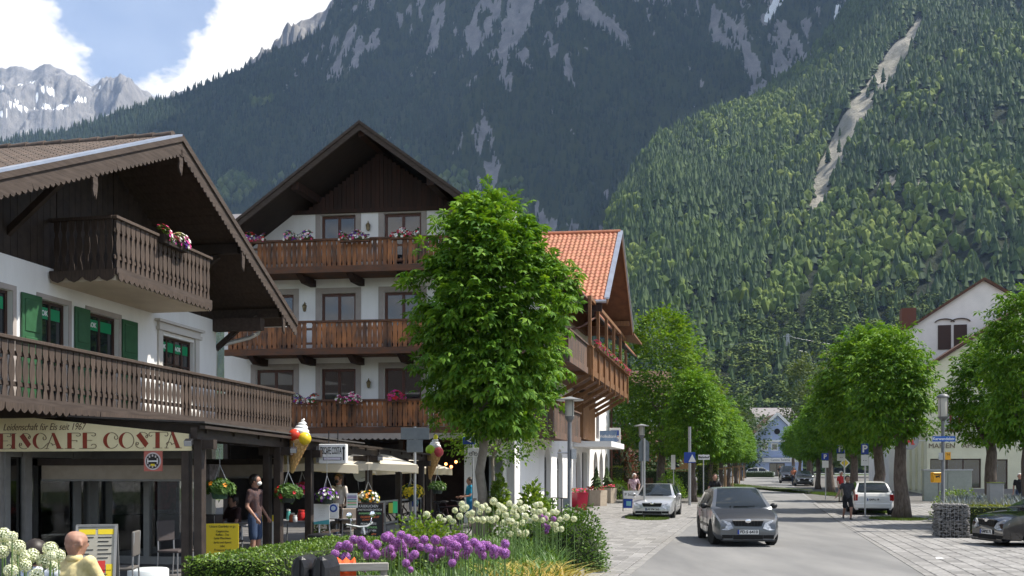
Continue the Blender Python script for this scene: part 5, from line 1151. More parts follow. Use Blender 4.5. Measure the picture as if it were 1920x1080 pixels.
def flower_box(pos, dr, L_, cols, label, n=60, size=.035, hang=.12, up=.2, box=True, group='balcony flower boxes', name='flower_box', boxcol=None):
    pos = Vector(pos); dr = Vector(dr).normalized(); nrm = Vector((-dr.y, dr.x, 0)); nrm = -nrm if nrm.y > 0 else nrm; r = random.Random(hash(label) % 9999)
    o = tag(empty(name, pos), label, 'flowers', group)
    if box:
        q = MB(); q.prism([(-.08, -.09), (.08, -.09), (.10, .08), (-.10, .08)], dr * (-L_ / 2), nrm, (0, 0, 1), dr * L_); q.build('box', boxcol or m_hbeam, o)
    def fn(r):
        x = r.uniform(-.5, .5) * L_; t = r.uniform(-.3, 1) * 2.2; bump = .75 + .35 * math.sin(x * 9 + pos.x)
        h = up * bump; y = math.sin(t) * .17 * bump + .02; z = .06 + math.cos(t) * h if t < 1.57 else .06 + math.cos(t) * hang * 1.2
        return (dr * x + nrm * y + Vector((0, 0, z)), nrm * (math.sin(t) + .25) + Vector((0, 0, math.cos(t) + .3)))
    leaves_mb(int(n * 1.6), lambda r: (lambda a: (Vector(a[0]) * .93, a[1]))(fn(r)), size * 1.25, r).build('foliage', m_leaf_s, o)
    for c, mb in blossoms(n, fn, size, cols, r).items(): mb.build('blossom', m_fl[c], o)
    return o
for (u, v, L_, cols, lab) in ((478, 449, .7, ['white', 'violet', 'red', 'pink'], 'white violet and red flower box at the left end of the top hotel balcony'), (560, 446, .95, ['white', 'white', 'pink', 'violet'], 'white and pink flower box left of the first top floor window'), (665, 446, 1.0, ['white', 'white', 'pink', 'violet', 'red'], 'white and pink flower box between the two top floor windows'), (760, 441, .95, ['white', 'white', 'pink', 'red'], 'white and red flower box under the second top floor window'), (575, 752, .75, ['violet', 'white', 'white', 'red'], 'violet and white flower box at the left of the lowest hotel balcony'), (655, 750, .85, ['pink', 'white', 'white', 'magenta'], 'pink and white flower box in the middle of the lowest hotel balcony'), (745, 746, .6, ['magenta', 'pink', 'red'], 'magenta flower box on the lowest hotel balcony beside the tree')):
    flower_box(W(u, v + 3, 34.45), E1, L_ * 1.1, cols, lab, n=95, size=.05, up=.26)
p0 = HO + hx(Vector((2.05, 5.6, 7.30))); p1 = HO + hx(Vector((2.05, 18.0, 7.30)))
flower_box((p0 + p1) / 2 + Vector((.12, 0, .02)), p1 - p0, 12.2, ['magenta', 'pink', 'magenta', 'red'], 'long magenta flower box along the orange street balcony', n=420, size=.06, boxcol=m_orange)
flower_box(HO + hx(Vector((.75, 1.15, 4.6))), E1, 1.0, ['white', 'pink', 'magenta'], 'pink and white flower box on the weathered corner balcony', n=80, size=.045)
flower_box(HO + hx(Vector((1.35, 3.2, 4.6))), E2, 2.2, ['white', 'pink', 'red', 'orange'], 'pink white and red flower box on the street side of the corner balcony', n=120, size=.05)
mat_c = chal.matrix_basis
def cw(s, c, z): return Vector((-5.86 + .193 * s - .981 * c, 25.4 + .981 * s + .193 * c, z))
flower_box(cw(-6.0, -.05, 6.58), (.193, .981, 0), .95, ['white', 'violet', 'pink', 'magenta', 'white'], 'white and violet petunia box on the chalet upper balcony', n=110, size=.04, boxcol=m_wdark)
# ================================================================ pharmacy, blue house, far houses
m_lime = M('pale lime render', (.72, .71, .53), (.66, .65, .48), rough=.9, scale=.8, bump=.05, bscale=30)
m_white2 = M('off white render', (.82, .79, .75), (.74, .715, .68), rough=.9, scale=.8, bump=.05, bscale=20)
m_rbrown = M('brown roof', (.12, .06, .04), (.085, .045, .032), rough=.85, scale=3)
PG = gz(67)
ph = empty('pharmacy', (29.3, 67, PG - .02), -R(13.5)); tag(ph, 'pale lime pharmacy building with white upper gable and brown roof', 'building')
phh = [(.9, 2.2, 4.75 - .3, 6.15 - .1), (.2, 3.5, .5, 2.55), (8.4, 9.7, 4.45, 6.05), (6.4, 10.2, .5, 2.55), (4.2, 5.2, .1, 2.5)]
q = MB(); grid_wall(q, 0, 14, 0, 8.9, 0, .3, phh); q.prism([(0, 8.9), (14, 8.9), (7, 8.9 + 7 * .66)], (0, 0, 0), (1, 0, 0), (0, 0, 1), (0, .3, 0)); q.build('wall', m_lime, ph)
q = MB(); q.box(.003, .3, .31, 12, 0, 8.9); q.build('wall', m_lime, ph)
for i, (a, b, z0, z1) in enumerate(phh):
    if i in (0, 2):
        window(ph, a, b, z0, z1, .08, fr=M('mahogany frame', (.16, .035, .02), rough=.5), mull=1, fw=.13, gl=M('pale blind', (.42, .42, .42), rough=.4)); s = MB(); t = .25
        s.box(a - t, a - .004, -.03, -.003, z0 - t, z1 + t); s.box(b + .004, b + t, -.03, -.003, z0 - t, z1 + t); s.box(a - .004, b + .004, -.03, -.003, z1 + .004, z1 + t); s.box(a - .004, b + .004, -.05, -.003, z0 - t, z0 - .004); s.build('window_surround', M('lime surround', (.62, .60, .47), rough=.85), ph)
    else: window(ph, a, b, z0, z1, .15, fr=m_wframe, mull=2 if i != 4 else 0, fw=.08, name='shop_window')
for k in range(4):
    q = MB(); q.box(-.16, .0, 1.4 + k * 2.4, 2.6 + k * 2.4, .3, 4.2); q.build('pilaster', m_lime, ph); 
q = MB(); q.box(-.2, .0, .4, 11.5, 4.25, 4.6); q.build('cornice', m_lime, ph); q = MB(); q.box(-.05, 14.05, -.05, -.003, -.1, .45); q.build('plinth', M('stone plinth', (.25, .24, .23), rough=.9), ph)
text('lettering', 'MARIEN', .48, M('bronze letter', (.16, .12, .08), rough=.5), ph, (.95, -.02, 3.45), (R(90), 0, 0), sx=1.02, depth=.02); text('lettering', 'APOTHEKE', .48, M('bronze letter', (.16, .12, .08)), ph, (3.5, -.02, 3.45), (R(90), 0, 0), sx=1.02, depth=.02)
def gable_roof(parent, x0, x1, y0, y1, ze, sl, mat, th=.22, name='roof'):
    xc = (x0 + x1) / 2; zr = ze + (xc - x0) * sl; r = empty(name, (0, 0, 0), 0, parent)
    for xa, xb, za, zb in ((x0, xc, ze, zr), (xc, x1, zr, ze)):
        m = MB(); m.add([(xa, y0, za), (xb, y0, zb), (xb, y1, zb), (xa, y1, za), (xa, y0, za + th), (xb, y0, zb + th), (xb, y1, zb + th), (xa, y1, za + th)], [(0, 3, 2, 1), (4, 5, 6, 7), (0, 1, 5, 4), (1, 2, 6, 5), (2, 3, 7, 6), (3, 0, 4, 7)]); m.build('slope', mat, r)
    return r
gable_roof(ph, -.5, 14.5, -.35, 9, 8.62, .66, m_rbrown)
# taller rear block
q = MB(); bx0, bx1, by = -1.4, 12.4, 8.0; bze = 11.9; q.box(bx0, bx1, by, by + 12, 0, bze); q.prism([(bx0, bze), (bx1, bze), ((bx0 + bx1) / 2, bze + (bx1 - bx0) / 2 * .66)], (0, by, 0), (1, 0, 0), (0, 0, 1), (0, 12, 0)); q.build('rear_block', m_white2, ph)
rr = gable_roof(ph, bx0 - .35, bx1 + .35, by - .3, by + 12.3, bze - .24, .66, m_rbrown); q = MB(); q.box(.2, 1.3, by + 4, by + 5.2, 12.5, 15.2); q.build('chimney', M('brick red chimney', (.16, .07, .05), rough=.9), rr)
for a in (2.2, 3.35):
    s = MB(); s.box(a, a + .95, by - .06, by - .01, 11.2, 13.1); s.build('shutter', M('dark brown shutter', (.05, .026, .02), rough=.6), ph)
    s = MB(); pts = arc(a + .48, 13.2, .75, .38, 20, 160, 8)
    for p_, p2 in zip(pts[:-1], pts[1:]): s.bar((p_[0], by - .08, p_[1]), (p2[0], by - .08, p2[1]), .1, .07)
    s.build('eyebrow', m_wframe, ph)
# pharmacy emblem
pe = tag(empty('pharmacy_sign', W(1705, 826, 66)), 'round white pharmacy sign with a red letter A', 'sign'); rx = Matrix.Rotation(R(90), 3, 'X')
q = MB(); q.lathe([(0, -.08), (.58, -.08), (.58, .08), (0, .08)], 28, rot=rx); q.build('disc', m_paper, pe); q = MB(); q.lathe([(.58, -.085), (.63, -.085), (.63, .085), (.58, .085)], 28, rot=rx); q.build('rim', m_grey, pe)
q = MB(); q.prism([(-.36, -.30), (-.16, -.30), (-.10, -.14), (.08, -.14), (.10, -.30), (.33, -.30), (.33, -.22), (.26, -.2), (.2, .34), (-.12, .34), (-.16, .2), (-.06, .2), (-.14, -.02), (-.2, -.2), (-.36, -.2)], (0, -.085, 0), (1, 0, 0), (0, 0, 1), (0, -.01, 0)); q.build('letter', m_red, pe); q = MB(); q.prism([(-.05, -.02), (.06, -.02), (.06, .2)], (0, -.096, 0), (1, 0, 0), (0, 0, 1), (0, -.004, 0)); q.build('counter', m_paper, pe)
q = MB(); q.bar((.6, 0, 0), (1.5, .3, 0), .05, .05); q.build('bracket', m_steel, pe)

# --- blue house closing the street
BY = 150.0; bg0 = gz(BY)
bh = empty('blue_house', (uX(1457, BY), BY, bg0), -R(4)); tag(bh, 'pale blue gabled house with a clock at the end of the street', 'house')
m_bl = M('pale blue render', (.42, .50, .72), (.39, .47, .68), rough=.9, scale=.5); px = BY / FPX
ze = Zv(826, BY) - bg0; za = Zv(779, BY) - bg0; hw = 4.0
hs = [(-2.45, -1.35, 4.15 - .1, 5.3), (-.95, .2, 4.05, 5.3), (-1.2, 1.2, 0, 2.1)]
q = MB(); grid_wall(q, -hw, hw, 0, ze, 0, .3, hs); q.prism([(-hw, ze), (hw, ze), (0, za)], (0, 0, 0), (1, 0, 0), (0, 0, 1), (0, 9, 0)); q.box(-hw, -hw + .3, .31, 9, 0, ze); q.build('wall', m_bl, bh)
for i, (a, b, z0, z1) in enumerate(hs): window(bh, a, b, z0, z1, .1, fr=m_whitep if i < 2 else m_wframe, mull=0 if i < 2 else 1, fw=.2 if i < 2 else .1, name='window' if i < 2 else 'door')
gable_roof(bh, -hw - .35, hw + .35, -.3, 9, ze - .15, (za - ze) / hw, m_rbrown, .15)
for s in (-1, 1): q = MB(); q.bar((s * (hw + .3), -.35, ze + .05), (0, -.35, za + .3), .2, .42); q.build('bargeboard', m_whitep, bh)
q = MB(); q.box(-hw - .3, hw, -.15, -.02, ze - .25, ze + .1); q.build('cornice', m_whitep, bh); q = MB(); q.box(-3, hw, -.06, -.02, 3.0, 3.1); q.build('band', M('deep blue band', (.28, .36, .58), rough=.8), bh)
q = MB(); q.lathe([(0, 0), (.38, 0), (.38, .05), (0, .05)], 20, (0, -.02, Zv(809, BY) - bg0), rot=rx); ck = q.build('clock', M('clock face', (.55, .6, .72), rough=.5), bh); q = MB(); zc = Zv(809, BY) - bg0; q.bar((0, -.1, zc), (.25, -.1, zc + .02), .04, .05); q.bar((0, -.1, zc), (-.02, -.1, zc + .18), .04, .05); q.build('clock_hand', m_print, ck); q = MB(); q.lathe([(.38, 0), (.46, 0), (.46, .07), (.38, .07)], 20, (0, -.02, zc), rot=rx); q.build('clock_rim', m_print, ck)
sb_ = MB(); sb_.box(-2.4, 3.4, -.5, -.35, 2.25, 2.95); si = sb_.build('sign_board', m_paper, bh); text('lettering', 'Cantina Taverna', .5, m_print, bh, (.4, -.51, 2.6), (R(90), 0, 0), sx=.9)
q = MB(); q.box(-hw - 2, -hw - .003, .5, 6, 0, 4.2); q.build('annex', m_bl, bh); q = MB(); q.box(-hw - 2.2, -hw, .3, 6.2, 4.2, 4.5); q.build('annex_roof', m_whitep, bh)
def simple_house(name, label, u0, u1, vb, ve, vr, Y, wallm, roofm, depth=10):
    x0, x1 = uX(u0, Y), uX(u1, Y); z0 = gz(Y) if Y < 200 else Zv(vb, Y); ze = Zv(ve, Y); zr = Zv(vr, Y)
    h = tag(empty(name, ((x0 + x1) / 2, Y, z0)), label, 'house'); w = (x1 - x0) / 2; q = MB(); q.box(-w, w, 0, depth, -3, ze - z0); q.build('wall', wallm, h)
    n = max(2, int(w * 2 / 3))
    for i in range(n): 
        x = -w + (i + .5) * 2 * w / n; q = MB(); q.box(x - .55, x + .55, -.05, -.01, (ze - z0) * .55, (ze - z0) * .55 + 1.3); q.build('window', m_glass, h)
    r = MB(); t = zr - z0; e = ze - z0; r.add([(-w - .5, -.6, e - .3), (w + .5, -.6, e - .3), (w + .5, depth / 2, t), (-w - .5, depth / 2, t), (-w - .5, depth + .6, e - .3), (w + .5, depth + .6, e - .3), (-w - .5, -.6, e - .1), (w + .5, -.6, e - .1), (w + .5, depth / 2, t + .2), (-w - .5, depth / 2, t + .2), (-w - .5, depth + .6, e - .1), (w + .5, depth + .6, e - .1)], [(6, 7, 8, 9), (9, 8, 11, 10), (0, 3, 2, 1), (3, 4, 5, 2), (0, 1, 7, 6), (1, 2, 8, 7), (2, 5, 11, 8), (3, 0, 6, 9), (4, 3, 9, 10), (5, 4, 10, 11)]); r.build('roof', roofm, h)
simple_house('red_roof_house', 'house with a red tiled roof left of the blue house', 1372, 1424, 890, 832, 806, 162, m_white2, M('red roof', (.36, .09, .045), (.30, .075, .04), rough=.8), 12)
simple_house('grey_roof_house', 'low house with a broad grey roof among the trees behind', 1418, 1492, 800, 782, 763, 290, m_white2, M('grey roof', (.22, .20, .20), (.18, .17, .17), rough=.8), 14)
simple_house('villa', 'ochre house half hidden behind the trees beside the hotel', 1150, 1300, 935, 845, 800, 84, M('ochre render', (.36, .20, .08), (.30, .17, .07), rough=.9), m_rbrown, 10)
simple_house('cottage', 'white house glimpsed through the big tree by the lamp post', 1196, 1262, 900, 742, 690, 110, m_white2, m_rbrown, 10)

# --- lattice pylon with power lines
PY = 640.0; pz = Zv(700, PY); pt = Zv(626, PY)
py = tag(empty('pylon', (uX(1477, PY), PY, pz)), 'grey lattice power pylon rising from the forest edge', 'pylon'); H = pt - pz
q = MB(); wd = lambda z: 1.9 - 1.35 * z / H
n = 9
for i in range(n):
    z0, z1 = H * i / n, H * (i + 1) / n; a, b = wd(z0), wd(z1)
    for (sx, sy) in ((-1, -1), (1, -1), (1, 1), (-1, 1)): q.bar((sx * a, sy * a, z0), (sx * b, sy * b, z1), .28, .28)
    for s in (-1, 1): q.bar((-a, s * a, z0), (b, s * b, z1), .2, .2); q.bar((a, s * a, z0), (-b, s * b, z1), .2, .2)
    q.bar((-b, -b, z1), (b, -b, z1), .2, .2)
q.build('lattice_mast', m_steel, py)
for z, w in ((H * .93, 3.2), (H * .62, 4.4), (H * .34, 3.6)):
    q = MB(); q.bar((-w, 0, z), (w, 0, z), .25, .25); q.bar((-w, 0, z), (-.5, 0, z + 1.6), .2, .2); q.bar((w, 0, z), (.5, 0, z + 1.6), .2, .2); q.build('cross_arm', m_steel, py)
    for s in (-1, 1):
        w_ = MB(); pts = []
        for i in range(13): t = i / 12; pts.append((s * w - s * 0 + (-105 if s < 0 else 120) * t, 30 * t, z - .5 - 14 * t * (1 - t) + (4 if s > 0 else -2) * t - (8 * t if s > 0 else 0)))
        w_.tube(pts, .05, 4); w_.build('power_line', m_steel, py)
hut = tag(empty('cable_car_tower', (uX(1695, 1500), 1500, Zv(18, 1500))), 'tiny white cable car station high on the forested slope', 'station'); q = MB(); q.box(-5, 5, 0, 8, 0, 7); q.build('cabin', m_whitep, hut); q = MB(); q.box(-3, 3, -.2, 8, -14, 0); q.build('support', M('yellow clearing', (.3, .28, .08)), hut); q = MB(); q.box(-3.5, 3.5, -.05, -.01, 3, 5.5); q.build('window', m_glass, hut)
# ================================================================ street trees
m_chest = M('chestnut leaf', (.075, .175, .014), (.12, .245, .022), rough=.55, scale=.5, isl=.35, trans=.34, spec=.15)
m_lind = M('linden leaf', (.085, .18, .018), (.13, .24, .026), rough=.6, scale=.6, isl=.35, trans=.36, spec=.15)
m_darkleaf = M('dark broadleaf', (.030, .070, .015), (.050, .10, .022), rough=.6, scale=.5, isl=.3, trans=.3)
m_olive = M('willow leaf', (.070, .11, .028), (.10, .14, .04), rough=.6, scale=.5, isl=.3, trans=.35)
m_bark = M('bark', (.085, .065, .052), (.15, .12, .10), rough=.95, scale=5, stretch=(3, 3, .8), bump=.7, bscale=9)
m_bark_y = M('smooth pale bark', (.20, .175, .145), (.27, .24, .20), rough=.9, scale=4, bump=.3)
def palmate(k, droop=.55, wide=.21):
    V = []; F = []
    for i in range(k):
        a = R(-140 + 280 * i / (k - 1)); L_ = 1.0 - .35 * abs(i - (k - 1) / 2) / ((k - 1) / 2) ; c, s = math.cos(a), math.sin(a); o = len(V)
        for (x, y, z) in ((.04, 0, 0), (.62 * L_, wide * L_, -.02), (.62 * L_, -wide * L_, -.02), (L_, 0, -.05), (.6 * L_, 0, .035)):
            V.append((x * c - y * s, x * s + y * c, z - droop * x * x))
        F += [(o, o + 2, o + 4), (o, o + 4, o + 1), (o + 1, o + 4, o + 3), (o + 4, o + 2, o + 3)]
    return np.array(V), np.array(F)
def simple_leaf():
    return np.array([(0, 0, 0), (.5, .36, .04), (1, 0, -.18), (.5, -.36, .04)]), np.array([(0, 3, 1), (1, 3, 2)])
def scatter_leaves(tmpl, P, D, size, rs, up=.55, jit=.45):
    """leaf template placed at P, pointing along D (outwards), blades tipped towards the sky"""
    V0, F0 = tmpl; n = len(P); D = D + rs.randn(n, 3) * .25; D[:, 2] -= .15
    N_ = D * (1 - up) + np.array([0, 0, 1.0]) * up + rs.randn(n, 3) * jit * .5; D /= np.linalg.norm(D, axis=1)[:, None]
    N_ -= D * np.sum(N_ * D, 1)[:, None]; N_ /= np.linalg.norm(N_, axis=1)[:, None] + 1e-6; B = np.cross(N_, D); s = size * rs.uniform(.7, 1.2, n)
    V = P[:, None, :] + s[:, None, None] * (V0[None, :, 0:1] * D[:, None] + V0[None, :, 1:2] * B[:, None] + V0[None, :, 2:3] * N_[:, None])
    F = (F0[None] + (np.arange(n) * len(V0))[:, None, None]).reshape(-1, F0.shape[1])
    return V.reshape(-1, 3), F
def crown_points(prof, Rr, z0, z1, ncl, per, seed, lump=.16, spread=.34, inner=.45, flat=.75):
    rs = np.random.RandomState(seed); t = rs.rand(ncl * 3); keep = rs.rand(ncl * 3) < np.interp(t, *prof) ** .8; t = t[keep][:ncl]; n = len(t); a = rs.rand(n) * 6.2832
    lob = 1 + lump * (np.sin(a * 3 + seed) * np.sin(t * 7 + seed * 1.3) + .7 * np.sin(a * 5 - t * 9 + seed)); q = 1 - inner * rs.rand(n) ** 2.2
    r = np.interp(t, *prof) * Rr * lob * q; C = np.stack([r * np.cos(a), r * np.sin(a), z0 + (z1 - z0) * t], -1)
    out = np.stack([np.cos(a), np.sin(a), (t - .45) * 1.6], -1)
    off = rs.randn(n, per, 3) * spread * np.array([1, 1, flat * .6]); P = C[:, None] + off; D = out[:, None] * .8 + off / spread * .6
    return P.reshape(-1, 3), D.reshape(-1, 3), C, rs
def trunk_mesh(h, r0, r1, seed, wob=.06, n=10, fork=None):
    rs = random.Random(seed); mb = MB(); pts = []; rr = []
    for i in range(7):
        t = i / 6; pts.append((wob * rs.uniform(-1, 1) * (1 if i else 0), wob * rs.uniform(-1, 1) * (1 if i else 0), h * t - .05)); rr.append(r0 * (1 + .45 * (1 - t) ** 6) * (1 - t) + r1 * t)
    mb.tube(pts, rr, n)
    top = Vector(pts[-1]); 
    for k in range(fork or 6):
        a = k * 6.28 / (fork or 6) + rs.uniform(-.3, .3); L_ = rs.uniform(.6, 1.0) * h * .55; e = top + Vector((math.cos(a) * L_ * .55, math.sin(a) * L_ * .55, L_ * .8)); m = top.lerp(e, .5) + Vector((0, 0, -.1 * L_))
        mb.tube([top - Vector((0, 0, .3)), m, e], [r1 * .8, r1 * .5, r1 * .15], 6)
    return mb
PR_EGG = ([0, .04, .12, .3, .5, .7, .85, .95, 1], [.25, .45, .75, .98, 1.0, .86, .64, .40, .15])
PR_ROUND = ([0, .05, .15, .35, .55, .75, .9, 1], [.45, .72, .92, 1.0, .97, .8, .5, .18])
PR_TALL = ([0, .08, .25, .45, .65, .82, .93, 1], [.4, .8, 1.0, .93, .85, .66, .42, .12])
def make_tree(name, label, cat, loc, prof, Rr, z0, z1, ncl, per, seed, tmpl, size, lmat, tr, tmat=None, group=None, **kw):
    o = tag(empty(name, loc), label, cat, group)
    P, D, C, rs = crown_points(prof, Rr, z0, z1, ncl, per, seed, **kw); V, F = scatter_leaves(tmpl, P, D, size, rs)
    np_mesh('crown', V, F, lmat, o); trunk_mesh(*tr).build('trunk', tmat or m_bark, o, smooth='all'); return o
TREE_GROUP = 'chestnut trees lining the street'
def T(u, Y): return Vector((uX(u, Y), Y, gz(Y)))
t0 = make_tree('chestnut_tree', 'tall narrow chestnut tree standing in the flower bed before the hotel', 'tree', T(903, 27), PR_EGG, 1.78, 3.0, 9.7, 560, 9, 3, palmate(7), .27, m_chest, (3.9, .155, .12, 5), m_bark_y, lump=.28, spread=.27)
for ch in t0.children:
    if ch.name.startswith('crown'): ch.location = (.25, 0, 0)
# stake guards round its foot
for k in range(5):
    a = k * 1.25; q = MB(); q.bar((.26 * math.cos(a), .26 * math.sin(a), 0), (.24 * math.cos(a), .24 * math.sin(a), 1.15), .09, .04); q.build('trunk_guard', M('grey stake', (.26, .225, .18), (.2, .17, .14), rough=.9, rv=.2), t0)
ca = make_tree('chestnut_tree', 'broad chestnut tree with dark trunk beside the parked white car', 'tree', T(1690, 38), PR_ROUND, 1.32, 3.35, 7.6, 270, 9, 11, palmate(5), .25, m_chest, (3.4, .30, .19, 7), group=TREE_GROUP, lump=.10, spread=.30)
cb = make_tree('chestnut_tree', 'broad chestnut tree behind the walking man', 'tree', T(1648, 45), PR_ROUND, 2.0, 3.2, 8.6, 420, 9, 17, palmate(5), .27, m_chest, (3.6, .28, .2, 9), group=TREE_GROUP, lump=.12, spread=.36)
for ch in ca.children:
    if ch.name.startswith('crown'): ch.location = (-.35, 0, 0)
for ch in cb.children:
    if ch.name.startswith('crown'): ch.location = (-.5, 0, 0)
def tree_copy(src, loc, rz, sc_, label, name=None, group=TREE_GROUP):
    c = copy_tree(src); c.location = loc; c.rotation_euler = (0, 0, rz); c.scale = sc_; c['label'] = label
    if group: c['group'] = group
    if name: c.name = name
    return c
tree_copy(cb, T(1926, 33), 1.9, (.80, .80, .97), 'large chestnut tree at the right edge above the lavender bed')
tree_copy(ca, T(1858, 39.5), .8, (1.0, 1.0, .96), 'chestnut tree in front of the pharmacy lettering')
tree_copy(ca, T(1600, 56), 2.2, (.95, .95, .85), 'chestnut tree behind the parking signs')
for i, (u, Y, s) in enumerate(((1556, 71, 1.0), (1534, 80, .95), (1516, 95, 1.0), (1500, 112, .95), (1488, 130, .95))):
    tree_copy((ca, cb)[i % 2], T(u, Y), i * 1.3, (s * (1, .8)[i % 2], s * (1, .8)[i % 2], s * (1, .88)[i % 2]), 'chestnut tree on the right of the street, number %s beyond the parking signs' % ('one two three four five'.split()[i]))
cc = make_tree('chestnut_tree', 'round chestnut tree behind the moving grey car', 'tree', T(1300, 55), ([0, .05, .2, .45, .7, .88, 1], [.45, .85, 1.0, .95, .75, .45, .15]), 1.42, 2.7, 7.5, 330, 9, 23, palmate(5), .25, m_chest, (3.2, .19, .14, 3), group=TREE_GROUP, lump=.08, spread=.28)
for i, (u, Y, s) in enumerate(((1333, 64, .98), (1352, 74, .98), (1366, 86, .97), (1380, 100, .97), (1389, 116, .97), (1396, 134, .95))):
    tree_copy(cc, T(u, Y), i * 1.1 + .4, (s, s, s * .96), 'chestnut tree in the left street row, number %s beyond the nearest' % ('one two three four five six'.split()[i]))
# staked young trunks
m_stake = M('pine stake', (.34, .22, .12), (.26, .165, .09), rough=.9, rv=.2)
for i, (u, Y) in enumerate(((1352, 74), (1366, 86), (1380, 100), (1389, 116))):
    b = T(u, Y); st = tag(empty('tree_stakes', b), 'light wooden stakes round the trunk of left row tree %s' % 'two three four five'.split()[i], 'stakes', 'tree stakes')
    for k in range(4):
        a = .5 + k * 1.571; q = MB(); q.tube([(.5 * math.cos(a), .5 * math.sin(a), 0), (.48 * math.cos(a), .48 * math.sin(a), 1.9)], .05, 7); q.build('stake', m_stake, st)
    for k in range(4): a = .5 + k * 1.571; b_ = a + 1.571; q = MB(); q.bar((.48 * math.cos(a), .48 * math.sin(a), 1.78), (.48 * math.cos(b_), .48 * math.sin(b_), 1.78), .04, .1); q.build('crossbar', m_stake, st)
lt = make_tree('linden_tree', 'big bright green tree behind the silver car', 'tree', T(1240, 63), PR_TALL, 2.95, 3.0, 12.3, 330, 46, 31, simple_leaf(), .24, m_lind, (5.5, .30, .18, 4), lump=.26, spread=.42, inner=.5)
make_tree('small_tree', 'small leaved tree behind the tall chestnut by the hotel', 'tree', T(925, 32.6), PR_ROUND, 1.7, 2.3, 5.6, 110, 34, 41, simple_leaf(), .13, m_lind, (2.8, .08, .05, 6), m_bark_y, lump=.2, spread=.3)
bt = make_tree('leafy_tree', 'dark green tree beside the bank sign', 'tree', T(1178, 74), PR_ROUND, 3.1, .8, 8.2, 170, 34, 51, simple_leaf(), .3, m_darkleaf, (4, .25, .15, 8), lump=.25, spread=.5)
for (u, Y, s, lab) in ((1282, 96, 1.15, 'dark tree filling the gap behind the left street row'), (1378, 150, 1.45, 'dark tree rising behind the far end of the left row'), (1345, 175, 1.5, 'dark tree behind the left row near the red roof')): tree_copy(bt, T(u, Y), u * .1, (s, s, s * 1.05), lab, group='background trees')
wt = make_tree('willow_tree', 'tall olive green tree rising behind the street end', 'tree', T(1520, 215), PR_TALL, 6.0, 3, 27, 260, 30, 61, simple_leaf(), .62, m_olive, (9, .5, .3, 3), lump=.2, spread=.9, group='background trees')
for (u, Y, s, lab) in ((1395, 240, .62, 'green tree behind the red roofed house'), (1478, 260, .6, 'green tree just right behind the blue house'), (1438, 330, .8, 'tree on the meadow edge behind the grey roof'), (1560, 230, .9, 'olive tree behind the right street row'), (1330, 250, .95, 'olive tree behind the left street row'), (1600, 180, .75, 'olive tree between the street row and pharmacy'), (1665, 140, .62, 'tree behind the parking signs near the pharmacy')): tree_copy(wt, T(u, Y), u * .37, (s, s, s), lab, group='background trees')
# copper shrub and hedges by the hotel
def bush(name, label, loc, rx, ry, rz_, n, size, mat, seed, cat='bush', group=None, core=True, tmpl=None, box=False, up=.45):
    rs = np.random.RandomState(seed); o = tag(empty(name, loc), label, cat, group)
    if box:
        f = rs.randint(0, 5, n); p = rs.uniform(-1, 1, (n, 3)); ax = np.array([0, 0, 1, 1, 2])[f]; sg = np.array([-1, 1, -1, 1, 1])[f]; p[np.arange(n), ax] = sg * (1 - .07 * rs.rand(n)); D = np.zeros((n, 3)); D[np.arange(n), ax] = sg; D += rs.randn(n, 3) * .3
        P = p * np.array([rx, ry, rz_ / 2]) * (1 + .03 * np.sin(p * 9 + seed)) + np.array([0, 0, rz_ / 2])
    else:
        d = rs.randn(n, 3); d[:, 2] = np.abs(d[:, 2]) * 1.1 - .1; d /= np.linalg.norm(d, axis=1)[:, None]; q = (1 - .3 * rs.rand(n) ** 2) * (1 + .10 * np.sin(5 * d[:, 0] + seed) * np.sin(4 * d[:, 1] + 2) + .06 * rs.randn(n)); P = d * q[:, None] * np.array([rx, ry, rz_]); D = d
    V, F = scatter_leaves(tmpl or simple_leaf(), P, D, size, rs, up=up); np_mesh('leaves', V, F, mat, o)
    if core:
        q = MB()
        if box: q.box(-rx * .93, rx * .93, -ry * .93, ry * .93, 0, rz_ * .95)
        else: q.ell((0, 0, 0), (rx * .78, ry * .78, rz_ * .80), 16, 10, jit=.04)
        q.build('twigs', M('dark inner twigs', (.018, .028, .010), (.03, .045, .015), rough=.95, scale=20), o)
    return o
m_lime_l = M('yellow green hedge leaf', (.16, .22, .015), (.22, .27, .02), rough=.6, isl=.25, trans=.3)
bush('copper_shrub', 'copper red shrub beside the bank sign', T(1160, 68), 1.4, 1.4, 4.6, 2600, .16, M('copper leaf', (.10, .03, .022), (.15, .05, .03), rough=.6, isl=.3, trans=.25), 5)
bush('hedge_column', 'clipped yellow green hedge end beside the hotel', T(1149, 62), .55, 1.2, 2.0, 2600, .07, m_lime_l, 6, cat='hedge', box=True)
bush('shrub', 'low green shrub in front of the clipped hedge by the hotel', T(1158, 59), .8, .8, 1.2, 1400, .08, m_lind, 7)
bush('shrub', 'bright shrub behind the silver car', T(1256, 60), 1.0, .9, 1.6, 2000, .09, m_lind, 8)
bush('hedge', 'tall yellow green hedge between the tree trunks', T(1326, 66), .3, 2.2, 2.2, 2400, .08, m_lime_l, 9, cat='hedge', box=True)
bush('hedge', 'dark hedge under the big green tree', T(1215, 70), 3.2, .8, 1.7, 4200, .10, m_darkleaf, 10, cat='hedge', box=True)
bush('hedge', 'low clipped hedge in front of the white car at the street end', T(1422, 142), 2.1, .8, .8, 1500, .11, m_darkleaf, 12, cat='hedge', box=True)
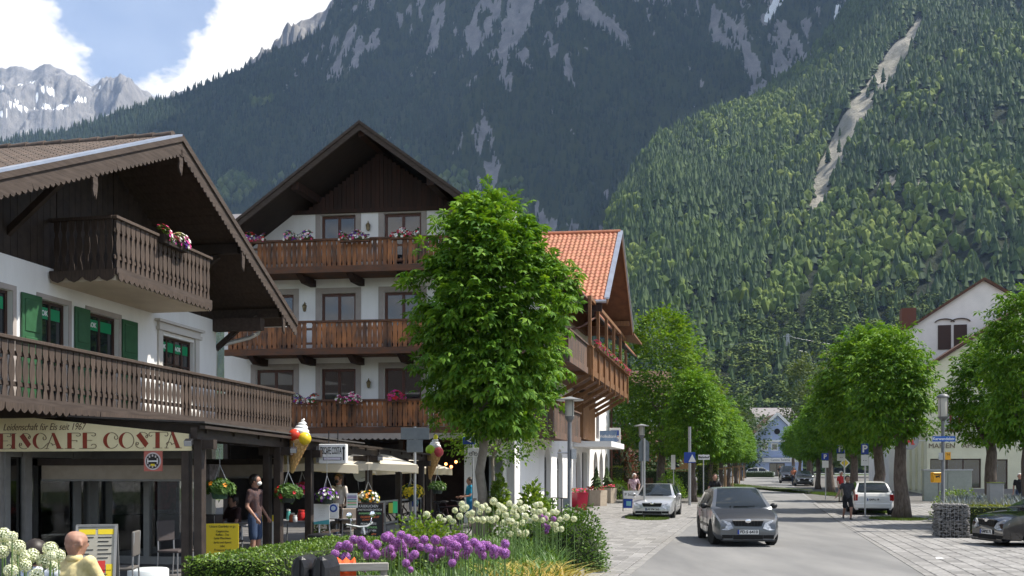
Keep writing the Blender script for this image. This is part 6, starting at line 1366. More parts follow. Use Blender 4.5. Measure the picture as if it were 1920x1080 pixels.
# grass islands at tree and lamp feet
m_grass = M('grass blade', (.07, .13, .015), (.11, .17, .03), rough=.7, isl=.3, trans=.3)
def grass_patch(loc, rx, ry, n, seed, label, h=.12):
    rs = np.random.RandomState(seed); a = rs.rand(n) * 6.2832; q = np.sqrt(rs.rand(n)); x = rx * q * np.cos(a); y = ry * q * np.sin(a); al = rs.rand(n) * 6.28; hh = h * rs.uniform(.5, 1.2, n); w = .018; le = rs.randn(n, 2) * .05
    zb = np.array([gz(loc[1] + yy) for yy in y]) - loc[2]
    V = np.stack([np.stack([x - w * np.cos(al), y - w * np.sin(al), zb], -1), np.stack([x + w * np.cos(al), y + w * np.sin(al), zb], -1), np.stack([x + le[:, 0], y + le[:, 1], zb + hh], -1)], 1).reshape(-1, 3)
    o = np_mesh('grass', V, np.arange(n * 3).reshape(-1, 3), m_grass); o.location = loc; tag(o, label, 'grass', kind='stuff')
    q = MB(); q.lathe([(1, 0), (.97, .025), (0, .03)], 24); q.v = [(v[0] * rx, v[1] * ry, v[2] + gz(loc[1]) * 0 + .012) for v in q.v]; s = q.build('soil', M('turf soil', (.05, .07, .02), (.07, .09, .03), rough=.95), o)
grass_patch(T(1213, 38.4), .85, 1.5, 5200, 1, 'oval grass patch at the foot of the sign pole')
grass_patch(T(1682, 37.8), 1.0, 1.2, 4600, 2, 'grass patch round the nearest right tree')
grass_patch(T(1640, 43.5), .9, 1.6, 4200, 3, 'grass patch under the second right tree')
grass_patch(T(1566, 66), 1.0, 4.5, 5000, 4, 'grass strip further along the right row', .16)
grass_patch(T(1385, 90), 1.2, 22, 6000, 5, 'grass verge along the left street row', .2)
grass_patch(T(1245, 66), 3.2, 5, 6000, 6, 'lawn behind the silver car', .2)
# ================================================================ flower beds and hedges
m_box = M('box hedge leaf', (.08, .155, .016), (.13, .215, .028), rough=.45, isl=.3, trans=.25)
m_spir = M('spiraea leaf', (.11, .19, .018), (.15, .24, .03), rough=.5, isl=.25, trans=.35)
m_shr = M('bed shrub leaf', (.06, .13, .02), (.09, .17, .03), rough=.5, isl=.3, trans=.3)
def hedge_line(A, B, w, h, n, size, mat, label, seed, top=None):
    A = Vector(A); B = Vector(B); L_ = (B - A).length; o = bush('hedge', label, (A + B) / 2, L_ / 2, w / 2, h, n, size, mat, seed, cat='hedge', box=True); d = B - A; o.rotation_euler = (0, 0, math.atan2(d.y, d.x)); return o
hedge_line((-3.35, 10.9, 0), (-2.35, 14.8, 0), 1.05, .88, 12000, .042, m_box, 'clipped box hedge in front of the yellow poster', 21)
hedge_line((-2.3, 15.1, 0), (-1.7, 18.2, 0), .7, .72, 5000, .045, m_box, 'lower box hedge continuing behind the chalkboard', 22)
bush('spiraea_bush', 'rounded yellow green bush behind the purple flowers', (uX(800, 13.6), 13.6, 0), .62, .62, 1.20, 3600, .062, m_spir, 23)
bush('bed_shrub', 'dense round green shrub at the street end of the flower bed', (uX(1076, 18), 18, 0), .66, .8, 1.18, 6000, .055, m_shr, 24)
bush('bed_shrub', 'green shrub in the flower bed behind the white alliums', (uX(1000, 19), 19, 0), .7, .6, 1.0, 2600, .07, m_shr, 25)
bush('tall_plant', 'tall leafy plant against the white hotel wall', (uX(937, 27), 27, 0), .32, .32, 1.65, 600, .17, m_spir, 26, core=False)
bush('tall_plant', 'leafy plant with brown seed heads near the hotel arches', (uX(998, 25), 25, 0), .5, .45, 1.45, 900, .16, m_spir, 27, core=False)
bush('tall_plant', 'thin leafy plant by the hotel railing', (uX(1030, 26), 26, 0), .28, .28, 1.2, 320, .14, m_shr, 28, core=False)
# --- bed soil and kerb
q = MB(); pts = []
for i in range(40):
    a = 2 * math.pi * i / 40; pts.append((-.75 + 1.75 * math.cos(a) + .2 * 5.2 * math.sin(a), 15.5 + 5.2 * math.sin(a)))
q.add([(x, y, .05) for x, y in pts] + [(-.75, 15.5, .12)], [(i, (i + 1) % 40, 40) for i in range(40)]); so = q.build('flower_bed', M('bed soil', (.035, .026, .018), (.055, .04, .028), rough=.95, scale=8, bump=.5)); tag(so, kind='structure')
for i in range(40):
    (x0, y0), (x1, y1) = pts[i], pts[(i + 1) % 40]
    if y0 < 8: continue
    k = MB(); k.bar((x0, y0, .05), (x0 + (x1 - x0) * .98, y0 + (y1 - y0) * .98, .05), .14, .13); k.build('kerb_stone', m_stone, so)
# --- globes
def allium_mesh(seed, nfl, fl):
    r = random.Random(seed); mb = MB()
    for i in range(nfl):
        z = 1 - 2 * (i + .5) / nfl; a = i * 2.39996; q = math.sqrt(1 - z * z); d = Vector((q * math.cos(a), q * math.sin(a), z)) * r.uniform(.86, 1.04); n = d.normalized(); t = n.cross(Vector((.2, .9, .3))).normalized(); b = n.cross(t); s = fl * r.uniform(.8, 1.15); ro = r.random() * 3
        vs = [d * 1.0]
        for k in range(6): an = ro + k * math.pi / 3; rr = s if k % 2 == 0 else s * .45; vs.append(d + (t * math.cos(an) + b * math.sin(an)) * rr + n * s * .1)
        mb.add(vs, [(0, 1 + k, 1 + (k + 1) % 6) for k in range(6)])
        mb.add([d * .15, d * .15 + t * .02, d * .98], [(0, 1, 2)])
    return mb
def proto(mb, name, mat):
    o = mb.build(name, mat); me = o.data; bpy.data.objects.remove(o); return me
m_purp = M('purple allium', (.30, .095, .36), (.42, .16, .48), rough=.7, isl=.45, trans=.15, scale=3)
m_walli = M('white allium', (.62, .66, .46), (.76, .78, .62), rough=.6, isl=.2, trans=.2, scale=3)
m_stem = M('allium stem', (.09, .16, .04), (.12, .20, .06), rough=.5)
pm = [proto(allium_mesh(i, 110, .27), 'flower_head', m_purp) for i in range(2)]; wm = [proto(allium_mesh(i + 9, 84, .29), 'flower_head', m_walli) for i in range(2)]
sp = MB(); sp.tube([(0, 0, 0), (.01, .005, .5), (0, 0, 1)], [.008, .0065, .005], 6); stem_me = proto(sp, 'stem', m_stem)
core_p = MB(); core_p.ell((0, 0, 0), .58, 12, 8); corep = proto(core_p, 'flower_core', M('purple core', (.06, .02, .10), rough=.9)); core_w = MB(); core_w.ell((0, 0, 0), .50, 12, 8); corew = proto(core_w, 'flower_core', M('pale core', (.14, .20, .07), rough=.9))
def nth(n): return '%d%s' % (n, 'th' if 10 <= n % 100 <= 20 else {1: 'st', 2: 'nd', 3: 'rd'}.get(n % 10, 'th'))
def allium(x, y, z, r, meshes, core, label, group, k):
    o = tag(empty('allium', (x, y, gz(y) + .05)), label, 'flower', group); z = max(z, .4)
    h = mesh_obj('flower_head', meshes[k % 2], o, (0, 0, z - .05), (rnd.uniform(-.4, .4), rnd.uniform(-.4, .4), rnd.uniform(0, 6)), (r, r, r)); mesh_obj('flower_core', core, h)
    mesh_obj('stem', stem_me, o, (0, 0, 0), (0, 0, rnd.uniform(0, 6)), (1, 1, z - .05 - r * .6))
PU = [(663, 1012), (677, 1014), (637, 1025), (655, 1026), (650, 1022), (628, 1039), (648, 1045), (680, 1021), (693, 1028), (706, 1021), (688, 1041), (704, 1040), (698, 1034), (722, 1008), (728, 1007), (735, 1014), (752, 1003), (748, 1016), (740, 1028), (731, 1030), (725, 1036), (733, 1041), (748, 1022), (755, 1024), (765, 1010), (770, 1019), (776, 1015), (788, 1026), (795, 1012), (803, 1028), (816, 1013), (815, 1032), (828, 1034), (824, 1039), (836, 1015), (843, 1012), (840, 1027), (838, 1036), (842, 1032), (850, 1022), (853, 1011), (862, 1007), (868, 1010), (866, 1018), (857, 1025), (853, 1035), (851, 1044), (848, 1056), (874, 1022), (878, 1030), (888, 1017), (895, 1021), (901, 1028), (906, 1022), (905, 1042), (898, 1032), (913, 1024), (926, 1030), (936, 1033), (926, 1040), (947, 1020), (946, 1038), (769, 1046), (777, 1040), (761, 1056), (769, 1068), (655, 1062), (664, 1062), (683, 1067), (757, 1035), (812, 1045), (872, 1040)]
for i, (u, v) in enumerate(sorted(PU)):
    Y = rnd.uniform(9.7, 10.9) - (.5 if v > 1050 else 0); allium(uX(u, Y), Y, Zv(v, Y), rnd.uniform(.046, .060) * (1 if v < 1050 else .75), pm, corep, 'purple allium globe in the front of the flower bed, %s from the left' % nth(i + 1), 'purple alliums', i)
WH = [(800, 965), (824, 970), (842, 972), (853, 957), (866, 945), (868, 954), (874, 951), (862, 968), (878, 965), (885, 962), (893, 945), (903, 952), (910, 948), (900, 960), (915, 956), (905, 975), (895, 974), (925, 940), (935, 947), (940, 951), (955, 944), (945, 955), (965, 952), (963, 960), (975, 942), (948, 966), (935, 960), (930, 972), (922, 975), (912, 973), (943, 980), (953, 976), (968, 968), (978, 955), (985, 952), (985, 968), (993, 976), (1005, 947), (1013, 946), (1000, 958), (1008, 960), (1012, 960), (1020, 957), (1027, 965), (1003, 971), (1009, 974), (1018, 975), (1024, 973), (1036, 960), (1044, 961), (1050, 974), (1062, 970), (1076, 973), (957, 1001), (968, 984), (980, 980), (966, 991), (972, 998), (975, 1002), (984, 1002), (986, 999), (1042, 992), (1052, 992), (1035, 983), (1042, 984), (815, 980), (832, 976), (849, 978), (885, 975), (960, 978)]
for i, (u, v) in enumerate(sorted(WH)):
    Y = rnd.uniform(13.6, 15.6); Y = Y + (1.5 if u > 990 else 0); allium(uX(u, Y), Y, Zv(v, Y), rnd.uniform(.044, .056), wm, corew, 'white allium globe in the middle of the flower bed, %s from the left' % nth(i + 1), 'white alliums in the bed', i)
for i, (u, v) in enumerate(sorted(((1014, 968), (1022, 972), (1038, 973), (1020, 985), (1027, 989), (1024, 996)))): Y = 16.4; allium(uX(u, Y), Y, Zv(v, Y), .05, pm, corep, 'small purple allium globe among the white ones, %s from the left' % nth(i + 1), 'purple alliums among white ones', i)
for i, (u, v) in enumerate(sorted(((6, 1003), (23, 1006), (33, 1025), (10, 1017), (4, 1035), (37, 1039), (33, 1050), (49, 1045), (94, 1029), (95, 1042), (100, 1061), (110, 1042), (60, 1042), (82, 1052), (68, 1079), (46, 1060), (20, 1070)))): Y = rnd.uniform(7.0, 7.7); allium(uX(u, Y), Y, Zv(v, Y), rnd.uniform(.05, .058) * (.7 if i % 5 == 4 else 1), wm, corew, 'white allium globe by the garden bench, %s from the left' % nth(i + 1), 'white alliums by the bench', i)
# --- strap leaves and bed foliage
def blades(name, label, n, region, hr, w, mat, seed, bend=.6, z=.05):
    rs = np.random.RandomState(seed); V = []; F = []
    for i in range(n):
        x, y = region(rs); a = rs.rand() * 6.28; h = rs.uniform(*hr); b = bend * rs.uniform(.4, 1.2) * h; ca, sa = math.cos(a), math.sin(a); ww = w * rs.uniform(.6, 1.3); o = len(V)
        for k, (t, wt_) in enumerate(((0, .7), (.4, 1), (.75, .8), (1, .08))):
            px_, pz_ = b * t * t, h * (t - .35 * bend * t * t * t) + z; cx, cy_ = x + ca * px_, y + sa * px_
            V += [(cx - sa * ww * wt_, cy_ + ca * ww * wt_, pz_), (cx + sa * ww * wt_, cy_ - ca * ww * wt_, pz_)]
        for k in range(3): F.append((o + 2 * k, o + 2 * k + 1, o + 2 * k + 3, o + 2 * k + 2))
    o = np_mesh(name, V, F, mat); tag(o, label, 'plants', kind='stuff'); return o
def ell_reg(cx, cy, rx, ry):
    def f(rs):
        a = rs.rand() * 6.28; q = math.sqrt(rs.rand()); return cx + rx * q * math.cos(a), cy + ry * q * math.sin(a)
    return f
m_blade = M('strap leaf green', (.07, .15, .03), (.11, .20, .045), rough=.5, isl=.3, trans=.3); m_bladey = M('strap leaf yellowing', (.30, .27, .05), (.42, .33, .10), rough=.6, isl=.35, trans=.3)
m_bladeg = M('grey green lance leaf', (.10, .16, .07), (.15, .21, .10), rough=.5, isl=.3, trans=.25)
blades('bed_foliage', 'green strap leaves filling the flower bed', 5200, ell_reg(-.5, 15.4, 1.3, 4.2), (.35, .8), .013, m_blade, 31)
blades('yellow_foliage', 'yellowing strap leaves at the front edge of the bed', 2000, ell_reg(.22, 12.9, .55, 1.4), (.42, .78), .017, m_bladey, 32, bend=.9)
blades('yellow_foliage', 'withered leaf tips between the alliums', 500, ell_reg(-.2, 11.6, .7, 1.2), (.35, .65), .014, m_bladey, 33, bend=.8)
blades('lance_foliage', 'pale lance shaped leaves under the purple alliums', 4200, ell_reg(-.75, 10.3, 1.2, 1.4), (.4, .78), .011, m_bladeg, 34, bend=.5)
blades('bench_foliage', 'green leaves of the plants by the garden bench', 900, ell_reg(-3.55, 7.3, .75, .45), (.5, .98), .012, m_blade, 35, bend=.4)
blades('hedge_foot_plants', 'green leaves between hedge and flower bed', 1300, ell_reg(-1.6, 12.5, .5, 2.2), (.3, .7), .012, m_blade, 36)

# --- hanging baskets and potted plants of the cafe
def basket(u, v, Y, r, cols, label, n=80, size=.035, cord=True, pot=None, leafn=140):
    p = W(u, v, Y); o = tag(empty('hanging_basket', p), label, 'flowers', 'hanging baskets of the cafe'); rr = random.Random(int(u))
    q = MB(); q.lathe([(r * .3, -r * .62), (r * .45, -r * .58), (r * .58, -.1 * r), (r * .55, 0)], 14); q.build('pot', pot or M('dark pot', (.03, .045, .04), rough=.6), o)
    def fn(r_):
        d = Vector((r_.gauss(0, 1), r_.gauss(0, 1), abs(r_.gauss(0, 1)) * .9 - .25)).normalized(); return (Vector((d.x * r, d.y * r, d.z * r * .8)) * r_.uniform(.85, 1.08), d)
    leaves_mb(leafn, lambda r_: (lambda a: (a[0] * .92, a[1]))(fn(r_)), size * 1.3, rr).build('foliage', m_leaf_s, o)
    if cols:
        for c, mb in blossoms(n, fn, size, cols, rr).items(): mb.build('blossom', m_fl[c], o)
    if cord:
        q = MB()
        for a in (0, 2.1, 4.2): q.tube([(r * .7 * math.cos(a), r * .7 * math.sin(a), 0), (0, 0, .45), (0, 0, 2.3 - p.z)], .006, 5)
        q.build('cord', m_steel, o)
basket(613, 932, 20.0, .24, ['violet', 'violet', 'white'], 'hanging basket of violet and white petunias beside the waiter', 90)
basket(690, 936, 24.0, .30, ['white', 'yellow', 'white', 'orange'], 'hanging basket of white and yellow pansies above the chalkboard', 110, .04)
basket(771, 925, 27.6, .36, ['yellow'], 'hanging basket of yellow pansies at the terrace end', 160, .045)
basket(412, 918, 17.3, .28, ['orange'], 'hanging lime green plant beside the corner post', 4, .05, leafn=420, pot=M('green pot', (.03, .08, .05)))
basket(540, 926, 19.0, .28, ['red'], 'hanging green plant under the first ice cream cone', 4, .05, leafn=420)
basket(820, 915, 29.5, .30, ['white'], 'hanging green plant under the second ice cream cone', 6, .04, leafn=260)
basket(566, 921, 22.5, .26, ['red', 'pink'], 'hanging basket of red geraniums under the parasol', 60, .045)
# --- planters by the bank
def planter(u, Y, w, h, mat, label, cols, conifer=False, taper=.8):
    o = tag(empty('planter', T(u, Y), R(-13)), label, 'planter', 'planters by the bank'); q = MB(); n = 6 if conifer else 4; q.lathe([(w * taper, 0), (w, h), (w * .88, h), (w * .85, h - .06), (0, h - .06)], n); q.build('tub', mat, o)
    rr = random.Random(int(u)); fn = lambda r_: ((r_.uniform(-w * .8, w * .8), r_.uniform(-w * .8, w * .8), h + r_.uniform(0, .2)), (0, -.5, 1)); leaves_mb(90, fn, .07, rr).build('foliage', m_leaf_s, o)
    for c, mb in blossoms(60, fn, .05, cols, rr).items(): mb.build('blossom', m_fl[c], o)
    if conifer:
        V, F = cone_tree(7, 7, int(u), w=.28); np_mesh('dwarf_conifer', V * 1.3 + np.array([0, 0, h - .05]), F, m_con, o)
planter(1085, 45.5, .48, .85, M('crimson tub', (.28, .008, .03), rough=.35), 'crimson square planter beside the lamp post', ['pink', 'red'])
planter(1118, 49.5, .58, .85, M('stone tub', (.42, .35, .27), (.36, .30, .23), rough=.85), 'stone planter with a dwarf conifer, nearer of the two', ['pink', 'red'], True, .95)
planter(1138, 53.5, .56, .85, M('stone tub', (.42, .35, .27)), 'stone planter with a dwarf conifer, farther of the two', ['red', 'pink'], True, .95)

# --- right hand garden: gabion, hedge, lavender
gb_ = tag(empty('gabion', (uX(1782, 27.3), 27.3, 0), R(-13)), 'stone filled wire gabion at the end of the low hedge', 'gabion'); q = MB(); rs = random.Random(3); gx, gy, gh = .38, .45, .96
for k in range(800):
    f = rs.randrange(4); u_, w_ = rs.uniform(-1, 1), rs.uniform(0.02, 1)
    p = ((u_ * gx, -gy, w_ * gh), (-gx, u_ * gy, w_ * gh), (gx, u_ * gy, w_ * gh), (u_ * gx, rs.uniform(-1, 1) * gy, gh))[f]; s = rs.uniform(.02, .045); q.ell(p, (s * 1.3, s, s * .7), 6, 4, jit=.22, rot=Matrix.Rotation(rs.uniform(-.6, .6), 3, 'Y'))
o = q.build('stones', M('grey rubble', (.15, .145, .135), (.26, .25, .235), rough=.9, isl=.35), gb_); o['kind'] = 'stuff'; q = MB(); q.box(-gx * .93, gx * .93, -gy * .93, gy * .93, 0, gh * .97); q.build('fill', M('gabion dark', (.05, .048, .045), rough=.95), gb_)
q = MB()
for i in range(9):
    t = -1 + i * .25; q.box(t * gx * 1.06 - .003, t * gx * 1.06 + .003, -gy - .06, -gy - .054, 0, gh + .02)
for i in range(10): q.box(-gx * 1.08, gx * 1.08, -gy - .066, -gy - .06, i * .107, i * .107 + .005)
q.build('wire_mesh', m_steel, gb_)
m_gold = M('golden hedge leaf', (.12, .17, .015), (.24, .25, .02), rough=.6, isl=.35, trans=.3, scale=1.5)
hedge_line((13.05, 27.6, 0), (18.2, 26.4, 0), .8, .93, 7000, .055, m_gold, 'low clipped hedge with golden tips behind the black car', 41)
q = MB(); q.bar((12.9, 26.9, .06), (18.5, 25.6, .06), .16, .14); kb = q.build('kerb', m_stone); tag(kb, kind='structure')
m_lav = M('lavender grey green', (.15, .19, .18), (.24, .26, .30), rough=.8, isl=.35, trans=.2)
blades('lavender', 'mass of grey blue lavender behind the low hedge', 9000, lambda rs: (lambda y: (rs.uniform(.456, .62) * y, y))(rs.uniform(28.6, 36)), (.7, 1.25), .024, m_lav, 42, bend=.35)
bush('bed_shrub', 'bright green low shrub behind the lavender', (uX(1795, 36), 36, 0), 1.0, .8, 1.25, 1500, .09, m_spir, 43)
bush('bed_shrub', 'grey green sage bush in front of the lavender', (uX(1825, 29), 29, 0), .8, .5, .95, 1200, .09, m_lav, 44)
# ================================================================ street furniture
m_post = M('grey lamp post', (.16, .165, .17), (.13, .135, .14), rough=.5, metal=.3)
m_back = M('sign back grey', (.15, .17, .18), (.12, .14, .15), rough=.5)
m_lens = M('frosted lamp glass', (.55, .53, .46), rough=.3, trans=.3)
def lamp(loc, H, label, disc=True, r=.12, hh=.42):
    o = tag(empty('street_lamp', loc), label, 'street lamp', 'street lamps'); q = MB(); q.tube([(0, 0, 0), (0, 0, .9), (0, 0, .92), (0, 0, H - hh - .1)], [.075, .075, .055, .05], 12); q.build('pole', m_post, o, smooth=True)
    q = MB(); q.lathe([(.05, H - hh - .14), (r * .95, H - hh - .04), (r, H - hh)], 16); q.build('collar', m_post, o, smooth=True)
    q = MB(); q.lathe([(r * .93, H - hh), (r, H - .03), (r * .9, H)], 16); q.build('lantern', m_lens, o, smooth=True)
    for k in range(4): a = k * 1.571 + .6; q = MB(); q.bar((r * 1.02 * math.cos(a), r * 1.02 * math.sin(a), H - hh), (r * 1.02 * math.cos(a), r * 1.02 * math.sin(a), H), .014, .014); q.build('rod', m_post, o)
    q = MB(); q.lathe([(.33, H), (.34, H + .02), (.2, H + .05), (.05, H + .09), (0, H + .1)] if disc else [(r * 1.25, H), (r * 1.2, H + .05), (r * .8, H + .1), (0, H + .13)], 24); q.build('cap', m_steel if disc else m_post, o, smooth=True)
    return o
l1 = lamp(T(1068, 23), 3.62, 'tall disc topped street lamp in front of the hotel corner', r=.115, hh=.38)
q = MB(); q.box(-.16, -.02, -.1, .08, 1.0, 1.24); q.build('control_box', m_back, l1); q = MB(); q.tube([(-.05, 0, 2.35), (-.3, 0, 2.35)], .02, 6); q.box(.04, .16, -.08, .06, 2.2, 2.45); q.build('clamp', m_steel, l1)
lamp(T(1203, 42), 3.9, 'disc topped street lamp above the silver car', r=.13, hh=.4)
l3 = lamp(T(1768, 30), 4.25, 'street lamp carrying the blue street name sign', False, .15, .6)
q = MB(); zz = Zv(823, 30); q.box(-.36, .36, -.08, -.06, zz - .085, zz + .085); ns = q.build('street_name_plate', M('street sign blue', (.01, .10, .42), rough=.35), l3); text('lettering', 'Karwendelstr.', .125, m_whitep, l3, (0, -.082, zz), (R(90), 0, 0), offset=.002)
zz = Zv(855, 30); q = MB(); q.box(.03, .2, -.1, -.08, zz - .12, zz + .12); q.build('hydrant_plate', M('amber plate', (.75, .35, .02), rough=.4), l3); text('lettering', 'T4', .1, m_print, l3, (.115, -.103, zz + .04), (R(90), 0, 0)); q = MB(); q.box(-.17, -.04, -.09, -.07, zz - .12, zz + .1); q.build('notice_plate', m_steel, l3)
def sign_post(name, loc, H, plates, label, r=.03, rz=0):
    """plates: (x0,x1,z0,z1,mat,text,textmat,size)"""
    o = tag(empty(name, loc, rz), label, 'road sign', None); q = MB(); q.tube([(0, 0, 0), (0, 0, H)], r, 10); q.build('pole', m_steel, o)
    for (x0, x1, z0, z1, mt, tx, tm, sz) in plates:
        q = MB(); q.box(x0, x1, -r - .02, -r - .005, z0, z1); pl_ = q.build('plate', mt, o, bevel=.004)
        if tx: text('lettering', tx, sz, tm, o, ((x0 + x1) / 2, -r - .024, (z0 + z1) / 2), (R(90), 0, 0), offset=sz * .03)
    return o
def P(u0, u1, v0, v1, uc, Y): return (uX(u0, Y) - uX(uc, Y), uX(u1, Y) - uX(uc, Y), Zv(v1, Y) - gz(Y), Zv(v0, Y) - gz(Y))
Yp = 40.0
sign_post('parking_sign', T(1622, Yp), Zv(831, Yp), [P(1615, 1628, 832, 852, 1622, Yp) + (m_blue, 'P', m_whitep, .42), P(1615, 1628, 853, 873, 1622, Yp) + (m_paper, '- -', m_print, .15)], 'blue parking sign on a grey pole beside the white car', .035, R(-20))
Yp = 47.0
sign_post('parking_sign', T(1583, Yp), Zv(833, Yp) - gz(Yp), [P(1568, 1583, 834, 850, 1583, Yp) + (m_blue, 'P', m_whitep, .45), P(1569, 1584, 851, 864, 1583, Yp) + (m_paper, '- -', m_print, .15)], 'blue parking sign right behind the walking man', .03)
o = sign_post('priority_sign', T(1583.5, 48.5), 2.6, [], 'yellow diamond priority sign below the parking sign', .03); q = MB(); zz = Zv(868, 48.5) - gz(48.5); q.prism([(0, -.26), (.26, 0), (0, .26), (-.26, 0)], (0, -.04, zz), (1, 0, 0), (0, 0, 1), (0, -.012, 0)); q.build('plate', m_paper, o); q = MB(); q.prism([(0, -.19), (.19, 0), (0, .19), (-.19, 0)], (0, -.054, zz), (1, 0, 0), (0, 0, 1), (0, -.004, 0)); q.build('yellow_field', m_yel, o)
Yp = 58.0
sign_post('parking_sign', T(1548, Yp), Zv(850, Yp) - gz(Yp), [P(1540, 1553, 850, 863, 1548, Yp) + (m_blue, 'P', m_whitep, .36), P(1541, 1553, 864, 877, 1548, Yp) + (m_paper, None, None, 0)], 'farthest blue parking sign between the tree trunks')
Yp = 39.5
o = sign_post('road_sign_pole', T(1208, 38.6), Zv(822, 38.6), [], 'grey pole with the backs of two road signs in the grass patch', .045)
q = MB(); q.prism([(-.21, 0), (.21, 0), (.21, .12), (.21, .75), (.12, .86), (-.12, .86), (-.21, .75)], (0, .05, Zv(865, 38.6)), (1, 0, 0), (0, 0, 1), (0, .02, 0)); q.build('plate', m_back, o)
Yp = 50.0
o = sign_post('crossing_sign', T(1293, Yp), Zv(800, Yp) - gz(Yp), [P(1282, 1303, 848, 868, 1293, Yp) + (m_blue, None, None, 0)], 'blue pedestrian crossing sign on a thick grey pole', .075); zz = Zv(859, Yp) - gz(Yp); q = MB(); q.prism([(-.2, -.2), (.2, -.2), (0, .2)], (.12, -.1, zz), (1, 0, 0), (0, 0, 1), (0, -.004, 0)); q.build('white_triangle', m_whitep, o)
Yp = 52.0
sign_post('direction_sign', T(1319, Yp), Zv(852, Yp) - gz(Yp), [P(1309, 1330, 853, 862, 1319, Yp) + (m_paper, 'Bahnhof', m_print, .17)], 'white direction sign under the chestnut tree')
Yp = 55; sign_post('route_sign', T(1263, Yp), Zv(853, Yp) - gz(Yp), [P(1258, 1266, 853, 880, 1263, Yp) + (m_paper, None, None, 0)], 'narrow white sign seen edge on behind the silver car')
Yp = 24.5
sign_post('road_sign_pole', T(778, Yp), Zv(800, Yp), [P(752, 805, 802, 824, 778, Yp) + (m_back, None, None, 0), P(763, 793, 824.5, 848, 778, Yp) + (m_back, None, None, 0)], 'pair of grey sign backs in front of the lowest hotel balcony', .035)
Yp = 30.0
o = sign_post('cycle_sign', T(887, Yp), Zv(818, Yp), [P(868, 891, 820, 833, 887, Yp) + (m_blue, '<', m_whitep, .26), P(877, 898, 840, 857, 887, Yp) + (m_paper, None, None, 0)], 'white bicycle route sign under a blue arrow sign by the tree'); zz = Zv(849, Yp); q = MB()
for cx in (-.07, .09): q.tube([(cx + .05 * math.cos(a), -.056, zz - .04 + .05 * math.sin(a)) for a in np.linspace(0, 6.2832, 13)], .008, 5)
q.bar((-.07, -.056, zz - .04), (.0, -.056, zz + .05), .014, .014); q.bar((0, -.056, zz + .05), (.09, -.056, zz - .04), .014, .014); q.build('bicycle_symbol', m_print, o)
# mail box, cabinet, pillar
mb_ = tag(empty('mail_box', T(1755, 49)), 'yellow mail box on a post in front of the grey cabinet', 'mail box'); q = MB(); q.box(-.22, .22, -.18, .18, 1.25, 1.78); q.build('body', M('post yellow', (.75, .36, .01), rough=.4), mb_, bevel=.03); q = MB(); q.tube([(.14, 0, 0), (.14, 0, 1.25)], .04, 8); q.build('post', m_post, mb_); q = MB(); q.prism([(-.11, .05), (.02, .05), (.11, .1), (.11, -.06), (.02, 0), (-.02, -.05), (-.08, -.05)], (0, -.181, 1.55), (1, 0, 0), (0, 0, 1), (0, -.006, 0)); q.build('post_horn', m_print, mb_); q = MB(); q.box(-.16, .16, -.19, -.18, 1.66, 1.69); q.build('slot', m_black, mb_)
uc = tag(empty('utility_cabinet', T(1775, 56), R(-13)), 'large grey green utility cabinet beside the pharmacy', 'cabinet'); m_cab = M('cabinet grey green', (.30, .33, .29), (.27, .30, .265), rough=.6)
for k in range(2): q = MB(); q.box(-1.3 + k * 1.31, .0 + k * 1.31 - .01, -.3, .3, 0, 1.8 - .0 * k); q.build('door_panel', m_cab, uc, bevel=.01)
q = MB(); q.box(-1.35, 1.36, -.34, .34, 1.8, 1.88); q.build('lid', m_steel, uc)
cp_ = tag(empty('concrete_pillar', (uX(1866, 29.6), 29.6, 0), R(-13)), 'square concrete pillar rising from the lavender bed', 'pillar'); q = MB(); q.box(-.2, .2, -.2, .2, 0, Zv(906, 29.6)); q.build('shaft', M('concrete', (.33, .325, .31), (.28, .275, .265), rough=.9, scale=3), cp_, bevel=.01); q = MB(); q.box(-.21, .21, -.21, .21, Zv(906, 29.6), Zv(906, 29.6) + .03); q.build('moss_cap', M('moss', (.16, .19, .05), rough=.95), cp_)
info = tag(empty('info_stand', T(1184, 44), R(6)), 'white and blue information stand left of the silver car', 'sign')
q = MB(); q.box(-.38, .38, -.02, .02, .62, .98); q.build('panel', m_paper, info); q = MB(); q.box(-.38, .38, -.025, .025, .18, .6); q.build('lower_panel', m_blue, info)
for sx in (-.4, .4): q = MB(); q.tube([(sx, 0, 0), (sx, 0, 1.02)], .022, 8); q.build('leg', m_post, info)
text('lettering', 'P Info', .2, m_print, info, (-.1, -.024, .8), (R(90), 0, 0)); q = MB(); q.box(-.25, -.02, -.03, -.026, .28, .5); q.build('pictogram', M('pale teal', (.2, .45, .5)), info)
rk = tag(empty('hand_railing', T(1036, 33.5), R(-70)), 'thin black hand railing at the hotel arches', 'railing'); q = MB()
for y in (0, .8, 1.6): q.tube([(y, 0, 0), (y, 0, 1.0)], .02, 6)
q.tube([(0, 0, 1.0), (1.6, 0, 1.0)], .02, 6); q.tube([(0, 0, .5), (1.6, 0, .5)], .015, 6); q.build('bars', m_black, rk)
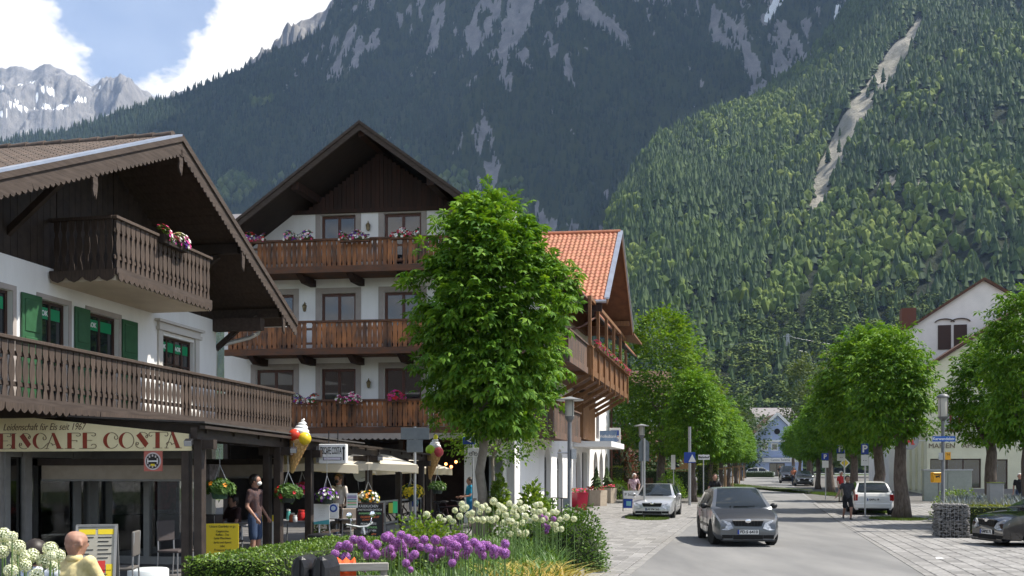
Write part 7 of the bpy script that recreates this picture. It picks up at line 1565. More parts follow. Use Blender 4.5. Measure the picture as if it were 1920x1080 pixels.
# bicycles
def bicycle(loc, rz, label, col=(.02, .02, .025), lean=0):
    o = tag(empty('bicycle', loc), label, 'bicycle', 'bicycles'); o.rotation_euler = (0, lean, rz); m = M('bike %.3f' % col[0], col, rough=.35); Rw = .34
    for y in (-.53, .53):
        q = MB(); q.tube([(0, y + Rw * math.cos(a), Rw + Rw * math.sin(a)) for a in np.linspace(0, 6.2832, 25)], .02, 6); w = q.build('wheel', m_black, o); s = MB()
        for k in range(12): a = k * .5236; s.bar((0, y, Rw), (0, y + Rw * math.cos(a), Rw + Rw * math.sin(a)), .004, .004)
        s.build('spokes', m_steel, w)
    q = MB(); A, B_, C_, D_, E_ = (0, -.42, .88), (0, .2, .85), (0, .08, .30), (0, .53, .34), (0, -.53, .34)
    for a, b_ in ((A, B_), (A, C_), (B_, C_), (C_, D_), (B_, D_)): q.tube([a, b_], .018, 7)
    q.tube([(0, -.38, 1.0), A, E_], .017, 7); q.tube([B_, (0, .23, .98)], .014, 6); q.build('frame', m, o)
    q = MB(); q.tube([(-.3, -.28, 1.04), (-.12, -.38, 1.03), (.12, -.38, 1.03), (.3, -.28, 1.04)], .014, 7); q.build('handlebar', m_black, o); q = MB(); q.ell((0, .26, 1.0), (.075, .14, .035), 10, 6); q.build('saddle', m_black, o); q = MB(); q.lathe([(.09, -.01), (.09, .01)], 14, (.03, .08, .30), rot=Matrix.Rotation(R(90), 3, 'Y')); q.build('chainring', m_steel, o)
    return o
bicycle(T(832, 28.2), R(75), 'dark bicycle parked at the terrace end', lean=R(6)); bicycle(T(850, 29.0), R(70), 'second dark bicycle parked behind the first', (.05, .02, .02), R(-5))
# scooter, bicycle bag, wooden rail in the foreground
sc_t = tag(empty('scooter', (uX(640, 15.8), 15.8, 0), R(60)), 'black scooter with chrome mirror half hidden behind the hedge', 'scooter')
for y in (-.6, .6): q = MB(); q.tube([(0, y + .2 * math.cos(a), .22 + .2 * math.sin(a)) for a in np.linspace(0, 6.2832, 21)], .05, 8); q.build('wheel', m_black, sc_t, smooth=True)
q = MB(); q.prism([(.75, .35), (.7, .72), (.1, .74), (-.05, .34), (-.35, .30), (-.5, .9), (-.42, .92), (-.62, .32), (-.4, .2), (.4, .22)], (-.14, 0, 0), (0, 1, 0), (0, 0, 1), (.28, 0, 0)); q.build('fairing', M('scooter black', (.015, .015, .018), rough=.2, coat=.8), sc_t, bevel=.03)
q = MB(); q.ell((0, .35, .78), (.16, .4, .07), 14, 8); q.build('seat', m_black, sc_t, smooth='all'); q = MB(); q.tube([(-.34, -.38, 1.03), (-.1, -.46, .98), (.1, -.46, .98), (.34, -.38, 1.03)], .018, 8); q.tube([(0, -.48, .85), (0, -.45, .98)], .03, 8); q.build('handlebar', m_steel, sc_t)
for sx in (-1, 1): q = MB(); q.tube([(sx * .22, -.43, 1.0), (sx * .28, -.42, 1.14)], .008, 6); q.ell((sx * .30, -.42, 1.17), (.08, .015, .055), 12, 6); q.build('mirror', M('chrome', (.8, .8, .82), rough=.08, metal=1), sc_t, smooth='all')
bag = tag(empty('bicycle_bag', (uX(592, 8.7), 8.7, 0), R(-12)), 'black roll top bicycle bags with pale reflectors in the foreground', 'bag'); m_bag = M('black tarpaulin', (.012, .012, .014), (.022, .022, .025), rough=.38, scale=7, bump=.4)
for sx in (-1, 1):
    q = MB(); q.add([(sx * .10 - .09, -.17, .62), (sx * .10 + .09, -.17, .62), (sx * .10 + .09, .17, .62), (sx * .10 - .09, .17, .62), (sx * .10 - .085, -.15, 1.0), (sx * .10 + .085, -.15, 1.0), (sx * .10 + .085, .15, 1.0), (sx * .10 - .085, .15, 1.0), (sx * .10 - .05, -.15, 1.1), (sx * .10 + .05, -.15, 1.1), (sx * .10 + .05, .15, 1.1), (sx * .10 - .05, .15, 1.1)], [(0, 3, 2, 1), (0, 1, 5, 4), (1, 2, 6, 5), (2, 3, 7, 6), (3, 0, 4, 7), (4, 5, 9, 8), (5, 6, 10, 9), (6, 7, 11, 10), (7, 4, 8, 11), (8, 9, 10, 11)]); q.build('pannier', m_bag, bag, bevel=.03)
    q = MB(); q.lathe([(0, 0), (.032, 0), (.03, .008), (0, .01)], 14, (sx * .11, -.175, .80), rot=Matrix.Rotation(R(90), 3, 'X')); q.build('reflector', m_paper, bag); q = MB(); q.bar((sx * .1, -.176, .9), (sx * .1, -.162, 1.09), .03, .008); q.build('strap', m_black, bag)
q = MB(); q.tube([(-.02, -.1, .62), (0, .0, .05)], .015, 6); q.tube([(0, .1, .6), (.02, .25, .05)], .015, 6); q.build('rack_leg', m_black, bag); q = MB(); q.box(-.06, .06, .1, .5, .96, .99); q.build('rack', m_black, bag)
wr = tag(empty('wooden_bench', (uX(660, 8.9), 8.9, 0), R(12)), 'grey wooden bench back behind the purple flowers', 'bench'); m_gw = M('silver grey wood', (.34, .32, .28), (.26, .245, .215), rough=.9, scale=4, stretch=(1, 6, 6), rv=.1)
for z in (.98, .86): q = MB(); q.box(-.22, .34, -.02, .02, z - .045, z + .03); q.build('slat', m_gw, wr, bevel=.006)
for x in (-.18, .3): q = MB(); q.box(x - .03, x + .03, .021, .07, 0, 1.0); q.build('leg', m_gw, wr)
q = MB(); q.box(-.22, .34, .03, .4, .42, .46); q.build('seat', m_gw, wr)
ol = tag(empty('orange_jacket', (uX(646, 9.1), 9.1, .93), R(10)), 'bright orange jacket lying over the bench back', 'jacket'); q = MB(); jr = random.Random(2); G = [[(-.11 + .22 * i / 9 + jr.uniform(-.008, .008), (-.045 if j < 5 else .03) + .018 * math.sin(i * 1.7 + j) + jr.uniform(-.008, .008), .10 - abs(j - 5) * .05 - .02 * math.sin(i * 2.1)) for i in range(10)] for j in range(10)]
q.add([p for row in G for p in row], [(j * 10 + i, j * 10 + i + 1, j * 10 + i + 11, j * 10 + i + 10) for i in range(9) for j in range(9)]); q.build('cloth', M('orange cloth', (.75, .10, .02), rough=.8), ol, smooth='all')
litter = tag(empty('paper_scrap', (uX(1762, 20.2), 20.2, .04)), 'white scrap of paper on the right paving', 'paper'); q = MB(); q.add([(-.09, -.05, 0), (.08, -.06, .01), (.1, .05, .0), (-.07, .06, .02), (0, 0, .035)], [(0, 1, 4), (1, 2, 4), (2, 3, 4), (3, 0, 4)]); q.build('sheet', m_paper, litter)
fe = tag(empty('garden_fence', T(1180, 63), R(-14)), 'brown picket fence behind the plaid shirted man', 'fence')
for k in range(16): q = MB(); q.box(-1.6 + k * .2, -1.45 + k * .2, 0, .025, .08, 1.25); q.build('picket', m_hbeam, fe)
q = MB(); q.box(-1.6, 1.6, .028, .07, .3, .38); q.box(-1.6, 1.6, .028, .07, .95, 1.03); q.build('rail', m_hbeam, fe)
# ================================================================ vehicles
m_tyre = M('tyre', (.014, .014, .014), rough=.85, bump=.1, bscale=80, c2=(.02, .02, .02)); m_rim = M('wheel rim', (.45, .46, .47), rough=.3, metal=.8)
m_carglass = M('car glass', (.012, .017, .02), rough=.04, spec=.45); m_hl = M('headlight', (.62, .64, .66), (.30, .31, .33), rough=.08, scale=14, coat=1, metal=.2); m_under = M('underbody', (.01, .01, .01), rough=.9)
m_chrome = M('chrome', (.8, .8, .82), rough=.08, metal=1); m_tail = M('tail light', (.35, .01, .01), rough=.1, coat=1); m_plate = M('number plate', (.75, .75, .73), rough=.4)
def car(label, loc, rz, L_, Wd, H, paint, hood=None, plate='', front=True, wb=2.46, rw=.30, name='car', roof=None, steer=0, hatch=.25, hoodlen=.95, ws=.80, nose=.70):
    o = tag(empty(name, loc, rz), label, 'car', None); h2 = L_ / 2; w = Wd / 2; yf, yr = -h2 + .82, -h2 + .82 + wb; ra = rw + .06
    y0 = -h2 + hoodlen; y1 = y0 + ws; y3 = h2 - .10; y2 = y3 - hatch - .22         # screen base, roof front, tail glass top, tail base
    zb0 = .19; belt = H * .625; hoodz = H * .635
    ys = sorted(set([round(v, 3) for v in list(np.linspace(-h2 + .45, h2 - .3, 30)) + [-h2, -h2 + .03, -h2 + .10, -h2 + .24, h2 - .18, h2 - .08, h2 - .02, h2] + [yf + ra * c for c in (-1, -.92, -.75, -.5, -.2, .2, .5, .75, .92, 1)] + [yr + ra * c for c in (-1, -.92, -.75, -.5, -.2, .2, .5, .75, .92, 1)] + [y0, y1, y2, y3]]))
    rows = []
    for y in ys:
        e = max(0, (-h2 + .42 - y) / .42); e2 = max(0, (y - h2 + .30) / .30); ww = w * (1 - .16 * e ** 2.2) * (1 - .10 * e2 ** 2.2)
        zb = zb0 + .05 * e2
        for yc in (yf, yr):
            if abs(y - yc) < ra: zb = max(zb, rw + math.sqrt(max(0, ra * ra - (y - yc) ** 2)) - .0)
        if y < y0: zt = nose + (hoodz - nose) * min(1, max(0, (y + h2) / (y0 + h2))) ** .55; zt -= .13 * e ** 3
        elif y < y1: t = (y - y0) / ws; zt = hoodz + (H - .03 - hoodz) * (t ** .85)
        elif y < y2: t = (y - y1) / (y2 - y1); zt = H - .03 + .03 * math.sin(math.pi * min(1, t * 1.1)) - .05 * t * t
        else: t = min(1, (y - y2) / (y3 - y2)); zt = H - .08 + (belt + .02 - H + .08) * t ** 1.4
        if y > y3: zt = belt + .02 - .16 * ((y - y3) / (h2 - y3)) ** 2
        cab = zt - belt; bl = min(belt - .02, zt - .03)
        if cab > .05: wr = ww * (.97 - .26 * min(1, cab / (H - belt))); edge = (wr, zt - .05 * min(1, cab / .3)); e6 = (wr * .86, zt - .012)
        else: edge = (ww * .90, zt - .028); e6 = (ww * .62, zt - .004)
        zm = max(zb + .03, .50); z2 = max(zb + .015, zb0 + .14)
        rows.append([(0, zb + .0), (ww * .88, zb), (ww * .985, z2), (ww, max(zm, z2 + .01)), (ww * .975, max(bl, zm + .02, z2 + .03)), edge, e6, (0, zt)])
    V = []; F = []; MI = []; n = 8
    for y, r in zip(ys, rows):
        for x, z in r: V.append((x, y, z))
        for x, z in r[1:-1]: V.append((-x, y, z))
    st = 14
    ring = list(range(8)) + [13, 12, 11, 10, 9, 8]                                     # closed loop: right side up over the top and down the left
    for i in range(len(ys) - 1):
        ym = (ys[i] + ys[i + 1]) / 2
        for j in range(14):
            a, b = ring[j], ring[(j + 1) % 14]; jj = j if j < 7 else 13 - j
            F.append((i * st + a, (i + 1) * st + a, (i + 1) * st + b, i * st + b)); m = 0
            if jj == 0: m = 3
            elif jj == 4 and y0 + .22 < ym < y3 - .16 and not (abs(ym - (y0 + y2 + .2) / 2) < .06): m = 1
            elif jj == 6 and y0 + .02 < ym < y1: m = 1
            elif jj in (6,) and y2 < ym < y3 - .03: m = 1
            elif jj in (5, 6) and ym < y0 - .02 and hood and ym > -h2 + .10: m = 2
            elif jj == 4 and hood and ym < y0 and ym > -h2 + .2: m = 0
            elif roof and jj in (5, 6) and y1 <= ym <= y2: m = 4
            MI.append(m)
    F.append(tuple(ring)); MI.append(0); F.append(tuple(reversed([(len(ys) - 1) * st + k for k in ring]))); MI.append(0)
    me = bpy.data.meshes.new('body'); me.from_pydata(V, [], F)
    for m in (paint, m_carglass, hood or paint, m_under, roof or paint): me.materials.append(m)
    me.polygons.foreach_set('material_index', MI); me.polygons.foreach_set('use_smooth', [True] * len(F)); me.update()
    bmx = bmesh.new(); bmx.from_mesh(me); bmesh.ops.recalc_face_normals(bmx, faces=bmx.faces); bmx.to_mesh(me); bmx.free()
    try: me.set_sharp_from_angle(angle=R(38))
    except Exception: pass
    body = mesh_obj('body', me, o)
    # wheels
    for y in (yf, yr):
        for sx in (-1, 1):
            wl_ = empty('wheel', (sx * (w - .10), y, rw), (steer if y == yf else 0), o); q = MB(); ryy = Matrix.Rotation(R(90), 3, 'Y'); q.lathe([(rw * .62, -.09), (rw * .93, -.095), (rw, -.07), (rw, .07), (rw * .93, .095), (rw * .62, .09)], 24, rot=ryy); q.build('tyre', m_tyre, wl_, smooth=True)
            q = MB(); q.lathe([(0, .065), (rw * .2, .075), (rw * .25, .06), (rw * .55, .055), (rw * .62, .085), (rw * .64, .05), (rw * .64, -.05), (rw * .55, -.055), (0, -.07)], 20, rot=ryy); q.build('rim', m_rim, wl_, smooth=True)
            for k in range(5):
                a = k * 1.2566; q = MB(); q.bar((sx * .064, .22 * rw * math.cos(a + .6), .22 * rw * math.sin(a + .6)), (sx * .064, .5 * rw * math.cos(a + .6), .5 * rw * math.sin(a + .6)), .02, .05); q.build('rim_slot', m_under, wl_)
    q = MB(); q.box(-w + .16, w - .16, -h2 + .35, h2 - .35, .2, .45); q.build('chassis', m_under, o)
    # mirrors, pillars, wipers, door lines
    for sx in (-1, 1):
        q = MB(); q.ell((sx * (w + .09), y0 + .42, belt + .06), (.10, .07, .075), 12, 8); q.bar((sx * (w - .06), y0 + .42, belt + .03), (sx * (w + .05), y0 + .42, belt + .05), .05, .04); q.build('mirror', m_black if hood else paint, o, smooth='all')
        for yy in (y0 + .55, (y0 + y2 + .2) / 2 + .02, y2 + .1):
            q = MB(); q.box(sx * (w + .002) - .004, sx * (w + .002) + .004, yy - .006, yy + .006, .30, belt - .03); q.build('door_gap', m_under, o)
        q = MB(); q.box(sx * (w + .008) - .012, sx * (w + .008) + .012, yf + ra + .12, yr - ra - .08, .46, .52); q.build('side_moulding', m_black if hood else paint, o)
        q = MB(); yy = (y0 + y2 + .2) / 2 + .35; q.box(sx * (w * .985) - .02, sx * (w * .985) + .02, yy, yy + .16, belt - .12, belt - .09); q.build('door_handle', m_black, o)
    if front:
        f = -h2
        for sx in (-1, 1):
            q = MB(); z = nose - .02; pts = [(.44 * w, z - .20), (.62 * w, z - .25), (.84 * w, z - .24), (.91 * w, z - .10), (.93 * w, z + .02), (.74 * w, z - .0), (.52 * w, z - .07)]
            vs = [(sx * x, f - .04 + 1.15 * max(0, x / w - .80) + max(0, zz - (nose - .15)) * .75, zz) for x, zz in pts]; vb = [(x, y + .10, zz) for x, y, zz in vs]; k = len(pts)
            fs = [tuple(range(k)), tuple(range(2 * k - 1, k - 1, -1))] + [(i, k + i, k + (i + 1) % k, (i + 1) % k) for i in range(k)]; q.add(vs + vb, fs); q.build('headlight', m_hl, o)
            q = MB(); q.box(sx * .62 * w - .16 * w, sx * .62 * w + .16 * w, f - .012, f + .1, .22, .31); q.build('fog_recess', m_under, o)
        q = MB(); q.prism([(-.40 * w, nose - .17), (.40 * w, nose - .17), (.47 * w, nose - .03), (-.47 * w, nose - .03)], (0, f - .02, 0), (1, 0, 0), (0, 0, 1), (0, .06, 0)); g = q.build('grille', m_under, o)
        for k in range(9): q = MB(); x = (-.38 + .095 * k) * w; q.box(x - .006, x + .006, f - .028, f - .021, nose - .165, nose - .04); q.build('grille_bar', m_black, g)
        q = MB(); q.box(-.46 * w, .46 * w, f - .03, f - .018, nose - .035, nose - .012); q.build('grille_trim', m_chrome if hood else paint, o); q = MB(); q.ell((0, f - .03, nose - .04), (.075, .012, .05), 14, 8); q.box(-.13, .13, f - .034, f - .02, nose - .035, nose - .012); q.build('badge', m_chrome, o, smooth=True)
        q = MB(); q.box(-.45 * w, .45 * w, f - .014, f + .1, .20, .31); q.build('lower_intake', m_under, o)
        q = MB(); q.prism([(-w * .8, .15), (w * .8, .15), (w * .84, .19), (-w * .84, .19)], (0, f - .02, 0), (1, 0, 0), (0, 0, 1), (0, .12, 0)); q.build('splitter', m_black, o)
        pz, py_ = .385, f - .022
        for s_ in (-1, 1): q = MB(); q.bar((s_ * .05 - .25, y0 + .03, hoodz + .045), (s_ * .3 + .05, y0 + .05, hoodz + .05), .012, .02); q.build('wiper', m_black, o)
    else:
        f = h2
        for sx in (-1, 1): q = MB(); q.box(sx * .88 * w - .10, sx * .88 * w + .08, f - .16, f + .012, belt - .30, belt - .02); q.build('tail_light', m_tail, o, bevel=.02)
        q = MB(); q.box(-.62 * w, .62 * w, y3 - .14, y3 - .0, belt + .07, belt + .34); q = MB(); q.box(-w * .9, w * .9, f - .05, f + .03, .30, .52); q.build('bumper', paint, o, bevel=.03); q = MB(); q.box(-w * .75, w * .75, f - .02, f + .035, .22, .30); q.build('diffuser', m_under, o)
        pz, py_ = .68, f + .012
    if plate:
        s_ = -1 if front else 1; q = MB(); q.box(-.26, .26, min(py_, py_ + s_ * .012), max(py_, py_ + s_ * .012), pz - .055, pz + .055); pp = q.build('number_plate', m_plate, o); q = MB(); x0 = -.26 if front else .215; q.box(x0, x0 + .045, min(py_ + s_ * .012, py_ + s_ * .014), max(py_ + s_ * .012, py_ + s_ * .014), pz - .055, pz + .055); q.build('euro_band', m_blue, o)
        text('lettering', plate, .105, m_print, o, (.02 if front else -.02, py_ + s_ * .0155, pz), (R(90), 0, 0 if front else R(180)), offset=.003)
    return o
m_gp = M('grey metallic paint', (.10, .108, .117), (.11, .117, .127), rough=.3, metal=.55, coat=.8, scale=200); m_hd = M('dark bonnet film', (.012, .015, .021), (.018, .021, .028), rough=.5, scale=80, spec=.25); m_rf = M('pale roof paint', (.42, .47, .52), rough=.3, metal=.4, coat=.8)
fab = car('grey hatchback with dark bonnet driving towards the camera', T(1378, 25.8), R(-4), 3.98, 1.64, 1.50, m_gp, m_hd, 'FD.S 6410', roof=m_rf, steer=R(10))
m_sv = M('silver paint', (.52, .53, .54), (.55, .56, .57), rough=.28, metal=.6, coat=.8, scale=200)
ast = car('silver hatchback parked on the left paving behind the grass patch', T(1233, 40.2), R(-15), 4.11, 1.71, 1.42, m_sv, None, 'GAP.PM 263', wb=2.61, hoodlen=1.05, ws=.85, nose=.66)
m_bk = M('black paint', (.010, .010, .012), rough=.12, coat=1)
car('black hatchback entering at the right edge by the hedge', (uX(1845, 24.2) + 1.98, 24.2, 0), R(-86), 3.95, 1.66, 1.46, m_bk, None, 'GAP.K 71', nose=.72)
m_wp = M('white car paint', (.72, .72, .71), rough=.2, coat=.8)
car('white hatchback parked tail towards us behind the walking man', T(1628, 42.5), R(-14), 3.7, 1.66, 1.48, m_wp, None, 'GAP.L 18', front=False, wb=2.4)
bpy.data.objects['car.003'].rotation_euler = (0, 0, R(180 - 14) + R(180)) if False else (0, 0, R(166))
car('dark estate car parked along the far right row', T(1506, 92), R(-14), 4.3, 1.75, 1.48, M('dark grey paint', (.05, .055, .06), rough=.25, metal=.4, coat=.8), None, '')
car('black van parked before the farthest right trees', T(1478, 104), R(-14), 4.6, 1.85, 1.9, m_bk, None, '', nose=.9)
car('white saloon parked in front of the blue house', T(1424, 145.5), R(85), 4.4, 1.8, 1.42, m_wp, None, '')
# ================================================================ people
SK = M('skin', (.37, .205, .145), (.32, .17, .12), rough=.6, scale=25)
def person(label, loc, rz, top, legs, hair, pose=None, vox=.018, sleeves='short', shorts=False, skirtlen=0, shoes=None, mask=None, bald=False, scale=1.0, name='person', cap=None, skin=None):
    skin = skin or SK; shoes = shoes or M('dark shoe', (.03, .03, .03), rough=.6)
    J = dict(hipL=(.09, 0, .93), hipR=(-.09, 0, .93), kneeL=(.10, -.02, .50), kneeR=(-.10, -.02, .50), ankL=(.10, .02, .09), ankR=(-.10, .02, .09), pel=(0, 0, .97), waist=(0, 0, 1.10), chest=(0, .0, 1.32), shL=(.19, 0, 1.44), shR=(-.19, 0, 1.44), elL=(.25, .03, 1.16), elR=(-.25, .03, 1.16), wrL=(.26, -.07, .91), wrR=(-.26, -.07, .91), neck=(0, .01, 1.50), head=(0, -.015, 1.645), look=(0, -1, 0))
    J.update(pose or {}); J = {k: Vector(v) for k, v in J.items()}
    seg = []                                                                   # (a, b, ra, rb, material)
    S = lambda a, b, ra, rb, m: seg.append((Vector(a), Vector(b), ra, rb, m))
    lm = 3 if shorts else 2
    for s in 'LR':
        hp, kn, an = J['hip' + s], J['knee' + s], J['ank' + s]
        if shorts: S(hp, hp.lerp(kn, .85), .098, .085, 2); S(kn.lerp(hp, .12), kn, .064, .056, 0); S(kn, kn.lerp(an, .3), .056, .055, 0); S(kn.lerp(an, .3), an, .056, .037, 0)
        else: S(hp, kn, .095, .066, 2); S(kn, kn.lerp(an, .35), .066, .062, 2); S(kn.lerp(an, .35), an, .062, .05, 2)
        fd = Vector((0, -1, 0)) if abs(an.z - kn.z) > .2 else (an - kn).normalized(); toe = an + fd * .17 + Vector((.015 if s == 'L' else -.015, 0, -.055)); S(an + Vector((0, .03, -.045)), toe, .042, .034, 3); S(an, an + Vector((0, 0, -.03)), .042, .045, 3)
        sh, el, wr = J['sh' + s], J['el' + s], J['wr' + s]
        S(J['chest'], sh, .10, .068, 1); S(sh, el, .062, .046, 1) if sleeves == 'long' else (S(sh, sh.lerp(el, .62), .064, .056, 1), S(sh.lerp(el, .6), el, .043, .040, 0))
        S(el, wr, .042, .028, 1 if sleeves == 'long' else 0)
        d = (wr - el).normalized(); side = d.cross(Vector((1, 0, 0) if abs(d.x) < .8 else (0, 0, 1))).normalized(); nn = d.cross(side).normalized(); pc = wr + d * .045; S(wr, pc + d * .02, .027, .032, 0)
        for k in range(4):
            b0 = wr + d * .075 + side * (-.027 + .018 * k); L_ = (.062, .075, .07, .052)[k]; kn_ = b0 + d * L_ * .55 + nn * .012; S(b0, kn_, .0105, .010, 0); S(kn_, kn_ + d * L_ * .4 + nn * .03, .010, .008, 0)
        t0_ = wr + d * .03 + side * -.03; S(t0_, t0_ + d * .035 + side * -.028 + nn * .01, .013, .011, 0); S(t0_ + d * .035 + side * -.028 + nn * .01, t0_ + d * .065 + side * -.025 + nn * .025, .011, .009, 0)
    S(J['pel'] + Vector((-.06, 0, -.02)), J['pel'] + Vector((.06, 0, -.02)), .115, .115, 2); S(J['pel'], J['waist'], .135, .13, 1); S(J['waist'] + Vector((-.04, 0, 0)), J['chest'] + Vector((-.06, 0, .02)), .115, .125, 1); S(J['waist'] + Vector((.04, 0, 0)), J['chest'] + Vector((.06, 0, .02)), .115, .125, 1)
    S(J['chest'] + Vector((0, 0, .05)), J['neck'], .10, .062, 1); S(J['neck'] + Vector((0, 0, -.01)), J['head'] + Vector((0, 0, -.06)), .060, .056, 0)
    hd = J['head']; lk = J['look'].normalized(); rt = lk.cross(Vector((0, 0, 1))).normalized()
    S(hd + Vector((0, 0, .035)) - lk * .015, hd + Vector((0, 0, .03)) + lk * .015, .090, .088, 0); S(J['neck'] + Vector((0, .0, .03)), hd - lk * .025 + Vector((0, 0, -.02)), .058, .078, 0); S(hd + lk * .025 + Vector((0, 0, -.07)), hd + lk * .035 + Vector((0, 0, -.02)), .058, .068, 0); S(hd + lk * .09 + Vector((0, 0, .015)), hd + lk * .112 + Vector((0, 0, -.02)), .010, .016, 0)
    for sg in (-1, 1): S(hd + rt * sg * .088 + Vector((0, 0, .02)), hd + rt * sg * .094 + Vector((0, 0, -.02)), .021, .017, 0)
    S(hd + lk * .085 + rt * .03 + Vector((0, 0, .04)), hd + lk * .085 - rt * .03 + Vector((0, 0, .04)), .014, .014, 0); S(hd + lk * .075 + rt * .018 + Vector((0, 0, -.05)), hd + lk * .075 - rt * .018 + Vector((0, 0, -.05)), .016, .016, 0)
    q = MB()
    for a, b, ra, rb, m in seg:
        d = b - a; n_ = 3; pts = []; rr = []; L_ = max(d.length, 1e-4); dn = d / L_ if d.length > 1e-4 else Vector((0, 0, 1))
        for t in (-1, -.8, -.5, 0): pts.append(a + dn * ra * t); rr.append(max(.001, ra * math.sqrt(max(0, 1 - t * t))))
        for t in (0, .5, .8, 1): pts.append(b + dn * rb * t); rr.append(max(.001, rb * math.sqrt(max(0, 1 - t * t))))
        q.tube(pts, rr, 10)
    o = q.build('tmp', SK); md = o.modifiers.new('r', 'REMESH'); md.mode = 'VOXEL'; md.voxel_size = vox; sm = o.modifiers.new('s', 'SMOOTH'); sm.iterations = 4; sm.factor = .5
    dg = bpy.context.evaluated_depsgraph_get(); me = bpy.data.meshes.new_from_object(o.evaluated_get(dg)); bpy.data.objects.remove(o)
    n = len(me.polygons); c = np.zeros(n * 3, np.float32); me.polygons.foreach_get('center', c); c = c.reshape(-1, 3); best = np.full(n, 9.0); mi = np.zeros(n, np.int32)
    for a, b, ra, rb, m in seg:
        a_ = np.array(a); ab = np.array(b - a); t = np.clip((c - a_) @ ab / max(1e-8, ab @ ab), 0, 1); d = np.linalg.norm(c - a_ - t[:, None] * ab, axis=1) - (ra + (rb - ra) * t); u = d < best; best[u] = d[u]; mi[u] = m
    me.materials.clear()
    for m in (skin, top, legs, shoes): me.materials.append(m)
    me.polygons.foreach_set('material_index', mi); me.polygons.foreach_set('use_smooth', [True] * n); me.name = 'body'; me.update()
    e = tag(empty(name, loc, rz), label, 'person'); e.scale = (scale,) * 3; mesh_obj('body', me, e)
    q = MB(); up = hd + Vector((0, 0, .045)) - lk * .012
    if not bald: q.ell(up - lk * .012, (.108, .110, .108), 16, 10, jit=.03); q.ell(up - lk * .05 + Vector((0, 0, -.04)), (.094, .066, .095), 12, 8, jit=.03)
    else: q.ell(hd - lk * .045 + Vector((0, 0, .0)), (.080, .050, .034), 14, 8, jit=.02)
    hcut = [tuple(v) for v in q.v]; q.v = [tuple(Vector(v) - lk * max(0, (Vector(v) - hd).dot(lk) - .055) if (Vector(v) - hd).z < .085 else Vector(v)) for v in hcut]
    q.build('hair', hair, e, smooth='all')
    q = MB(); nk = J['neck'] + Vector((0, .0, .005)); q.lathe([(.078, -.035), (.070, .0), (.062, .02), (.058, .012), (.066, -.03)], 18, nk); q.build('collar', top, e, smooth='all')
    q = MB()
    for sg in (-1, 1): q.ell(hd + lk * .096 + rt * sg * .032 + Vector((0, 0, .018)), .0095, 8, 6)
    q.build('eyes', m_black, e)
    if mask: q = MB(); q.ell(hd + lk * .066 + Vector((0, 0, -.035)), (.062, .056, .05), 14, 8); q.build('face_mask', mask, e, smooth='all')
    if cap: q = MB(); q.ell(hd + Vector((0, 0, .085)), (.104, .108, .06), 14, 8); q.ell(hd + lk * .12 + Vector((0, 0, .07)), (.07, .075, .012), 12, 6); q.build('cap', cap, e, smooth='all')
    return e
def cl_(name, c, c2=None, **k): return M('cloth ' + name, c, c2 or tuple(v * .75 for v in c), rough=.9, scale=14, bump=.25, **k)
h_dark = M('dark hair', (.018, .013, .010), (.03, .022, .017), rough=.5, scale=30); h_white = M('white hair', (.62, .60, .56), (.5, .48, .45), rough=.7, scale=30); h_grey = M('thin grey hair', (.30, .20, .15), rough=.7); h_brown = M('brown hair', (.06, .032, .016), rough=.5)
jeans = cl_('denim', (.035, .06, .12)); blackc = cl_('black', (.014, .014, .016)); beige = cl_('beige', (.38, .32, .24))
sit = dict(hipL=(.10, 0, .50), hipR=(-.10, 0, .50), kneeL=(.13, -.44, .52), kneeR=(-.13, -.44, .52), ankL=(.13, -.42, .09), ankR=(-.13, -.42, .09), pel=(0, .02, .54), waist=(0, .03, .68), chest=(0, .0, .90), shL=(.18, .0, 1.05), shR=(-.18, .0, 1.05), elL=(.27, -.12, .77), elR=(-.27, -.12, .77), wrL=(.20, -.34, .68), wrR=(-.20, -.34, .68), neck=(0, 0, 1.09), head=(0, -.02, 1.215))
person('bald man in a pale yellow polo shirt seated on the garden bench', (uX(140, 8.85), 8.85, -.02), R(158), cl_('pale yellow', (.72, .60, .30)), beige, h_grey, dict(sit, look=(-.35, -1, 0)), vox=.013, bald=True)
person('dark haired guest in a white shirt beside the bald man', (uX(62, 8.75), 8.8, -.12), R(172), cl_('white shirt', (.66, .70, .78)), jeans, h_dark, sit, vox=.012)
person('man in a dark striped shirt and denim shorts with a white mask by the pergola', (uX(478, 18.7), 18.7, .05), R(75), cl_('maroon stripe', (.10, .055, .05), (.045, .03, .035)), jeans, h_dark, dict(look=(.15, -1, 0), wrL=(.22, -.16, .93), wrR=(-.2, -.15, .93)), mask=m_paper, shorts=True)
person('waiter in a light polo shirt with a black face mask', (uX(635, 23.6), 23.6, .05), R(-28), cl_('light polo', (.60, .55, .50)), jeans, h_brown, None, mask=m_black)
person('person in a bright blue outfit by the chestnut trunk', (uX(881, 31.5), 31.5, .0), R(-70), cl_('cyan shirt', (.02, .28, .45)), cl_('blue shorts', (.02, .16, .33)), h_dark, dict(elR=(-.24, -.06, 1.16), wrR=(-.2, -.3, 1.12), elL=(.24, -.06, 1.16), wrL=(.2, -.3, 1.12)), shorts=True, scale=.97)
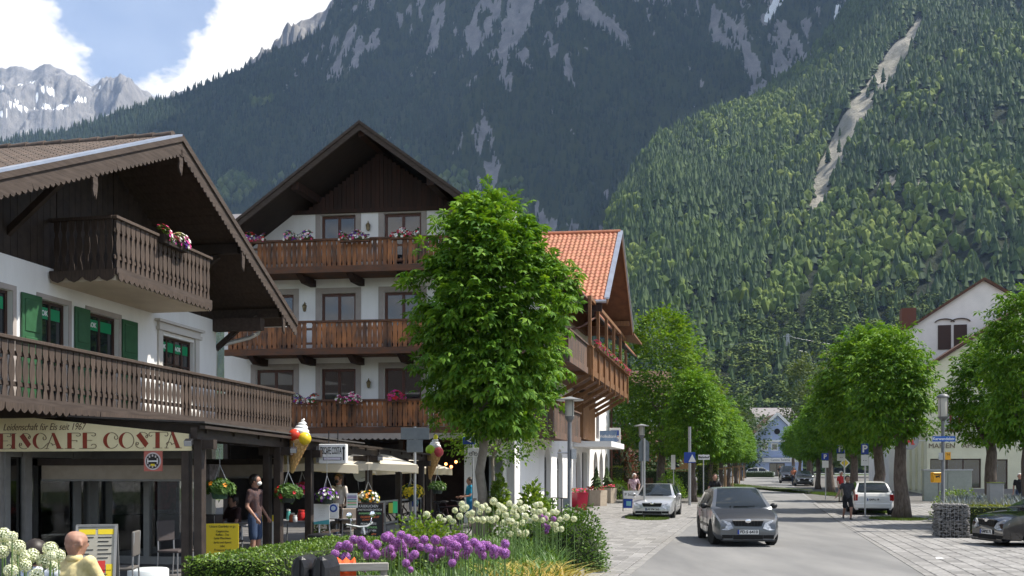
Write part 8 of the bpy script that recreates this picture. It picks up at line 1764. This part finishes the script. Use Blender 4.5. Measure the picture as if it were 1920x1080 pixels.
person('white haired man in a red and white plaid shirt behind the information stand', T(1187, 47.5), R(15), cl_('plaid', (.62, .50, .52), (.30, .16, .22)), beige, h_white, dict(chest=(0, -.08, 1.30), neck=(0, -.13, 1.47), head=(0, -.18, 1.60), shL=(.2, -.1, 1.41), shR=(-.2, -.1, 1.41), elL=(.33, -.05, 1.18), wrL=(.22, -.22, .98)), scale=1.0)
cy_ = T(1340, 39); bicycle(cy_, R(-6), 'bicycle ridden by the woman in black behind the grey car', (.03, .03, .04))
person('woman in a black top cycling behind the grey car', cy_, R(-6), blackc, blackc, h_brown, dict(hipL=(.08, .22, 1.02), hipR=(-.08, .22, 1.02), pel=(0, .22, 1.05), kneeL=(.10, -.12, .78), kneeR=(-.10, -.05, .60), ankL=(.10, .05, .42), ankR=(-.10, .12, .22), waist=(0, .14, 1.18), chest=(0, 0, 1.38), shL=(.17, -.04, 1.47), shR=(-.17, -.04, 1.47), elL=(.26, -.16, 1.25), elR=(-.26, -.16, 1.25), wrL=(.27, -.28, 1.08), wrR=(-.27, -.28, 1.08), neck=(0, -.04, 1.54), head=(0, -.09, 1.68)), shorts=True, scale=1.0)
person('man in a dark grey T-shirt and black shorts walking towards us on the road edge', T(1589, 37.4), R(-8), cl_('charcoal', (.045, .045, .052)), blackc, h_dark, dict(hipL=(.09, 0, .93), kneeL=(.11, -.16, .53), ankL=(.10, -.12, .10), kneeR=(-.10, .04, .50), ankR=(-.10, .30, .16), elL=(.27, .10, 1.17), wrL=(.30, .02, .93), elR=(-.30, .06, 1.18), wrR=(-.42, -.06, .98)), shorts=True, scale=.99)
person('white haired person in a red top between the tree trunks', T(1577, 55), R(20), cl_('red top', (.45, .03, .03)), beige, h_white)
person('person in an orange top walking far down the right row', T(1488, 92), R(-20), cl_('orange top', (.60, .22, .12)), jeans, h_brown, vox=.025)
person('distant pedestrian in a dark top near the blue house', T(1462, 122), R(10), blackc, beige, h_brown, vox=.025)
person('grey haired person in black behind the lavender at the right edge', (uX(1912, 44), 44, gz(44)), R(-30), blackc, jeans, h_white, scale=1.0)
person('guest in a dark top seated behind the yellow poster', (uX(438, 20.4), 20.4, .03), R(-40), cl_('dark maroon', (.05, .02, .02)), jeans, h_dark, sit)
